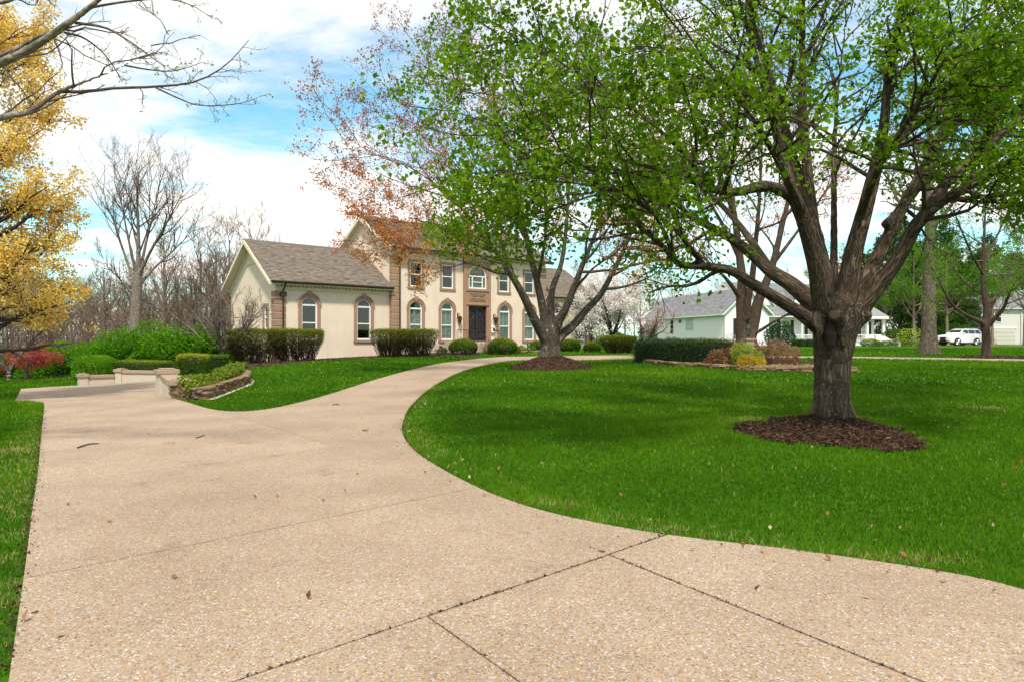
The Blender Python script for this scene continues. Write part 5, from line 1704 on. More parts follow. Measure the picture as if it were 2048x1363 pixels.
# ------------------------------------------------------------------ generic trees, bushes and hedges
def gen_tree(name, label, x, y, h, r, fork=.3, top=.8, nl=9, limb_len=.45, ang=(.7, .2), per=(9, 6, 4), clips=((.8, 3.0), (.3, 1.3), (.2, .6)), leaf=None, bark='bark_wood', twig='bark_twig', seed=1,
             trop=.06, group=None, wander=.14, sides=(9, 4, 3, 3), z=None, lean=(0, 0), thin=1.0, limb_trop=.08, cat='tree', leader=True, low=1.0, minrad=(.012, .006, .004), flare=1.5, zmin=None):
    rg = np.random.default_rng(seed)
    zb = T(x, y) if z is None else z
    root = empty(name, (x, y, zb), 0, label, cat, group)
    K = 10
    hh = h * (top if leader else fork)
    t = np.linspace(0, 1, K) ** 1.5
    tr = np.column_stack([lean[0] * t ** 1.5 + np.cumsum(rg.normal(0, .012 * h / 8, K)) * (t > 0), lean[1] * t ** 1.5 + np.cumsum(rg.normal(0, .012 * h / 8, K)) * (t > 0), -.15 + (hh + .15) * t])
    rt = r * (1 - (.78 if leader else .25) * t)
    rt[0] *= flare; rt[1] *= 1 + (flare - 1) * .35
    W0 = Wood().tubes(tr[None], rt[None], max(sides[0], 8))
    ft = fork / (top if leader else fork) if leader else .92
    tt = np.sort(ft + (1 - ft) * rg.uniform(0, 1, nl) ** low) if leader else rg.uniform(.86, 1.0, nl)
    s = np.stack([np.interp(tt, t, tr[:, k]) for k in range(3)], 1)
    az = np.arange(nl) * 2.4 + rg.uniform(0, .8, nl)
    g = rg.normal(ang[0], ang[1], nl)
    d = np.column_stack([np.cos(az) * np.sin(g), np.sin(az) * np.sin(g), np.cos(g)])
    ln = h * limb_len * rg.uniform(.75, 1.2, nl) * (1 - .45 * (tt - tt.min()) / (np.ptp(tt) + .01) * (1 if leader else 0))
    P0 = grow(rg, s, d, ln, 9, wander * .8, (0, 0, limb_trop))
    R0 = taper(np.interp(tt, t, rt) * rg.uniform(.45, .7, nl), 9, .22)
    W0.tubes(P0, R0, 7)
    W0.build('trunk', bark, root)
    W = Wood()
    s, d, ln, rad = spawn(rg, P0, R0, per[0], .2, 1.0, (.65, .22), (.3, .5), tipfade=.35, rr=.55)
    P1 = grow(rg, s, d, np.clip(ln, *clips[0]), 6, wander, (0, 0, trop)); R1 = taper(np.clip(rad, minrad[0], .2), 6, .3)
    W.tubes(P1, R1, sides[1])
    s, d, ln, rad = spawn(rg, P1, R1, per[1], .15, 1.0, (.6, .25), (.35, .6), tipfade=.3, rr=.6)
    P2 = grow(rg, s, d, np.clip(ln, *clips[1]), 5, wander, (0, 0, trop)); R2 = taper(np.clip(rad, minrad[1], .05), 5, .35)
    W.tubes(P2, R2, sides[2])
    last = P2
    if per[2]:
        s, d, ln, rad = spawn(rg, P2, R2, per[2], .2, 1.0, (.55, .25), (.4, .7), tipfade=.2, rr=.7)
        P3 = grow(rg, s, d, np.clip(ln, *clips[2]), 3, wander, (0, 0, trop)); R3 = taper(np.clip(rad, minrad[2], .012), 3, .5)
        sel = rg.uniform(0, 1, len(P3)) < (.15 if leaf and leaf[3] > .5 else 1.0)
        W.tubes(P3[sel], R3[sel], sides[3])
        last = P3
    W.build('branches', twig, root)
    if leaf:
        mat, size, pl, lthin = leaf[:4]
        tips, _ = along(rg, last, 1, .35, 0)
        tips = tips[rg.uniform(0, 1, len(tips)) < lthin]
        if zmin is not None:
            tips = tips[tips[:, 2] > zmin]
        c = np.repeat(tips, pl, 0); tone = np.repeat(rg.normal(0, .15, len(tips)), pl)
        c = c + rg.normal(0, size * 1.0, c.shape)
        leaf_mesh('crown', rg, c, np.full(len(c), size), mat, root, up=.3, aspect=.65, hang=.2, rnd=.5 + tone + rg.normal(0, .17, len(c)))
        print(name, 'leaves', len(c))
    return root


def copy_thing(root, loc, rz=0.0, sc=1.0, label=None, group=None):
    def cp(o, par):
        c = o.copy(); COL.objects.link(c)
        c.parent = par
        for ch in list(o.children):
            cp(ch, c)
        return c
    r = cp(root, None)
    r.location = loc
    r.rotation_euler = (0, 0, rz)
    r.scale = (sc, sc, sc)
    if label:
        r['label'] = label
    if group:
        r['group'] = group
    return r


def lobed(rg, d, k=14, amp=.28, w=.10):
    c = unit(rg.normal(0, 1, (k, 3)))
    return 1 - amp + amp * np.exp(-(1 - d @ c.T) / w).max(1) * 1.25


def bush(name, label, x, y, rx, ry, rz_, n, mat, size, seed=1, z=None, stems=14, lift=.0, top_new=0.0, group=None, amp=.28, fill=.35, cat='shrub', bark='bark_brown', bottom=-.35, up=.5, base=.35, kind='foliage', bare=0.0, stem_r=.018, rot=0.0, squash=0.0):
    """Loose bush: leaves on a lumpy body, stems below."""
    rg = np.random.default_rng(seed)
    zb = T(x, y) if z is None else z
    root = empty(name, (x, y, zb), rot, label, cat, group)
    d = unit(rg.normal(0, 1, (int(n * 1.6), 3)))
    d = d[d[:, 2] > bottom][:n]
    n = len(d)
    rad = lobed(rg, d, amp=amp)
    inner = rg.uniform(0, 1, n) < fill
    q = np.where(inner, rg.uniform(.45, .95, n), 1 - np.abs(rg.normal(0, .07, n))) * rad
    if squash:
        dd = np.sign(d) * np.abs(d) ** (1 - squash)
    else:
        dd = d
    p = dd * q[:, None] * np.array([rx, ry, rz_]) + np.array([0, 0, lift + rz_ * max(0, -bottom)])
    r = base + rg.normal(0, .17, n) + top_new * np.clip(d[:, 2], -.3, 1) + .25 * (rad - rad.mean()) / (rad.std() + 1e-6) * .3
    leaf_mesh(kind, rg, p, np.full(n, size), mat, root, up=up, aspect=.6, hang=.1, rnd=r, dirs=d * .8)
    if stems:
        az = rg.uniform(0, 6.28, stems); rr = rg.uniform(0, .22, stems)
        s = np.column_stack([np.cos(az) * rx * rr, np.sin(az) * ry * rr, np.full(stems, -.06)])
        az2 = az + rg.normal(0, .4, stems)
        e = np.column_stack([np.cos(az2) * rx * rg.uniform(.2, .75, stems), np.sin(az2) * ry * rg.uniform(.2, .75, stems), lift + rz_ * rg.uniform(.5, 1.2, stems)])
        P = grow(rg, s, e - s, np.linalg.norm(e - s, axis=1), 6, .1, (0, 0, .05))
        W = Wood().tubes(P, taper(np.full(stems, stem_r), 6, .4), 4)
        s, dr, ln, rd = spawn(rg, P, taper(np.full(stems, stem_r), 6, .4), 5, .3, 1, (.6, .2), (.3, .5), rr=.6)
        W.tubes(grow(rg, s, dr, ln, 4, .15, (0, 0, .05)), taper(np.clip(rd, .004, .02), 4, .4), 3)
        W.build('stems', bark, root)
    return root


def twig_hedge(name, label, c, w, dpt, h, seed, rot, group=None):
    """Tall clipped hedge, twiggy and open below, leafy on top."""
    rg = np.random.default_rng(seed)
    zb = T(*c)
    root = empty(name, (c[0], c[1], zb), rot, label, 'hedge', group)
    ns = int(85 * w)
    s = np.column_stack([rg.uniform(-.36, .36, ns) * w, rg.uniform(-.25, .25, ns) * dpt, np.full(ns, -.05)])
    e = np.column_stack([s[:, 0] * 1.35 + rg.normal(0, .12, ns) * w * .8, s[:, 1] * 1.9 + rg.normal(0, .13, ns) * dpt, np.full(ns, h * .92) * rg.uniform(.6, 1.02, ns)])
    e[:, 0] = np.clip(e[:, 0], -w * .5, w * .5); e[:, 1] = np.clip(e[:, 1], -dpt * .5, dpt * .5)
    P = grow(rg, s, e - s, np.linalg.norm(e - s, axis=1), 7, .07, (0, 0, .02))
    Rd = taper(rg.uniform(.010, .022, ns), 7, .35)
    W = Wood().tubes(P, Rd, 3)
    s2, d2, ln, rd = spawn(rg, P, Rd, 4, .25, 1, (.5, .2), (.25, .45), rr=.6)
    P2 = grow(rg, s2, d2, np.clip(ln, .15, .7), 4, .14, (0, 0, .08))
    lim = (np.abs(P2[:, -1, 0]) < w * .52) & (np.abs(P2[:, -1, 1]) < dpt * .52) & (P2[:, -1, 2] < h)
    W.tubes(P2[lim], taper(np.clip(rd, .004, .01), 4, .4)[lim], 3)
    W.build('stems', 'bark_brown', root)
    n = int(4500 * w)
    # leaves: a dense cap with rounded shoulders, thinning downwards
    t = rg.beta(1.7, 1.0, n)
    z = h * (.18 + .82 * t)
    fl = .62 + .38 * np.clip((z / h - .1) / .6, 0, 1)
    px = rg.uniform(-1, 1, n); py = rg.uniform(-1, 1, n)
    k = rg.uniform(0, 1, n)
    side = k < .5
    py = np.where(side & (k < .25), -1, py); py = np.where(side & (k >= .25) & (k < .38), 1, py)
    px = np.where((k >= .38) & (k < .5), np.sign(px), px)
    z = np.where(k > .72, h * rg.uniform(.94, 1.0, n), z)
    sh = np.clip((np.maximum(np.abs(px), np.abs(py)) - .72) / .28, 0, 1)
    z = np.where(k > .72, z - sh ** 2 * .13 * h, z)
    p = np.column_stack([px * w * .52 * fl, py * dpt * .52 * fl, z]) + rg.normal(0, .035, (n, 3))
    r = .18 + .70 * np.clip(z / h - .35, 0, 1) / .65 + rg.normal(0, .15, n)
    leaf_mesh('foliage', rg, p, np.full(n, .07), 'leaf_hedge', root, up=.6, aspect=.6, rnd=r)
    return root


def clip_hedge(name, label, c, w, dpt, h, seed, rot, mat='leaf_box', size=.035, n=9000, z=None, group=None, base=.25, top_new=.5, rnd_amp=.02, core_mat='hedge_core', rust=0.0):
    """Closely clipped box-shaped hedge: leaves on a rounded box round an inner mass of twigs and leaves."""
    rg = np.random.default_rng(seed)
    zb = (T(*c) if z is None else z)
    root = empty(name, (c[0], c[1], zb), rot, label, 'hedge', group)
    A = np.array([w * h, w * h, dpt * h, dpt * h, w * dpt])
    face = rg.choice(5, n, p=A / A.sum())
    u, v = rg.uniform(-1, 1, n), rg.uniform(-1, 1, n)
    P = np.empty((n, 3))
    P[:, 0] = np.where(face < 2, u, np.where(face == 2, -1, np.where(face == 3, 1, u))) * w / 2
    P[:, 1] = np.where(face == 0, -1, np.where(face == 1, 1, np.where(face == 4, v, u))) * dpt / 2
    P[:, 2] = np.where(face == 4, 1, (v + 1) / 2) * h
    # rounded edges and a slightly wavy shear line
    q = P / np.array([w / 2, dpt / 2, h])
    ex = np.clip(np.abs(q[:, 0]) - (1 - .3 * min(1, .5 / w)), 0, 1); ey = np.clip(np.abs(q[:, 1]) - (1 - .3 * min(1, .5 / dpt)), 0, 1); ez = np.clip(q[:, 2] - .85, 0, 1)
    sh = np.minimum(ex, ez) + np.minimum(ey, ez) + np.minimum(ex, ey)
    P *= (1 - .22 * sh)[:, None]
    P += rg.normal(0, rnd_amp, (n, 3))
    P[:, 2] += .02 * np.sin(P[:, 0] * 5 + seed) * (face == 4)
    r = base + rg.normal(0, .15, n) + top_new * np.clip((P[:, 2] / h - .72) / .28, 0, 1)
    if rust:
        r = np.where(rg.uniform(0, 1, n) < rust * np.clip(P[:, 0] / w + .5, 0, 1) ** 2, 1.0, r)
    leaf_mesh('foliage', rg, P, np.full(n, size), mat, root, up=.3, aspect=.6, rnd=r)
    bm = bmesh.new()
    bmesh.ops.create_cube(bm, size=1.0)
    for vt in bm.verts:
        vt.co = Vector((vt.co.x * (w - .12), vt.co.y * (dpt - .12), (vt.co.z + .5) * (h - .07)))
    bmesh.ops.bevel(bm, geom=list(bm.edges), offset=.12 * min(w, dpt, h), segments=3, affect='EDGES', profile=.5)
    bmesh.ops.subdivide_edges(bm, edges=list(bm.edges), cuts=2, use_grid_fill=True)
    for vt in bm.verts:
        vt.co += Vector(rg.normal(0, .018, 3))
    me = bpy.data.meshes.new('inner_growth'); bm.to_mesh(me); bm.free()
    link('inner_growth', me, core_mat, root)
    return root


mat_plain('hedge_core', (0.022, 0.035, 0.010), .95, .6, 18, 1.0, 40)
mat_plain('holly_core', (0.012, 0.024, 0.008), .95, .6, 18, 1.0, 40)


# ------------------------------------------------------------------ left: overhanging bare tree, yellow tree, wood
def overhang_tree():
    rg = np.random.default_rng(31)
    Y0 = 8.0
    base = np.array([-8.9, 9.0])
    root = empty('bare_tree', (0, 0, 0), 0, 'bare budding tree at the left edge whose thin branches reach across the sky', 'tree')
    bz = T(*base)
    parts = []
    tr = np.array([[base[0], base[1], bz - .2], [base[0], base[1], bz + .2], [base[0] + .05, base[1], bz + 1.2], [base[0] + .1, base[1] - .1, bz + 2.2], [base[0] + .2, base[1] - .2, bz + 3.4], [base[0] + .25, base[1] - .3, bz + 5.0], [base[0] + .3, base[1] - .3, bz + 7.5]])
    parts.append((tr, np.array([.34, .24, .19, .18, .16, .12, .04])))
    fr1 = np.array([base[0] + .15, base[1] - .2, bz + 3.0]); fr2 = np.array([base[0] + .1, base[1] - .1, bz + 2.1])

    def lm(start, pts):
        P = np.array(([list(start)] if start is not None else []) + [list(at(a, b, Y0 + c)) for a, b, c, _ in pts])
        r = np.array(([pts[0][3] * 1.3] if start is not None else []) + [p[3] for p in pts])
        q = smooth_line(np.column_stack([P, r]), 5)
        return q[:, :3], q[:, 3]
    LB = [
        lm(fr1, [(-140, 190, .6, 0.0663), (0, 127, 0, 0.0530), (47, 106, -.1, 0.0499), (94, 77, -.2, 0.0452), (136, 47, -.3, 0.0406), (178, 16, -.4, 0.0343), (230, -25, -.5, 0.0265), (300, -70, -.6, 0.0156)]),
        lm(fr1, [(-130, 165, .9, 0.0468), (0, 113, .4, 0.0351), (50, 88, .4, 0.0312), (92, 68, .3, 0.0265), (120, 62, .2, 0.0156)]),
        lm(fr2, [(-150, 290, .4, 0.0585), (0, 237, 0, 0.0437), (56, 225, 0, 0.0390), (94, 200, 0, 0.0343), (124, 181, 0, 0.0296), (188, 157, -.1, 0.0218), (249, 131, -.2, 0.0172), (291, 99, -.3, 0.0140), (347, 61, -.4, 0.0094), (374, 46, -.4, 0.0055)]),
        lm(None, [(122, 183, 0, 0.0234), (170, 184, .1, 0.0203), (225, 177, .2, 0.0179), (305, 174, .3, 0.0156), (390, 164, .4, 0.0117), (451, 131, .5, 0.0078), (498, 80, .6, 0.0039)]),
        lm(None, [(310, 175, .3, 0.0109), (357, 197, .2, 0.0086), (399, 211, .1, 0.0070), (469, 209, 0, 0.0055), (514, 197, -.1, 0.0031)]),
        lm(None, [(150, 46, -.3, 0.0172), (211, 56, -.4, 0.0125), (254, 80, -.5, 0.0094), (290, 105, -.6, 0.0070), (330, 135, -.7, 0.0039)]),
        lm(None, [(130, 66, -.2, 0.0156), (165, 75, 0, 0.0125), (200, 100, .2, 0.0094), (225, 130, .3, 0.0078), (245, 165, .4, 0.0047)]),
        lm(None, [(249, 131, -.2, 0.0109), (300, 140, -.3, 0.0086), (350, 142, -.4, 0.0062), (405, 125, -.5, 0.0031)]),
        lm(None, [(178, 16, -.4, 0.0156), (250, 4, -.2, 0.0125), (330, -2, 0, 0.0094), (385, 12, .2, 0.0062), (425, 38, .3, 0.0031)]),
        lm(fr1 + np.array([0, 0, 1.0]), [(-100, 40, 1.2, 0.0468), (10, 4, 1.0, 0.0312), (80, -20, .8, 0.0234), (150, -60, .6, 0.0117)]),
        lm(fr1, [(-200, 120, 2.5, 0.0546), (-60, 20, 3.5, 0.0390), (40, -60, 4.2, 0.0234), (120, -140, 4.6, 0.0094)]),
        lm(fr1, [(-420, 60, .2, 0.0546), (-560, -60, -.4, 0.0312), (-680, -200, -.8, 0.0117)]),
    ]
    remesh_wood('trunk', parts + LB[:3] + LB[9:], .03, 'bark_pale', root, 3)
    W = Wood()
    P0, R0 = [], []
    for i, (P, r) in enumerate(LB):
        s = np.concatenate([[0], np.cumsum(np.linalg.norm(P[1:] - P[:-1], axis=1))])
        u = np.linspace(0, s[-1], 14)
        q = np.stack([np.interp(u, s, P[:, k]) for k in range(3)], 1)
        if 3 <= i < 9:
            W.tubes(q[None], np.interp(u, s, r)[None], 6)
        P0.append(q); R0.append(np.interp(u, s, r))
    P0, R0 = np.array(P0), np.array(R0)
    s, d, ln, rad = spawn(rg, P0, R0, 11, .35, 1, (.8, .25), (.10, .26), rr=.45, tipfade=.3)
    P1 = grow(rg, s, d, np.clip(ln, .15, .9), 6, .22, (0, 0, .0)); R1 = taper(np.clip(rad, .003, .012), 6, .4)
    W.tubes(P1, R1, 4)
    s, d, ln, rad = spawn(rg, P1, R1, 6, .25, 1, (.8, .3), (.22, .5), rr=.6)
    P2 = grow(rg, s, d, np.clip(ln, .05, .35), 4, .28, (0, 0, .02)); R2 = taper(np.clip(rad, .0022, .004), 4, .6)
    W.tubes(P2, R2, 3)
    W.build('branches', 'bark_twig', root)
    tips = np.concatenate([P2[:, -1], P1[:, -1]])
    tips = tips[rg.uniform(0, 1, len(tips)) < .45]
    c = np.repeat(tips, 2, 0) + rg.normal(0, .008, (len(tips) * 2, 3))
    leaf_mesh('buds', rg, c, np.full(len(c), .028), 'leaf_lime', root, rnd=rg.uniform(0, .6, len(c)))


overhang_tree()

gen_tree('golden_tree', 'tall tree with dense golden-yellow spring leaves at the left edge', -14.9, 19.2, 11.5, .16, .12, .92, 54, .24, (1.15, .25), (7, 7, 4), ((.6, 1.7), (.3, .8), (.2, .45)),
         ('leaf_yellow', .09, 6, .95), 'bark_brown', seed=4, trop=.03, limb_trop=.05, zmin=2.0, low=1.35)

red_tree('bare_tree', 'tall bare vase-shaped tree rising above the green shrubs, left of the house', None, 44.0, [
    [(270, 718, 0, .50), (270, 700, 0, .42), (271, 650, 0, .36), (273, 600, 0, .32), (275, 565, 0, .28), (276, 545, 0, .2)],
    [(274, 570, 0, 0.132), (262, 545, .3, 0.106), (246, 500, .7, 0.086), (226, 440, 1.2, 0.066), (207, 390, 1.6, 0.040), (196, 350, 1.8, 0.013)],
    [(275, 555, 0, 0.119), (266, 520, -.3, 0.099), (254, 465, -.8, 0.079), (241, 400, -1.3, 0.053), (230, 345, -1.6, 0.026), (224, 318, -1.7, 0.010)],
    [(276, 560, 0, 0.158), (277, 500, .1, 0.132), (276, 440, .2, 0.099), (273, 380, .3, 0.059), (270, 318, .4, 0.013)],
    [(278, 555, 0, 0.119), (289, 500, .6, 0.099), (303, 440, 1.2, 0.073), (317, 375, 1.7, 0.046), (326, 325, 2.0, 0.013)],
    [(279, 550, 0, 0.119), (300, 505, -.6, 0.099), (330, 452, -1.2, 0.073), (358, 400, -1.7, 0.046), (380, 358, -2.0, 0.013)],
    [(277, 575, 0, 0.106), (305, 540, .5, 0.086), (345, 503, 1.0, 0.066), (382, 465, 1.4, 0.040), (412, 428, 1.7, 0.013)],
    [(272, 595, 0, 0.086), (245, 565, -.5, 0.066), (218, 535, -1.0, 0.046), (196, 505, -1.3, 0.013)],
    [(276, 500, .1, 0.079), (262, 440, 1.0, 0.059), (252, 380, 1.8, 0.040), (246, 325, 2.2, 0.013)],
    [(277, 510, .1, 0.079), (296, 455, -1.0, 0.059), (300, 390, -1.9, 0.040), (298, 325, -2.4, 0.013)],
    [(303, 440, 1.2, 0.053), (335, 400, 1.8, 0.040), (350, 360, 2.2, 0.026), (356, 330, 2.4, 0.010)]],
    'bark_pale', 0, .1, at(275, 520, 44.0), None, np.random.default_rng(12), per1=13, per2=7, per3=4, len1=(.32, .52), clip1=(1.0, 3.6), voxel=.06, trop=.10, kink=.08, twig_share=1.0)

mat_plain('bud', (.3, .2, .1))
gen_tree('bare_tree', 'small spreading leafless tree in the ivy bed beside the house wing', *G(445, 733), 4.4, .165, .20, .2, 10, .80, (.98, .25), (9, 7, 5), ((.5, 1.8), (.3, .9), (.2, .5)),
         None, 'bark_pale', 'bark_pale', seed=17, trop=.07, limb_trop=.09, wander=.16, leader=False, minrad=(.014, .008, .005), flare=1.25)


def wood():
    rg = np.random.default_rng(77)
    protos = []
    lab = 'bare brown tree in the wood beyond the garden'
    for k in range(5):
        h = (13, 11, 15, 10, 12)[k]
        p = gen_tree('woodland_tree', lab, 0, 0, h, .17 + .03 * (k % 3), .25, .85, 12, .36, (.60, .22), (8, 6, 2), ((.8, 3.2), (.4, 1.4), (.3, .8)), (('leaf_lime', .09, 1, .10) if k in (1, 3) else None), 'bark_wood', 'bark_wood', seed=50 + k, trop=.07,
                     minrad=(.02, .014, .010), sides=(7, 3, 3, 3), group='bare trees of the wood beyond the garden', z=0)
        protos.append(p)
    spots = []
    # a broken belt of trees round the back of the gardens
    for i in range(78):
        px = -60 + 660 * (i + rg.uniform(0, 1)) / 78
        spots.append((px, rg.uniform(50, 95)))
    for i in range(14):
        spots.append((570 + 600 * (i + rg.uniform(0, 1)) / 14, rg.uniform(80, 110)))
    for i in range(20):
        spots.append((1190 + 330 * (i + rg.uniform(0, 1)) / 20, rg.uniform(100, 125)))
    for i in range(8):
        spots.append((1530 + 540 * (i + rg.uniform(0, 1)) / 8, rg.uniform(118, 140)))
    for i, (px, Y) in enumerate(spots):
        p = at(px, 0, Y)
        sc = rg.uniform(.72, 1.0) * (1.0 if Y < 95 else .95)
        if px < 480 and Y > 60:
            sc *= .9
        if i < 5:
            o = protos[i]
            o.location = (p[0], p[1], T(p[0], p[1]) - .1); o.rotation_euler = (0, 0, rg.uniform(0, 6.3)); o.scale = (sc, sc, sc)
        else:
            o = copy_thing(protos[int(rg.integers(0, 5))], (p[0], p[1], T(p[0], p[1]) - .1), rg.uniform(0, 6.3), sc)
        wh = 'left' if px < 560 else ('house' if px < 1190 else ('white' if px < 1530 else 'right'))
        sub = 'behind the golden-yellow tree' if px < 100 else ('left of the tall vase-shaped tree' if px < 210 else ('directly behind the tall vase-shaped tree' if px < 340 else ('right of the tall vase-shaped tree' if px < 450 else 'beside the gable of the house wing')))
        o['label'] = {'left': 'bare brown woodland tree ' + sub, 'house': 'bare tree top far behind the cream house roof', 'white': 'bare tree far behind the white house roof',
                      'right': 'bare tree far behind the dark evergreens'}[wh]
        o['group'] = {'left': 'bare trees of the wood on the left', 'house': 'bare trees behind the cream house', 'white': 'bare trees behind the white house', 'right': 'bare trees behind the evergreens'}[wh]


wood()


def left_shrubs():
    # fresh green thicket behind the parking pad
    data = [(118, 40, 2.2, 2.0, 2.3, 'tall fresh green shrub at the wood edge behind the red dwarf maple'),
            (170, 41, 2.3, 2.0, 2.4, 'loose light green shrub left of the round clipped bush'),
            (236, 36, 2.3, 2.0, 2.75, 'tall bright green shrub just behind the low clipped hedge'),
            (292, 36, 2.6, 2.0, 3.1, 'largest bright green shrub below the tall bare tree'),
            (352, 35, 2.2, 1.8, 2.6, 'bright green shrub left of the small leafless tree'),
            (405, 36, 2.0, 1.6, 2.5, 'dense green shrub behind the small leafless tree'),
            (60, 44, 2.3, 2.0, 1.9, 'low green shrub behind the lilac-flowered tree'),
            (8, 42, 2.4, 2.0, 1.6, 'low dark green shrub at the left edge of the wood'),
            (455, 44, 2.0, 1.6, 2.9, 'yellow-green shrub by the side wall of the house wing')]
    for i, (px, Y, rx, ry, rz_, lab) in enumerate(data):
        p = at(px, 0, Y)
        bush('green_shrub', lab, p[0], p[1], rx, ry, rz_ * .58, 5200, 'leaf_bright' if i != 8 else 'leaf_lime', .16, 100 + i, group='green shrubs along the wood edge', amp=.48, base=.42 if i not in (6, 7) else .28, top_new=.12, stems=18, bottom=-.5)  # base tone lowered so the leaf colour carries the thicket's shade
    # brown brush between
    for i in range(9):
        px = 20 + i * 62
        p = at(px, 0, 50 + 3 * (i % 3))
        bush('brushwood', 'tangled leafless brown undergrowth at the wood edge', p[0], p[1], 3.4, 2.2, 4.2, 1500, 'leaf_brush', .12, 140 + i, group='leafless undergrowth in the wood', amp=.4, stems=90, bark='bark_wood', bottom=-.5, fill=.7, stem_r=.02)


left_shrubs()

# lilac-flowered small tree and red dwarf maple on the left lawn
p = at(18, 0, 33)
gen_tree('redbud_tree', 'many-stemmed small tree with pale lilac blossom behind the red dwarf maple', p[0], p[1], 4.3, .13, .10, .12, 8, .75, (.50, .2), (7, 5, 3), ((.5, 1.8), (.3, .8), (.2, .5)), ('leaf_lilac', .07, 4, .5), 'bark_pale', 'bark_twig', seed=61, leader=False, minrad=(.014, .008, .006))
p = G(52, 757)
gen_tree('dwarf_maple', 'dwarf maple with a flat crimson crown on the left lawn', p[0], p[1], 2.3, .10, .28, .3, 9, .50, (1.05, .2), (7, 6, 3), ((.35, 1.0), (.2, .5), (.1, .3)), ('leaf_crimson', .07, 6, .8), 'bark_pale', 'bark_twig', seed=63, leader=False, trop=.0, limb_trop=.04)
mulch_ring('mulch_mound', [(p[0] + 1.1 * math.cos(a), p[1] + .8 * math.sin(a)) for a in np.linspace(0, 6.28, 9)[:-1]], .06, 'flat mulch patch under the crimson dwarf maple', 300, .05)


# ------------------------------------------------------------------ plants around the house
def house_plants():
    gp = 'tall twiggy hedges along the front of the house'
    rot = HROT
    for px, py, w, lab, sd in ((512, 727, 2.7, 'leftmost twiggy clipped hedge at the corner of the house wing', 1), (592, 722, 2.6, 'twiggy clipped hedge before the first arched wing window', 2),
                               (783, 713, 2.2, 'twiggy clipped hedge before the inner corner of wing and main block', 3), (836, 712, 2.1, 'twiggy clipped hedge before the leftmost window of the main block', 4)):
        c = G(px, py)
        Y = c[1]
        h = (py - 659) * Y / FPX
        twig_hedge('tall_hedge', lab, c, w, 1.3, h, 200 + sd, rot if sd > 2 else rot * .6, gp)
    c = G(1236, 706)
    twig_hedge('tall_hedge', 'brownish clipped hedge right of the house by the white blossom', c, 2.2, 1.2, (706 - 672) * c[1] / FPX, 206, 0.1, gp)
    # clipped balls
    for px, py, rx, lab, sd in ((927, 708, .98, 'round clipped yellow-green bush left of the entrance steps', 1), (1005, 708, 1.0, 'round clipped yellow-green bush right of the entrance steps', 2),
                                (1139, 703, .85, 'round clipped bush just right of the many-stemmed tree', 3), (1078, 702, .7, 'small clipped bush half hidden behind the many-stemmed tree', 4),
                                (1184, 704, .65, 'little clipped bush at the right corner of the house', 5)):
        c = G(px, py)
        bush('clipped_bush', lab, c[0], c[1], rx, rx * .9, rx * .60, 8500 if rx > .8 else 5000, 'leaf_box', .072, 220 + sd, group='round clipped bushes before the house', amp=.06, top_new=.42, base=.42, stems=16, bottom=-.62, lift=.10, fill=.35, stem_r=.022)
    c = G(975, 707)
    bush('rose_bush', 'small reddish twiggy bush beside the entrance steps', c[0], c[1] , .55, .5, .75, 900, 'leaf_burgundy', .05, 231, amp=.4, stems=26, base=.5, stem_r=.012)
    for px, py, rx, lab, sd in ((697, 714, .55, 'small glossy shrub between the two twiggy hedges', 1), (883, 709, .5, 'small glossy shrub under the second window of the main block', 2), (1033, 706, .4, 'low glossy plant right of the round clipped bushes', 3)):
        c = G(px, py)
        bush('evergreen_shrub', lab, c[0], c[1], rx, rx, rx * 1.0, 420, 'leaf_ivy' if sd == 3 else 'leaf_holly', .11, 240 + sd, group='small glossy shrubs', amp=.4, stems=14, base=.6, stem_r=.010)
    for px, py, lab, sd in ((1042, 704, 'leafy green perennial clump nearest the entrance', 1), (1060, 703, 'leafy green perennial clump between clipped bush and tree', 2), (1092, 703, 'leafy green perennial clump behind the tree trunk', 3)):
        c = G(px, py)
        bush('perennial', lab, c[0], c[1], .35, .3, .35, 260, 'leaf_bright', .12, 250 + sd, group='perennial clumps in the door bed', stems=0, base=.6)


house_plants()


def ivy():
    rg = np.random.default_rng(301)
    lo, hi = IVY.min(0), IVY.max(0)
    P = rg.uniform(lo, hi, (90000, 2)); P = P[in_poly(P, IVY)]
    w = np.sin(P[:, 0] * 1.7) * np.cos(P[:, 1] * 1.3) + np.sin(P[:, 0] * .7 + P[:, 1])
    P = np.vstack([P[P[:, 1] < 26][:9000], P[(w + rg.normal(0, .5, len(P))) > -.9][:9000]])
    z = T(P[:, 0], P[:, 1]) + ivy_h(P[:, 0], P[:, 1]) + rg.uniform(.02, .22, len(P))
    o = leaf_mesh('ivy', rg, np.column_stack([P, z]), np.full(len(P), .085), 'leaf_ivy', None, up=1.2, aspect=.75, rnd=rg.normal(.5, .22, len(P)))
    tag(o, 'yellow-green ivy ground cover filling the bed behind the stone wall', 'ground cover', kind='stuff')


ivy()

# ------------------------------------------------------------------ walls and stonework
STONE_MESHES = []


def stone_protos():
    rg = np.random.default_rng(9)
    for k in range(7):
        bm = bmesh.new()
        bmesh.ops.create_cube(bm, size=1.0)
        bmesh.ops.bevel(bm, geom=list(bm.edges), offset=.10, segments=1, affect='EDGES')
        for v in bm.verts:
            v.co += Vector(rg.normal(0, .035, 3))
        me = bpy.data.meshes.new('stone'); bm.to_mesh(me); bm.free()
        me.polygons.foreach_set('use_smooth', np.zeros(len(me.polygons), bool))
        me.materials.append(MATS['fieldstone'])
        STONE_MESHES.append(me)


stone_protos()


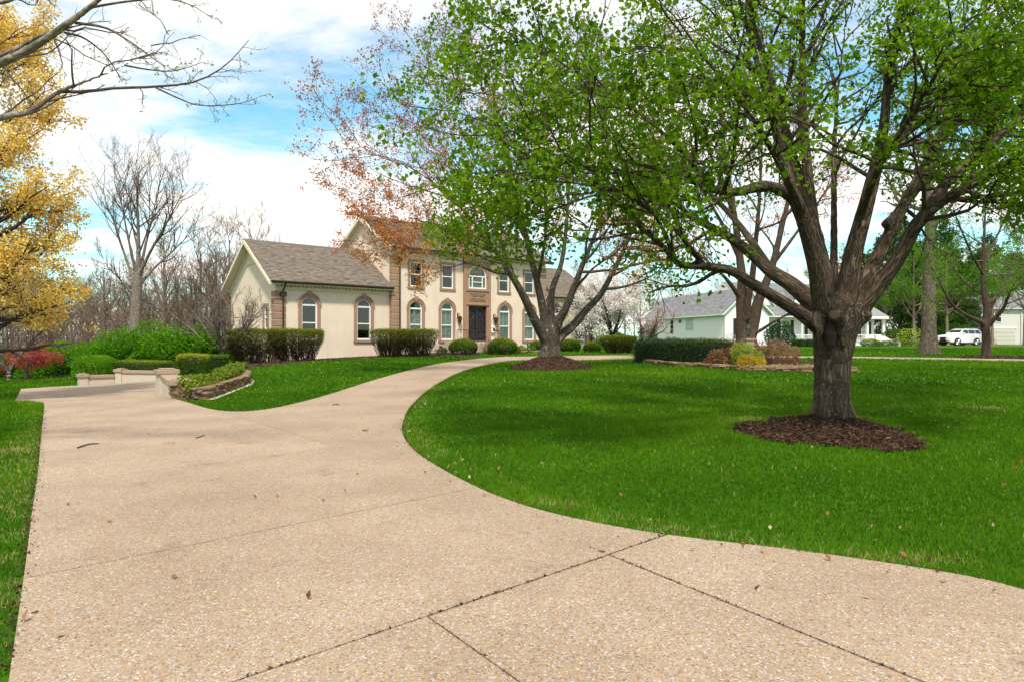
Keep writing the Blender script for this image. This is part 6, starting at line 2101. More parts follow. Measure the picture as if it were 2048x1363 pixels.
def stone_run(parent, line, z_bot, z_top, thick, rg, course=.075, length=(.18, .42), cap=None):
    """Dry-laid courses along a plan polyline; every stone an object under parent. z_* are functions of the fraction along it."""
    seg = np.linalg.norm(line[1:] - line[:-1], axis=1)
    s = np.concatenate([[0], np.cumsum(seg)])
    Lt = s[-1]
    n = 0
    k = 0
    while True:
        a = -rg.uniform(0, .15)
        any_ = False
        while a < Lt:
            ln = rg.uniform(*length)
            m = np.clip(a + ln / 2, 0, Lt)
            f = m / Lt
            zb, zt = z_bot(f), z_top(f)
            h = course * rg.uniform(.85, 1.15)
            z = zb + k * course
            if z + course * .6 < zt:
                any_ = True
                x = np.interp(m, s, line[:, 0]); y = np.interp(m, s, line[:, 1])
                x2 = np.interp(min(m + .05, Lt), s, line[:, 0]); y2 = np.interp(min(m + .05, Lt), s, line[:, 1])
                x1 = np.interp(max(m - .05, 0), s, line[:, 0]); y1 = np.interp(max(m - .05, 0), s, line[:, 1])
                last = z + course * 1.6 >= zt
                o = bpy.data.objects.new('stone', STONE_MESHES[rg.integers(0, 7)])
                COL.objects.link(o); o.parent = parent
                o.location = (x - parent.location.x + rg.normal(0, .012), y - parent.location.y + rg.normal(0, .012), z + course / 2 - parent.location.z)
                o.rotation_euler = (rg.normal(0, .03), rg.normal(0, .03), math.atan2(y2 - y1, x2 - x1) + rg.normal(0, .04))
                o.scale = (ln * .97, thick * rg.uniform(.85, 1.12) * (1.18 if last and cap else 1), h * .93)
                n += 1
            a += ln
        k += 1
        if not any_ or k > 20:
            break
    return n


def left_walls():
    rg = np.random.default_rng(41)
    # near retaining wall: post, sloping coping, end block
    w0 = at(322, 791, 20.35)[:2]; w1 = at(347, 797, 19.15)[:2]
    base = np.array([w0[0], w0[1], T(*w0)])
    d = (w1 - w0) / np.hypot(*(w1 - w0)); L = np.hypot(*(w1 - w0))
    Wl = empty('retaining_wall', (w0[0], w0[1], base[2]), math.atan2(d[1], d[0]), 'short stucco retaining wall with two brown capped ends by the driveway', 'wall')
    zt0, zt1 = .60, .40
    MB().prism([(0, -.2), (L, -.2), (L, zt1), (0, zt0)], -.02, .34, 'y').build('wall', 'stucco_wall', Wl)
    MB().prism([(.10, zt0 - .01), (L - .1, zt1), (L - .1, zt1 + .09), (.10, zt0 + .08)], -.07, .40, 'y').build('coping', 'coping', Wl, bevel=.012)
    MB().box(-.22, .22, -.10, .40, -.2, zt0 + .06).build('post', 'stucco_wall', Wl)
    MB().box(-.28, .28, -.15, .46, zt0 + .062, zt0 + .20).box(-.17, .17, -.05, .35, zt0 + .2, zt0 + .24).build('post_cap', 'coping', Wl, bevel=.012)
    MB().box(L - .27, L + .16, -.12, .46, zt1 + .002, zt1 + .16).box(L - .18, L + .08, -.04, .38, zt1 + .16, zt1 + .19).build('end_cap', 'coping', Wl, bevel=.012)
    # dry stone wall curving away from it along the lawn
    line = smooth_line(np.array([w1 + np.array([-.02, .10]), w1 + np.array([.28, .0]), G(402, 799), G(428, 791), G(455, 781), G(482, 771), G(492, 762), G(484, 754)]), 6)
    R0 = empty('stone_wall', (line[0, 0], line[0, 1], T(*line[0])), 0, 'low dry stone wall of tan ledgestones edging the ivy bed', 'wall')
    zt = lambda f: np.interp(f, [0, .25, .6, .85, 1], [.33, .31, .36, .44, .46])
    stone_run(R0, line, lambda f: T(np.interp(f, [0, 1], [line[0, 0], line[-1, 0]]), np.interp(f, [0, 1], [line[0, 1], line[-1, 1]])) - .10, zt, .30, rg, .058, (.16, .40), True)
    for i, (a, b, ww, hh) in enumerate(((376, 775, .95, .34), (452, 763, 1.0, .4), (470, 759, .8, .5))):
        q = at(a, b, (19.5, 23.2, 24.0)[i])
        MB().prism([(-ww * .5, -.22), (ww * .3, -.30), (ww * .55, -.05), (ww * .4, .26), (-ww * .35, .28), (-ww * .55, .05)], -.03, .03, 'z').build('capstone', 'flagstone', R0, bevel=.01).location = (q[0] - R0.location.x, q[1] - R0.location.y, q[2] - R0.location.z)
    # pale gravel strip at its foot
    gl = line[6:] + np.array([.0, -.0])
    g = sheet('gravel_strip', np.vstack([line[12:], (line[12:] + np.array([.42, -.30]))[::-1]]), .028, 'gravel_pale', step=.3)
    tag(g, kind='structure')
    # stucco walls at the back of the parking pad
    for a, b, h, lab, dep in (((158, 771), (229, 766.5), .30, 'low left section of the stucco wall behind the parking pad', 0), ((231, 766.3), (326, 760.5), .44, 'higher right section of the stucco wall behind the parking pad', 0)):
        p0, p1 = G(*a), G(*b)
        dd = (p1 - p0) / np.hypot(*(p1 - p0)); LL = np.hypot(*(p1 - p0))
        z0 = T(*p0)
        Wb = empty('garden_wall', (p0[0], p0[1], z0), math.atan2(dd[1], dd[0]), lab, 'wall')
        MB().box(.32, LL, 0, .25, -.3, h).build('wall', 'stucco_wall', Wb)
        MB().box(.36, LL, -.05, .30, h + .002, h + .13).build('coping', 'coping', Wb, bevel=.012)
        MB().box(0, .32, -.04, .30, -.3, h + .05).build('post', 'stucco_wall', Wb)
        MB().box(-.05, .36, -.09, .35, h + .052, h + .18).box(.04, .27, 0, .26, h + .18, h + .215).build('post_cap', 'coping', Wb, bevel=.012)
    # hedges and the round bush behind those walls
    p = at(190, 757, 29.5)
    bush('clipped_bush', 'wide rounded bright green bush behind the low stucco wall', p[0], p[1], 0.85, .7, .60, 6500, 'leaf_bright', .07, 401, z=-.12, amp=.08, base=.62, top_new=.15, bottom=-.8, fill=.3, squash=.35)
    pa, pb = at(226, 0, 30.2), at(352, 0, 28.6)
    c = (pa + pb) / 2
    clip_hedge('box_hedge', 'long low clipped box hedge above the stucco wall', c[:2], 2.9, .7, .95, 402, math.atan2(pb[1] - pa[1], pb[0] - pa[0]), z=-.25, n=9000, size=.045, base=.36, top_new=.45)
    # clipped blocks beside the near wall, and the dark hedge behind
    p = at(386, 757, 21.6)
    clip_hedge('box_hedge', 'squared glossy box hedge block standing beside the stone wall', p[:2], .82, .95, .80, 404, .25, z=p[2] - .05, n=9000, size=.042, base=.50, top_new=.45)
    p = at(424, 738, 30.5)
    clip_hedge('box_hedge', 'dark clipped hedge behind the squared box block, left of the leafless tree', p[:2], 1.3, .7, .72, 405, .45, z=p[2] - .08, n=4500, size=.045, base=.22, top_new=.45)


left_walls()


def right_bed():
    rg = np.random.default_rng(51)
    line = RB_edge
    R0 = empty('stone_edging', (line[0, 0], line[0, 1], T(*line[0])), 0, 'curved dry stone edging of the raised bed on the front lawn', 'edging')
    n = stone_run(R0, line, lambda f: float(T(np.interp(f, np.linspace(0, 1, len(line)), line[:, 0]), np.interp(f, np.linspace(0, 1, len(line)), line[:, 1]))) - .05, lambda f: 10.0 if False else float(T(np.interp(f, np.linspace(0, 1, len(line)), line[:, 0]), np.interp(f, np.linspace(0, 1, len(line)), line[:, 1]))) + np.interp(f, [0, .2, 1], [.26, .24, .19]), .28, rg, .085, (.24, .6), True)
    print('edging stones', n)
    # pillar with lantern at its left end
    p = G(1281, 723.5)
    zb = T(*p)
    P = empty('stucco_pillar', (p[0], p[1] + .1, zb), .15, 'square stucco pillar at the left end of the stone-edged bed', 'pillar')
    MB().box(-.22, .22, -.22, .22, -.2, .78).build('shaft', 'coping', P, bevel=.01)
    MB().box(-.27, .27, -.27, .27, .782, .90).build('cap', 'stucco_brown', P, bevel=.012)

    def lantern(x, y, z, lab):
        Ln = empty('post_lantern', (x, y, z), .2, lab, 'lantern')
        MB().lathe([(.11, 0), (.10, .03), (.04, .06), (.035, .16), (.09, .18), (.10, .20)], S=8).build('stand', 'iron', Ln)
        for k in range(6):
            a = k * math.pi / 3
            MB().tube([(.10 * math.cos(a), .10 * math.sin(a), .2), (.135 * math.cos(a), .135 * math.sin(a), .5)], .010, 4).build('cage_bar', 'iron', Ln)
        MB().lathe([(.088, .2), (.122, .49)], S=6).build('pane', 'glass', Ln)
        MB().lathe([(.21, .49), (.20, .53), (.10, .60), (.06, .66), (.075, .68), (.02, .74)], S=8).build('cap', 'iron', Ln)
    lantern(p[0] + .05, p[1] + .1, zb + .90, 'black lantern on top of the stucco pillar beside the clipped hedge')
    q = at(1497, 676, 37)
    P2 = empty('stucco_pillar', (q[0], q[1], T(q[0], q[1])), .15, 'stucco pillar mostly hidden behind the red maple shrub', 'pillar')
    hh = q[2] - T(q[0], q[1])
    MB().box(-.22, .22, -.22, .22, -.2, hh - .12).build('shaft', 'coping', P2)
    MB().box(-.27, .27, -.27, .27, hh - .118, hh).build('cap', 'stucco_brown', P2)
    lantern(q[0], q[1], q[2], 'black lantern peeping over the shrubs before the two-stemmed tree')
    # clipped holly hedge, shrubs
    a, b = at(1290, 0, 32.0), at(1436, 0, 29.0)
    c = (a + b) / 2 + np.array([.35, .9, 0])
    clip_hedge('holly_hedge', 'broad dark clipped hedge with a flat top inside the stone-edged bed', c[:2], 4.1, 2.1, 1.0, 411, math.atan2(b[1] - a[1], b[0] - a[0]), 'leaf_holly', .065, 17000, base=.32, top_new=.28, rnd_amp=.06, core_mat='holly_core', rust=.10)
    data = [('evergreen_shrub', 'rust-tinged end bush of the clipped dark hedge', 1432, 28.0, .52, .5, .50, 1300, 'leaf_dead', .06, .3, 0.0),
            ('burgundy_shrub', 'dark burgundy rounded shrub right of the clipped hedge', 1462, 28.6, .85, .7, .60, 3200, 'leaf_burgundy', .06, .15, .45),
            ('lime_shrub', 'lime-green leafy shrub between the burgundy shrubs', 1492, 27.6, .72, .6, .72, 1300, 'leaf_lime', .075, .45, .1),
            ('golden_shrub', 'low golden-yellow shrub just behind the stone edging', 1500, 25.9, .62, .5, .40, 1500, 'leaf_gold', .05, .5, 0.0),
            ('weeping_maple', 'mounded reddish maple shrub at the right of the bed', 1548, 28.6, 1.15, .9, .72, 2800, 'leaf_burgundy', .075, .62, .25)]
    for i, (nm, lab, px, Y, rx, ry, rz_, n, mt, sz, bs, tn) in enumerate(data):
        q = at(px, 0, Y)
        bush(nm, lab, q[0], q[1], rx, ry, rz_, n, mt, sz, 420 + i, amp=.25, base=bs, top_new=tn, stems=22, bottom=-.5, stem_r=.012)
    # straw-coloured ground cover at the right of the bed
    P = rg.uniform(RIGHT_BED.min(0), RIGHT_BED.max(0), (30000, 2))
    P = P[in_poly(P, RIGHT_BED) & (P[:, 0] > 8.6 + .02 * P[:, 1]) & (P[:, 1] < 27.5)][:5000]
    z = T(P[:, 0], P[:, 1]) + .06 + rg.uniform(.0, .09, len(P))
    o = leaf_mesh('ground_cover', rg, np.column_stack([P, z]), np.full(len(P), .07), 'leaf_straw', None, up=.8, rnd=rg.normal(.5, .25, len(P)))
    tag(o, 'straw-coloured low ground cover at the right end of the stone-edged bed', 'ground cover', kind='stuff')
    # stone kerb by the entrance
    kl = np.array([HW(13.4, -3.0), HW(14.6, -4.2), HW(16.2, -4.6), HW(18.4, -4.3), HW(20.9, -3.6)])
    kl = smooth_line(kl, 6)
    K0 = empty('stone_kerb', (kl[0, 0], kl[0, 1], T(*kl[0])), 0, 'low curved stone kerb between driveway and entrance bed', 'kerb')
    stone_run(K0, kl, lambda f: float(T(np.interp(f, np.linspace(0, 1, len(kl)), kl[:, 0]), np.interp(f, np.linspace(0, 1, len(kl)), kl[:, 1]))) - .05, lambda f: float(T(np.interp(f, np.linspace(0, 1, len(kl)), kl[:, 0]), np.interp(f, np.linspace(0, 1, len(kl)), kl[:, 1]))) + .17, .3, rg, .1, (.35, .7), True)
    # path lights
    for px, py, lab in ((1055, 706, 'thin black path light stake right of the clipped bushes'), (880, 711, 'thin black path light stake before the glossy shrub')):
        q = G(px, py)
        L = empty('path_light', (q[0], q[1], T(*q)), 0, lab, 'lamp')
        MB().tube([(0, 0, -.1), (0, 0, .55)], .014, 6).build('stake', 'iron', L)
        MB().lathe([(.02, .50), (.035, .56), (.09, .58), (.02, .66)], S=8).build('hood', 'iron', L)


right_bed()

# blossom trees right of the house
q = at(1225, 0, 57)
gen_tree('dogwood_tree', 'wide tree covered in white blossom right of the cream house', q[0], q[1], 7.6, .17, .16, .2, 12, .60, (.80, .25), (7, 6, 3), ((.6, 2.2), (.3, 1.0), (.2, .6)), ('leaf_white', .17, 12, 1.0), 'bark_brown', 'bark_brown', seed=91, leader=False, trop=.02, limb_trop=.05, minrad=(.02, .012, .008))
q = at(1300, 0, 62)
gen_tree('blossom_tree', 'smaller pale pink blossom tree before the left end of the white house', q[0], q[1], 5.2, .13, .18, .2, 9, .50, (.75, .22), (6, 5, 3), ((.5, 1.6), (.3, .9), (.2, .5)), ('leaf_pink', .12, 4, .6), 'bark_brown', 'bark_twig', seed=93, leader=False, trop=.02, limb_trop=.03, minrad=(.018, .012, .008))
q = at(1215, 0, 64)
bush('green_shrub', 'dark green shrub under the white blossom tree', q[0], q[1], 3.2, 2.0, 1.3, 4000, 'leaf_bright', .14, 431, base=.25, bottom=-.4)
q = at(1296, 0, 66)
bush('evergreen_shrub', 'dark pointed evergreen at the left corner of the white house', q[0], q[1], 1.0, 1.0, 1.5, 2600, 'leaf_pine', .12, 432, base=.4, bottom=-.5)


# ------------------------------------------------------------------ the white neighbouring house
def clapboard(parent, pts, x_axis, z0, z1, exp=.16, mat='white_paint', top=None):
    """Boards one by one on a wall from pts[0] to pts[1] (local plan); top(f) limits a gable. Each board an object."""
    a, b = np.array(pts[0], float), np.array(pts[1], float)
    d = b - a; L = np.hypot(*d); d /= L
    nrm = np.array([d[1], -d[0]])
    z = z0
    while z < z1:
        f0, f1 = 0.0, L
        if top is not None:
            f0, f1 = top(z)
            if f1 - f0 < .1:
                break
        p0, p1 = a + d * f0, a + d * f1
        vs = []
        for p in (p0, p1):
            for off, zz in ((0, z), (.030, z), (.008, z + exp + .01), (0, z + exp + .01)):
                q = p + nrm * off
                vs.append((q[0], q[1], zz))
        MB().add(vs, [(0, 1, 2, 3), (7, 6, 5, 4), (0, 4, 5, 1), (1, 5, 6, 2), (2, 6, 7, 3), (3, 7, 4, 0)]).build('siding_board', mat, parent)
        z += exp


def white_house():
    rot = math.atan2(.254, .967)
    H = empty('white_house', (23.4, 75.0, 1.05), rot, 'long single-storey white clapboard house with grey shingle roof and porch', 'house')
    mat_plain('white_siding', (0.82, 0.785, 0.765), .6, .04)
    mat_plain('shutter_black', (0.02, 0.022, 0.025), .6, .2)
    mat_plain('blind', (0.42, 0.50, 0.46), .7, .1)
    ez = 3.42                                        # eave above base
    D = 19.5
    # side wing box and its boards
    MB().box(.02, 5.5, .02, D, -.4, ez).build('wall', 'white_siding', H)
    MB().prism([(0.02, ez), (5.5, ez), (2.76, 6.2)], .02, .05, 'y').prism([(0.02, ez), (5.5, ez), (2.76, 6.2)], D - .05, D, 'y').build('gable', 'white_siding', H)
    clapboard(H, ((0.02, D), (0.02, 0.02)), 0, -.1, ez - .12, .20)
    clapboard(H, ((0.02, 0.02), (5.5, 0.02)), 0, -.1, 5.9, .20, top=lambda z: (0, 5.48) if z < ez - .1 else ((z - ez) * .99 + .05, 5.48 - (z - ez) * .99 - .05))
    MB().box(-.02, .14, -.02, .14, -.3, ez).box(5.38, 5.54, -.02, .14, -.3, ez).box(-.02, .14, D - .12, D + .02, -.3, ez).build('corner_board', 'white_paint', H)

    def roof_y(x0, x1, y0, y1, ze, xr, zr, seed):
        m = MB()
        m.prism([(x0, ze - .02), (xr, zr - .02), (x1, ze - .02), (x1, ze - .2), (xr, zr - .2), (x0, ze - .2)], y0, y1, 'y')
        r = m.build('roof', 'white_paint', H)
        shingles('shingles', r, y0 - .02, y1 + .02, x0 - .02, ze, xr, zr, 'shingle_grey', .22, .45, 'y', seed)
        shingles('shingles', r, y0 - .02, y1 + .02, x1 + .02, ze, xr, zr, 'shingle_grey', .22, .45, 'y', seed + 1)
        return r
    roof_y(-.45, 5.95, -.4, D + .3, ez + .05, 2.75, 6.42, 71)
    MB().box(-.56, -.44, -.4, D + .3, ez - .12, ez + .02).build('gutter', 'white_paint', H)
    # side windows
    for t, w, z0, z1, bars, sb in ((7.7, 1.75, 1.75, 3.12, 2, 1), (12.1, .75, 1.40, 3.1, 0, 1), (10.0, .75, 2.72, 3.1, 0, 0), (17.2, .9, 1.3, 3.05, 1, 1)):
        fr = MB()
        fr.box(-.03, .0, t - w / 2 - .1, t + w / 2 + .1, z0 - .12, z0).box(-.03, .0, t - w / 2 - .1, t + w / 2 + .1, z1, z1 + .1).box(-.03, 0, t - w / 2 - .1, t - w / 2, z0, z1).box(-.03, 0, t + w / 2, t + w / 2 + .1, z0, z1)
        for i in range(bars):
            y = t - w / 2 + w * (i + 1) / (bars + 1)
            fr.box(-.022, -.006, y - .025, y + .025, z0, z1)
        for i in range(sb + 1):
            z = z0 + (z1 - z0) * (i + 1) / (sb + 2)
            fr.box(-.021, -.005, t - w / 2, t + w / 2, z - .02, z + .02)
        wn_ = fr.build('window', 'white_paint', H)
        MB().box(-.020, -.010, t - w / 2, t + w / 2, z0, z1).build('pane', 'blind' if w > 1.2 else 'dark_room', wn_)
    # meters
    for t in (11.2, 12.6, 13.0):
        MB().box(-.2, -.02, t - .16, t + .16, .55, 1.0).build('meter_box', mat_plain('meter_grey_%d' % int(t * 10), (.3, .31, .31), .6), H)
    # gable window with shutters
    def front_window(x, y, z0, z1, w, par=H, sh=.42):
        fr = MB()
        for a, b, c, d in ((x - w / 2 - .09, x + w / 2 + .09, z0 - .1, z0), (x - w / 2 - .09, x + w / 2 + .09, z1, z1 + .1), (x - w / 2 - .09, x - w / 2, z0, z1), (x + w / 2, x + w / 2 + .09, z0, z1), (x - .02, x + .02, z0, z1), (x - w / 2, x + w / 2, (z0 + z1) / 2 - .03, (z0 + z1) / 2 + .03)):
            fr.box(a, b, y - .06, y - .02, c, d)
        wn_ = fr.build('window', 'white_paint', par)
        MB().box(x - w / 2, x + w / 2, y - .045, y - .03, z0, z1).build('pane', 'blind', wn_)
        for s in (-1, 1):
            m = MB()
            xa = x + s * (w / 2 + .11 + sh / 2)
            m.box(xa - sh / 2, xa + sh / 2, y - .07, y - .03, z0 - .08, z1 + .08)
            for k in range(9):
                z = z0 + (z1 - z0) * k / 9
                m.box(xa - sh / 2 + .05, xa + sh / 2 - .05, y - .085, y - .07, z, z + .09)
            m.build('shutter', 'shutter_black', par)
    front_window(2.2, .0, .9, 2.9, 1.3)
    # main body with porch
    MB().box(5.5, 22.0, 4.5, 14, -.4, ez + .1).build('wall', 'white_siding', H)
    clapboard(H, ((5.5, 4.5), (17.5, 4.5)), 0, -.1, ez - .1, .20)
    MB().prism([(2.6, ez + .15), (9.2, 7.6), (15.8, ez + .15)], 5.3, 22.0, 'x').build('gable', 'white_siding', H)
    m = MB()
    m.prism([(2.2, ez + .02), (9.2, 7.85), (16.2, ez + .02), (16.2, ez - .16), (9.2, 7.6), (2.2, ez - .16)], 5.3, 22.3, 'x')
    r = m.build('roof', 'white_paint', H)
    shingles('shingles', r, 5.3, 22.3, 2.17, ez + .03, 9.2, 7.86, 'shingle_grey', .24, .5, 'x', 75)
    # dormer gables
    for x, w, y, zb, zt in ((7.6, 1.6, 4.2, 4.4, 6.6), (13.2, 1.7, 4.6, 4.7, 6.9)):
        MB().prism([(x - w, zb), (x + w, zb), (x, zt)], y, y + 3.5, 'y').build('dormer', 'white_siding', H)
        r2 = MB().prism([(x - w - .3, zb - .15), (x, zt + .15), (x + w + .3, zb - .15), (x + w + .3, zb - .3), (x, zt), (x - w - .3, zb - .3)], y - .3, y + 4.5, 'y').build('roof', 'white_paint', H)
        shingles('shingles', r2, y - .32, y + 4.5, x - w - .32, zb - .13, x, zt + .17, 'shingle_grey', .24, .5, 'y', int(x * 10))
        shingles('shingles', r2, y - .32, y + 4.5, x + w + .32, zb - .13, x, zt + .17, 'shingle_grey', .24, .5, 'y', int(x * 10) + 1)
    for x in (7.0, 11.0, 14.8):
        front_window(x, 4.5, .9, 2.9, 1.2)
    # porch floor, posts and rails
    MB().box(9.0, 17.5, 2.6, 4.5, -.4, .32).build('porch_floor', 'white_paint', H)
    pts = [(9.1, 2.7), (11.9, 2.7), (14.6, 2.7), (17.4, 2.7)]
    for x, y in pts:
        MB().box(x - .11, x + .11, y - .11, y + .11, .32, ez - .16).build('post', 'white_paint', H)
    for (xa, ya), (xb, yb) in zip(pts[:-1], pts[1:]):
        m = MB().box(xa + .11, xb - .11, ya - .05, ya + .05, 1.15, 1.24).box(xa + .11, xb - .11, ya - .04, ya + .04, .42, .48)
        n = int((xb - xa) / .2)
        for k in range(1, n):
            x = xa + (xb - xa) * k / n
            m.box(x - .03, x + .03, ya - .03, ya + .03, .48, 1.15)
        m.build('railing', 'white_paint', H)
    # eight-sided corner porch with a pointed roof
    cx, cy, R8 = 20.6, 3.6, 3.0
    oc = [(cx + R8 * math.cos(a), cy + R8 * math.sin(a)) for a in np.arange(8) * math.pi / 4 + math.pi / 8]
    MB().prism([(cx + 1.9 * math.cos(a), cy + 1.9 * math.sin(a)) for a in np.arange(8) * math.pi / 4 + math.pi / 8], .3, ez, 'z').build('turret', 'white_siding', H)
    MB().prism(oc, -.4, .3, 'z').build('porch_floor', 'white_paint', H)
    ap = (cx, cy, ez + 2.35)
    R9 = 3.55
    o9 = [(cx + R9 * math.cos(a), cy + R9 * math.sin(a), ez + .02) for a in np.arange(8) * math.pi / 4 + math.pi / 8]
    tr = MB().add(o9 + [ap] + [(x, y, ez - .22) for x, y, z in o9], [(i, (i + 1) % 8, 8) for i in range(8)] + [(i, i + 9, (i + 1) % 8 + 9, (i + 1) % 8) for i in range(8)] + [tuple(range(16, 8, -1))])
    ro = tr.build('turret_roof', 'shingle_grey', H)
    a_ = ro.data.attributes.new('rnd', 'FLOAT', 'FACE'); a_.data.foreach_set('value', np.full(len(ro.data.polygons), .7, np.float32))
    MB().band([(x, y) for x, y in [(cx + 3.62 * math.cos(a), cy + 3.62 * math.sin(a)) for a in np.arange(8) * math.pi / 4 + math.pi / 8]], [(cx + 2.7 * math.cos(a), cy + 2.7 * math.sin(a)) for a in np.arange(8) * math.pi / 4 + math.pi / 8], ez - .34, ez - .05, 'z', True).build('fascia', 'white_paint', H)
    for i in range(8):
        x, y = oc[i]
        MB().box(x - .12, x + .12, y - .12, y + .12, .3, ez - .3).build('post', 'white_paint', H)
        if i in (3, 4, 5, 6, 7):
            x2, y2 = oc[(i + 1) % 8]
            m = MB().tube([(x, y, 1.2), (x2, y2, 1.2)], .05, 4).tube([(x, y, .45), (x2, y2, .45)], .04, 4)
            for k in range(1, 11):
                px_, py_ = x + (x2 - x) * k / 11, y + (y2 - y) * k / 11
                m.tube([(px_, py_, .45), (px_, py_, 1.2)], .03, 4)
            m.build('railing', 'white_paint', H)
    front_window(cx - .6 + .0, cy - 1.76, .95, 2.7, .9, sh=.34)
    # white curved step wall
    M = empty('step_wall', (41.0, 74.6, 1.0), rot, 'white curved stair wall before the pointed corner porch', 'wall')
    prof = [(-1.6, -.3), (1.7, -.3), (1.7, .45), (.9, .5), (.2, .75), (-.4, 1.05), (-.9, 1.15), (-1.6, 1.15)]
    MB().prism(prof, -.15, .15, 'y').build('parapet', 'white_paint', M, bevel=.02)
    MB().prism(prof, 1.4, 1.7, 'y').build('parapet', 'white_paint', M, bevel=.02)
    for k in range(4):
        MB().box(-1.2 + .38 * k, -.82 + .38 * k, .15, 1.4, -.3, .8 - .2 * k).build('step', 'white_paint', M)


white_house()


def garage_house():
    p = at(1962, 0, 98)
    H = empty('garage_house', (p[0], p[1], 1.1), .12, 'pale house with a wide garage door at the right edge behind the white car', 'house')
    mat_plain('pale_render', (0.60, 0.56, 0.52), .8, .06)
    mat_plain('garage_door', (0.55, 0.49, 0.44), .7, .06)
    MB().box(0, 14, 0, 9, -.4, 5.2).build('wall', 'pale_render', H)
    g = MB().box(.5, 5.4, -.06, -.002, -.1, 2.2)
    gd = g.build('garage_door', 'garage_door', H)
    for k in range(4):
        MB().box(.55, 5.35, -.085, -.061, -.05 + .55 * k, .44 + .55 * k).build('panel', 'garage_door', gd, bevel=.01)
    MB().box(.3, 5.6, -.10, -.002, 2.202, 2.4).build('lintel', 'white_paint', H)
    for x in (1.6, 2.75):
        w = MB().box(x - .45, x + .45, -.08, -.003, 3.1, 4.7).build('window', 'white_paint', H)
        for z in (3.2, 3.98):
            MB().box(x - .36, x + .36, -.095, -.081, z, z + .66).build('pane', 'dark_room', w)
    MB().tube([(6.3, -.1, 0), (6.3, -.1, 5.0)], .07, 6).build('downspout', 'pale_render', H)
    r = MB().prism([(-.5, 5.2), (4.5, 8.0), (9.5, 5.2), (9.5, 5.0), (4.5, 7.75), (-.5, 5.0)], -.5, 14.5, 'x').build('roof', 'pale_render', H)
    shingles('shingles', r, -.5, 14.5, -.52, 5.22, 4.5, 8.02, 'shingle_grey', .3, .6, 'x', 88)
    # far drive with the car on it
    a = G(1700, 691.5)
    d = sheet('far_driveway', np.array([(39, 79.2), (44, 75.6), (60, 74.6), (90, 74.0), (90, 80.5), (60, 81.0), (46, 82.5)]), .03, 'aggregate', step=3)
    tag(d, kind='structure')


garage_house()


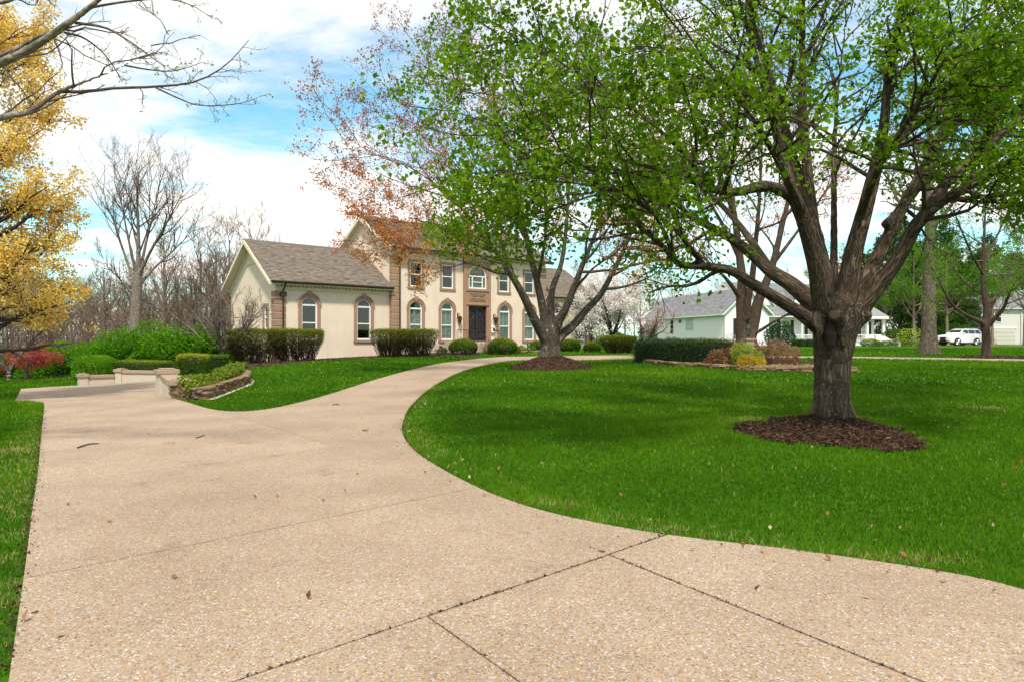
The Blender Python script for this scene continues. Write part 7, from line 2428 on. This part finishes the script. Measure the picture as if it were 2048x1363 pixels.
def car():
    p = at(1919, 0, 77.5)
    zb = T(p[0], p[1]) + .04
    C = empty('parked_car', (p[0], p[1], zb), math.pi + .30, 'white sport utility vehicle parked on the far driveway, facing left', 'car')
    mat_plain('car_white', (0.78, 0.78, 0.77), .25, .02, spec=.6)
    mat_plain('car_glass', (0.025, 0.03, 0.033), .08, .1, spec=.8)
    mat_plain('car_black', (0.015, 0.015, 0.016), .5, .2)
    mat_plain('tyre', (0.016, 0.016, 0.017), .85, .2)
    mat_plain('alloy', (0.55, 0.55, 0.56), .3, .1, metal=.8)
    # body sections along x (front +): (x, z low, z shoulder, z top, half width low, half width shoulder, half width top)
    S = [(2.44, .52, .82, .98, .62, .72, .62), (2.34, .40, .85, 1.06, .80, .88, .78), (2.05, .34, .92, 1.14, .91, .94, .86), (1.45, .33, .98, 1.20, .93, .96, .90), (.95, .33, 1.02, 1.24, .93, .965, .91),
         (0.2, .33, 1.04, 1.26, .93, .97, .91), (-1.2, .33, 1.05, 1.27, .93, .97, .91), (-2.1, .36, 1.06, 1.28, .92, .95, .89), (-2.38, .44, 1.05, 1.27, .86, .90, .85), (-2.45, .52, .98, 1.2, .80, .84, .80)]
    vs, fs = [], []
    for x, zl, zs, zt, wl, ws, wt in S:
        vs += [(x, -wl, zl), (x, -ws, (zl + zs) / 2), (x, -ws, zs), (x, -wt, zt), (x, wt, zt), (x, ws, zs), (x, ws, (zl + zs) / 2), (x, wl, zl)]
    for i in range(len(S) - 1):
        for k in range(8):
            k2 = (k + 1) % 8
            fs.append((i * 8 + k, i * 8 + k2, (i + 1) * 8 + k2, (i + 1) * 8 + k))
    fs += [tuple(range(8)), tuple(range(len(S) * 8 - 1, len(S) * 8 - 9, -1))]
    body = MB().add(vs, fs).build('body', 'car_white', C, bevel=.03)
    # cabin
    Q = [(1.05, 1.20, .86, 1.22, .80), (.35, 1.24, .88, 1.76, .70), (-.2, 1.26, .89, 1.84, .70), (-1.7, 1.27, .89, 1.83, .70), (-2.12, 1.27, .87, 1.74, .70), (-2.40, 1.25, .84, 1.30, .76)]
    vs, fs = [], []
    for x, z0, w0, z1, w1 in Q:
        vs += [(x, -w0, z0), (x, -w1, z1), (x, w1, z1), (x, w0, z0)]
    for i in range(len(Q) - 1):
        for k in range(3):
            fs.append((i * 4 + k, i * 4 + k + 1, i * 4 + 5 + k, i * 4 + 4 + k))
    fs += [(0, 3, 2, 1), (20, 21, 22, 23)]
    MB().add(vs, fs).build('cabin', 'car_white', C, bevel=.02)
    # windscreen and side glass, a little proud
    MB().add([(1.00, -.76, 1.25), (1.00, .76, 1.25), (.41, .64, 1.73), (.41, -.64, 1.73), (.985, -.76, 1.235), (.985, .76, 1.235), (.395, .64, 1.715), (.395, -.64, 1.715)], [(0, 1, 2, 3), (7, 6, 5, 4), (0, 4, 5, 1), (1, 5, 6, 2), (2, 6, 7, 3), (3, 7, 4, 0)]).build('windscreen', 'car_glass', C)
    for s in (-1, 1):
        for xa, xb, ta, tb in ((.66, -.28, .28, -.28), (-.36, -1.28, -.36, -1.24), (-1.36, -2.16, -1.34, -2.0)):
            lo, hi = 1.31, 1.72
            wl, wh = .885 + .012, .735 + .012
            MB().add([(xa, s * wl, lo), (xb, s * wl, lo), (tb, s * wh, hi), (ta, s * wh, hi), (xa, s * (wl - .03), lo), (xb, s * (wl - .03), lo), (tb, s * (wh - .03), hi), (ta, s * (wh - .03), hi)],
                     [(0, 1, 2, 3), (7, 6, 5, 4), (0, 4, 5, 1), (1, 5, 6, 2), (2, 6, 7, 3), (3, 7, 4, 0)]).build('side_window', 'car_glass', C)
        MB().box(-1.9, .1, s * .66 - .02, s * .66 + .02, 1.86, 1.90).build('roof_rail', 'alloy', C)
        MB().lathe([(.03, -.09), (.11, -.05), (.12, .05), (.05, .1)], (.62, s * 1.04, 1.32), 8).build('mirror', 'car_white', C)
        MB().box(-1.25, 1.0, s * .95 - .07, s * .95 + .07, .30, .38).build('running_board', 'alloy', C, bevel=.02)
        MB().add([(2.30, s * .52, .98), (2.06, s * .88, 1.02), (2.02, s * .92, .93), (2.36, s * .58, .88), (2.22, s * .50, .98), (2.0, s * .84, 1.02), (1.96, s * .86, .93), (2.26, s * .55, .88)], [(0, 1, 2, 3), (7, 6, 5, 4), (0, 4, 5, 1), (1, 5, 6, 2), (2, 6, 7, 3), (3, 7, 4, 0)]).build('headlight', 'car_glass', C)
        MB().box(-2.47, -2.36, s * .8 - .1, s * .8 + .1, .95, 1.2).build('tail_light', mat_plain('tail_red_%d' % (s + 1), (.35, .02, .02), .3), C)
        for xa in (.2, -.9):
            MB().box(xa - .12, xa + .1, s * .975 - .015, s * .975 + .015, 1.04, 1.08).build('door_handle', 'alloy', C)
        for x in (1.42, -1.38):
            m = MB().tube([(x, s * .70, .39), (x, s * .985, .39)], .47, 20)
            m.build('wheel_arch', 'car_black', C)
            w = MB().tube([(x, s * .74, .385), (x, s * .76, .385), (x, s * .97, .385), (x, s * .995, .385)], [.34, .385, .385, .34], 22).build('wheel', 'tyre', C, smooth=False)
            r = MB().tube([(x, s * .97, .385), (x, s * 1.003, .385)], [.09, .07], 10)
            for k in range(6):
                a = k * math.pi / 3
                for da in (-.12, .12):
                    r.tube([(x + .07 * math.cos(a), s * 1.0, .385 + .07 * math.sin(a)), (x + .27 * math.cos(a + da), s * .998, .385 + .27 * math.sin(a + da))], .022, 4)
            r.band([(x + .285 * math.cos(t), .385 + .285 * math.sin(t)) for t in np.linspace(0, 6.2832, 22, endpoint=False)], [(x + .25 * math.cos(t), .385 + .25 * math.sin(t)) for t in np.linspace(0, 6.2832, 22, endpoint=False)], s * .97, s * 1.004, 'y', True)
            r.build('rim', 'alloy', w)
    MB().prism([(-.42, .93), (.42, .93), (.30, .72), (.50, .46), (-.50, .46), (-.30, .72)], 2.40, 2.462, 'x').build('grille', 'car_black', C)
    MB().box(2.2, 2.46, -.7, .7, .33, .45).build('bumper', 'car_black', C, bevel=.03)
    MB().box(-2.5, -2.38, -.8, .8, .40, .62).build('bumper', 'car_white', C, bevel=.03)


car()


# ------------------------------------------------------------------ right: trees and evergreens
def right_trees():
    p = G(1858, 707)
    gen_tree('oak_tree', 'tall straight grey trunk standing on the far lawn left of the white car', p[0], p[1], 17, .46, .42, .9, 16, .30, (.95, .25), (7, 5, 3), ((.8, 2.8), (.4, 1.2), (.25, .6)), ('leaf_bright', .09, 3, .55), 'bark_oak', 'bark_twig', seed=501, trop=.03, flare=1.6, minrad=(.018, .010, .007))
    stems = [
        [(1972, 717, 0, .34), (1972, 710, 0, .27), (1972, 700, 0, .22), (1972, 670, 0, .195), (1970, 652, 0, .22), (1971, 640, 0, .18)],
        [(1970, 652, 0, .16), (1958, 642, -.2, .115), (1940, 634, -.4, .10), (1918, 621, -.7, .085), (1900, 604, -1.0, .07), (1888, 582, -1.2, .055), (1872, 550, -1.5, .04), (1850, 510, -1.7, .02)],
        [(1971, 645, 0, .18), (1973, 620, 0, .155), (1969, 590, 0, .14), (1966, 550, .1, .11), (1968, 480, .2, .08), (1972, 390, .3, .03)],
        [(1976, 650, 0, .16), (1990, 637, -.3, .11), (2007, 616, -.6, .09), (2017, 592, -.9, .075), (2032, 560, -1.2, .05), (2060, 510, -1.5, .02)],
        [(1972, 608, 0, .12), (1990, 596, .4, .09), (2008, 572, .8, .07), (2024, 530, 1.2, .045), (2050, 470, 1.6, .02)],
        [(1968, 588, 0, .09), (1948, 578, .5, .07), (1925, 560, 1.0, .055), (1900, 525, 1.5, .04), (1880, 470, 1.9, .015)],
        [(1966, 550, .1, .08), (1940, 500, -.9, .06), (1915, 440, -1.7, .045), (1895, 380, -2.3, .015)],
        [(1967, 520, .1, .08), (1995, 470, .9, .06), (2020, 410, 1.6, .04), (2040, 350, 2.0, .015)]]
    red_tree('slender_tree', 'slender tree with spreading low limbs and small green leaves before the white car', YT, YT[1], stems, 'bark_brown', 5, .085,
             at(1970, 480, YT[1]), None, np.random.default_rng(505), per1=10, per2=6, per3=4, clip1=(.6, 2.2), voxel=.04, leaf='leaf_bright', thin=.9, trop=.02, twig_share=.5)
    gen_tree('leafy_tree', 'green tree at the right edge with a dark branch drooping into view', 19.8, 20.6, 9.0, .24, .28, .85, 13, .46, (1.0, .22), (8, 5, 3), ((.6, 2.2), (.3, 1.0), (.2, .5)), ('leaf_hero', .085, 5, .85), 'bark_hero', 'bark_brown', seed=507, trop=.02, limb_trop=.0, minrad=(.014, .008, .006), zmin=2.6)
    # conifers behind the white house
    rg = np.random.default_rng(511)

    def conifer(h, r0, seed):
        rg = np.random.default_rng(seed)
        root = empty('pine_tree', (0, 0, 0), 0, 'dark evergreen', 'tree', 'dark evergreens behind the neighbouring houses')
        W = Wood().tubes(np.array([[[0, 0, -.2], [0, 0, h * .3], [0, 0, h * .7], [0, 0, h]]]), np.array([[.3, .24, .14, .03]]), 7)
        W.build('trunk', 'bark_brown', root)
        n = 100
        t = np.sort(rg.uniform(.05, .98, n))
        az = np.arange(n) * 2.4
        s = np.column_stack([np.zeros(n), np.zeros(n), h * t])
        d = np.column_stack([np.cos(az), np.sin(az), np.full(n, .12)])
        ln = r0 * (1 - t) ** .7 * rg.uniform(.65, 1.15, n) + .5
        P = grow(rg, s, d, ln, 6, .10, (0, 0, -.05)); Rd = taper(np.full(n, .05), 6, .25)
        W2 = Wood().tubes(P, Rd, 3)
        s, d, l2, rd = spawn(rg, P, Rd, 8, .2, 1, (.8, .2), (.25, .45), rr=.5)
        P2 = grow(rg, s, d, l2, 4, .12, (0, 0, -.04))
        W2.tubes(P2, taper(np.clip(rd, .01, .03), 4, .4), 3)
        W2.build('branches', 'bark_brown', root)
        tips, dr = along(rg, P2, 11, .1, .12)
        leaf_mesh('crown', rg, tips, np.full(len(tips), .40), 'leaf_pine', root, up=.7, aspect=.42, hang=.35, rnd=.45 + np.repeat(rg.normal(0, .15, len(P2)), 11) + rg.normal(0, .15, len(tips)), dirs=dr)
        return root
    A, B = conifer(18, 5.0, 512), conifer(14, 4.6, 513)
    spots = [(1800, 100, A, 1.05, 'tall dark evergreen right of the pointed porch roof'), (1838, 93, B, .85, 'dark evergreen directly behind the straight grey trunk'), (1880, 104, A, 1.1, 'dark evergreen behind the roof of the white car'),
             (1925, 96, B, .8, 'lower dark evergreen right of the straight grey trunk'), (1765, 112, A, 1.0, 'tall evergreen rising behind the white house porch'), (1975, 112, A, 1.0, 'evergreen behind the slender tree by the garage house'), (2030, 116, B, 1.1, 'evergreen behind the garage house at the right edge'), (1705, 118, B, 1.2, 'evergreen behind the big foreground trunk'),
             (1818, 108, B, 1.15, 'broad evergreen filling the gap left of the straight grey trunk'), (1858, 112, A, .95, 'evergreen hidden behind the straight grey trunk'), (1902, 110, B, 1.1, 'evergreen above the white car, between two darker ones'), (1950, 106, B, 1.0, 'evergreen just left of the slender tree trunk'), (1735, 122, A, .9, 'evergreen top behind the pointed porch roof')]
    used = set()
    for px, Y, pr, sc, lab in spots:
        q = at(px, 0, Y)
        loc = (q[0], q[1], T(q[0], q[1]) - .1)
        if pr.name not in used:
            used.add(pr.name)
            pr.location = loc; pr.scale = (sc, sc, sc); pr['label'] = lab
        else:
            copy_thing(pr, loc, rg.uniform(0, 6.3), sc, lab)
    sp = gen_tree('spring_tree', 'airy light green tree behind the straight grey trunk', 0, 0, 13, .2, .2, .85, 14, .36, (.75, .25), (7, 6, 3), ((.8, 3.0), (.4, 1.3), (.3, .8)), ('leaf_bright', .17, 4, .8), 'bark_wood', 'bark_wood', seed=560, z=0, group='airy spring-green trees on the right', minrad=(.02, .014, .01))
    for i, (px, Y, sc, lab) in enumerate(((1828, 84, 1.0, 'airy light green tree behind the straight grey trunk'), (1895, 88, 1.1, 'airy light green tree above the bonnet of the white car'), (1985, 86, 1.0, 'airy light green tree before the garage house'),
                                          (2050, 74, 1.1, 'airy light green tree at the far right edge'), (1640, 108, 1.0, 'airy light green tree behind the white house, left of the big trunk'), (1770, 96, .95, 'airy light green tree right of the pointed porch'))):
        q = at(px, 0, Y); loc = (q[0], q[1], T(q[0], q[1]) - .1)
        if i == 0:
            sp.location = loc; sp.scale = (sc, sc, sc)
        else:
            copy_thing(sp, loc, i * 1.1, sc, lab)
    data = [('round_shrub', 'tall rounded dark green shrub right of the pointed porch', 1787, 77, 1.6, 1.5, 1.7, 2800, 'leaf_box', .13, .25, .15),
            ('pale_shrub', 'airy cream-yellow shrub between rounded shrub and grey trunk', 1822, 72, 1.5, 1.2, 1.7, 900, 'leaf_lime', .13, .8, .1),
            ('clipped_bush', 'clipped yellow-green ball before the corner porch', 1742, 70, 1.1, 1.0, .68, 2600, 'leaf_box', .09, .5, .4),
            ('holly_tree', 'pointed dark holly before the white house porch', 1560, 66, 1.5, 1.4, 2.1, 3800, 'leaf_holly', .15, .4, .1),
            ('evergreen_shrub', 'spreading green shrub mass behind the white car', 1906, 92, 4.5, 2.4, 2.2, 4500, 'leaf_bright', .20, .28, .1),
            ('flowering_shrub', 'thin pale shrub at the corner of the white gable', 1462, 70, .9, .8, 1.2, 700, 'leaf_pink', .09, .7, .1),
            ('low_shrub', 'low green shrub left of the straight grey trunk', 1800, 70, 2.2, 1.0, .6, 1800, 'leaf_ivy', .10, .35, .2),
            ('low_shrub', 'low green shrub line right of the clipped ball', 1772, 71, 1.3, .9, .5, 1300, 'leaf_ivy', .10, .3, .2)]
    for i, (nm, lab, px, Y, rx, ry, rz_, n, mt, sz, bs, tn) in enumerate(data):
        q = at(px, 0, Y)
        bush(nm, lab, q[0], q[1], rx, ry, rz_ * .75, n, mt, sz, 520 + i, amp=.18, base=bs, top_new=tn, stems=16, bottom=-.6)
    for i, px in enumerate((1590, 1603, 1618, 1632)):
        q = at(px, 0, 68)
        clip_hedge('box_hedge', ('first', 'second', 'third', 'fourth')[i] + ' small dark clipped block from the holly, below the porch railing', q[:2], .62, .62, .75, 540 + i, .2, n=1300, size=.06, group='small clipped blocks below the porch', base=.25, top_new=.2)


right_trees()


# ------------------------------------------------------------------ things lying on the ground
def litter():
    rg = np.random.default_rng(601)
    # sticks on the driveway
    for pts, r, lab in (([(155, 900), (176, 893), (199, 891)], .012, 'largest dry stick lying on the left of the driveway'), ([(392, 879), (400, 877), (409, 873)], .008, 'short dry twig on the middle of the driveway'),
                        ([(665, 812), (672, 811), (680, 812)], .009, 'short twig on the driveway bend near the lawn tip'), ([(724, 863), (731, 865), (737, 864)], .008, 'thin forked twig on the driveway near the curved lawn edge')):
        q = np.array([[*G(*p), 0] for p in pts]); q[:, 2] = T(q[:, 0], q[:, 1]) + DRIVE_DZ + r
        o = empty('stick', tuple(q[0]), 0, lab, 'stick')
        q = q - q[0]
        MB().tube(smooth_line(q, 3), [r * .9, r, r, r * .9, r * .9, r * .7, r * .5][:len(smooth_line(q, 3))], 6).build('stem', 'bark_twig', o)
        m = (q[1] + q[0]) / 2
        MB().tube([m, m + np.array([.03, .06, .012]), m + np.array([.07, .10, .006])], [r * .5, r * .4, r * .25], 5).build('side_twig', 'bark_twig', o)
    # dead leaves on lawn and drive
    n = 900
    Y = rg.uniform(3.4, 22, n * 3) ** 1.0
    X = rg.uniform(-.8, .8, n * 3) * Y
    P = np.column_stack([X, Y])
    near_edge = np.zeros(len(P), bool)
    for e in (right_edge, LE):
        dd = np.min(np.hypot(P[:, None, 0] - e[None, :, 0], P[:, None, 1] - e[None, :, 1]), 1)
        near_edge |= dd < .35
    on_drive = in_poly(P, DRIVE)
    keep = np.where(near_edge, .9, np.where(on_drive, .05, .14)) > rg.uniform(0, 1, len(P))
    P, on_drive = P[keep], on_drive[keep]
    z = T(P[:, 0], P[:, 1]) + np.where(on_drive, DRIVE_DZ + .006, .05)
    o = leaf_mesh('fallen_leaves', rg, np.column_stack([P, z]), rg.uniform(.025, .07, len(P)), 'leaf_dead', None, up=2.5, aspect=.6, hang=0.0)
    tag(o, 'dry brown leaves scattered over the lawn and along the driveway edges', 'leaves', kind='stuff')
    # bare soil crumbs along the driveway edges
    pts = []
    for e, m in ((right_edge, 5200), (smooth_line(LE, 6), 4200)):
        s = np.concatenate([[0], np.cumsum(np.hypot(*(e[1:] - e[:-1]).T))])
        k = s[-1] * rg.uniform(0, 1, m) ** 1.0
        q = np.column_stack([np.interp(k, s, e[:, 0]), np.interp(k, s, e[:, 1])]) + rg.normal(0, .035, (m, 2))
        pts.append(q)
    q = np.concatenate(pts)
    q = q[q[:, 1] < 16]
    d = in_poly(q, DRIVE)
    kp = ~d | (rg.uniform(0, 1, len(q)) < .16)
    q, d = q[kp], d[kp]
    z = T(q[:, 0], q[:, 1]) + np.where(d, DRIVE_DZ + .003, .012)
    o = leaf_mesh('edge_soil', rg, np.column_stack([q, z]), rg.uniform(.010, .030, len(q)), 'mulch_chip', None, up=1.5, aspect=.7, hang=0, rnd=rg.uniform(.1, 1, len(q)))
    tag(o, 'brown soil crumbs and debris along the driveway edges', 'soil', kind='stuff')


litter()
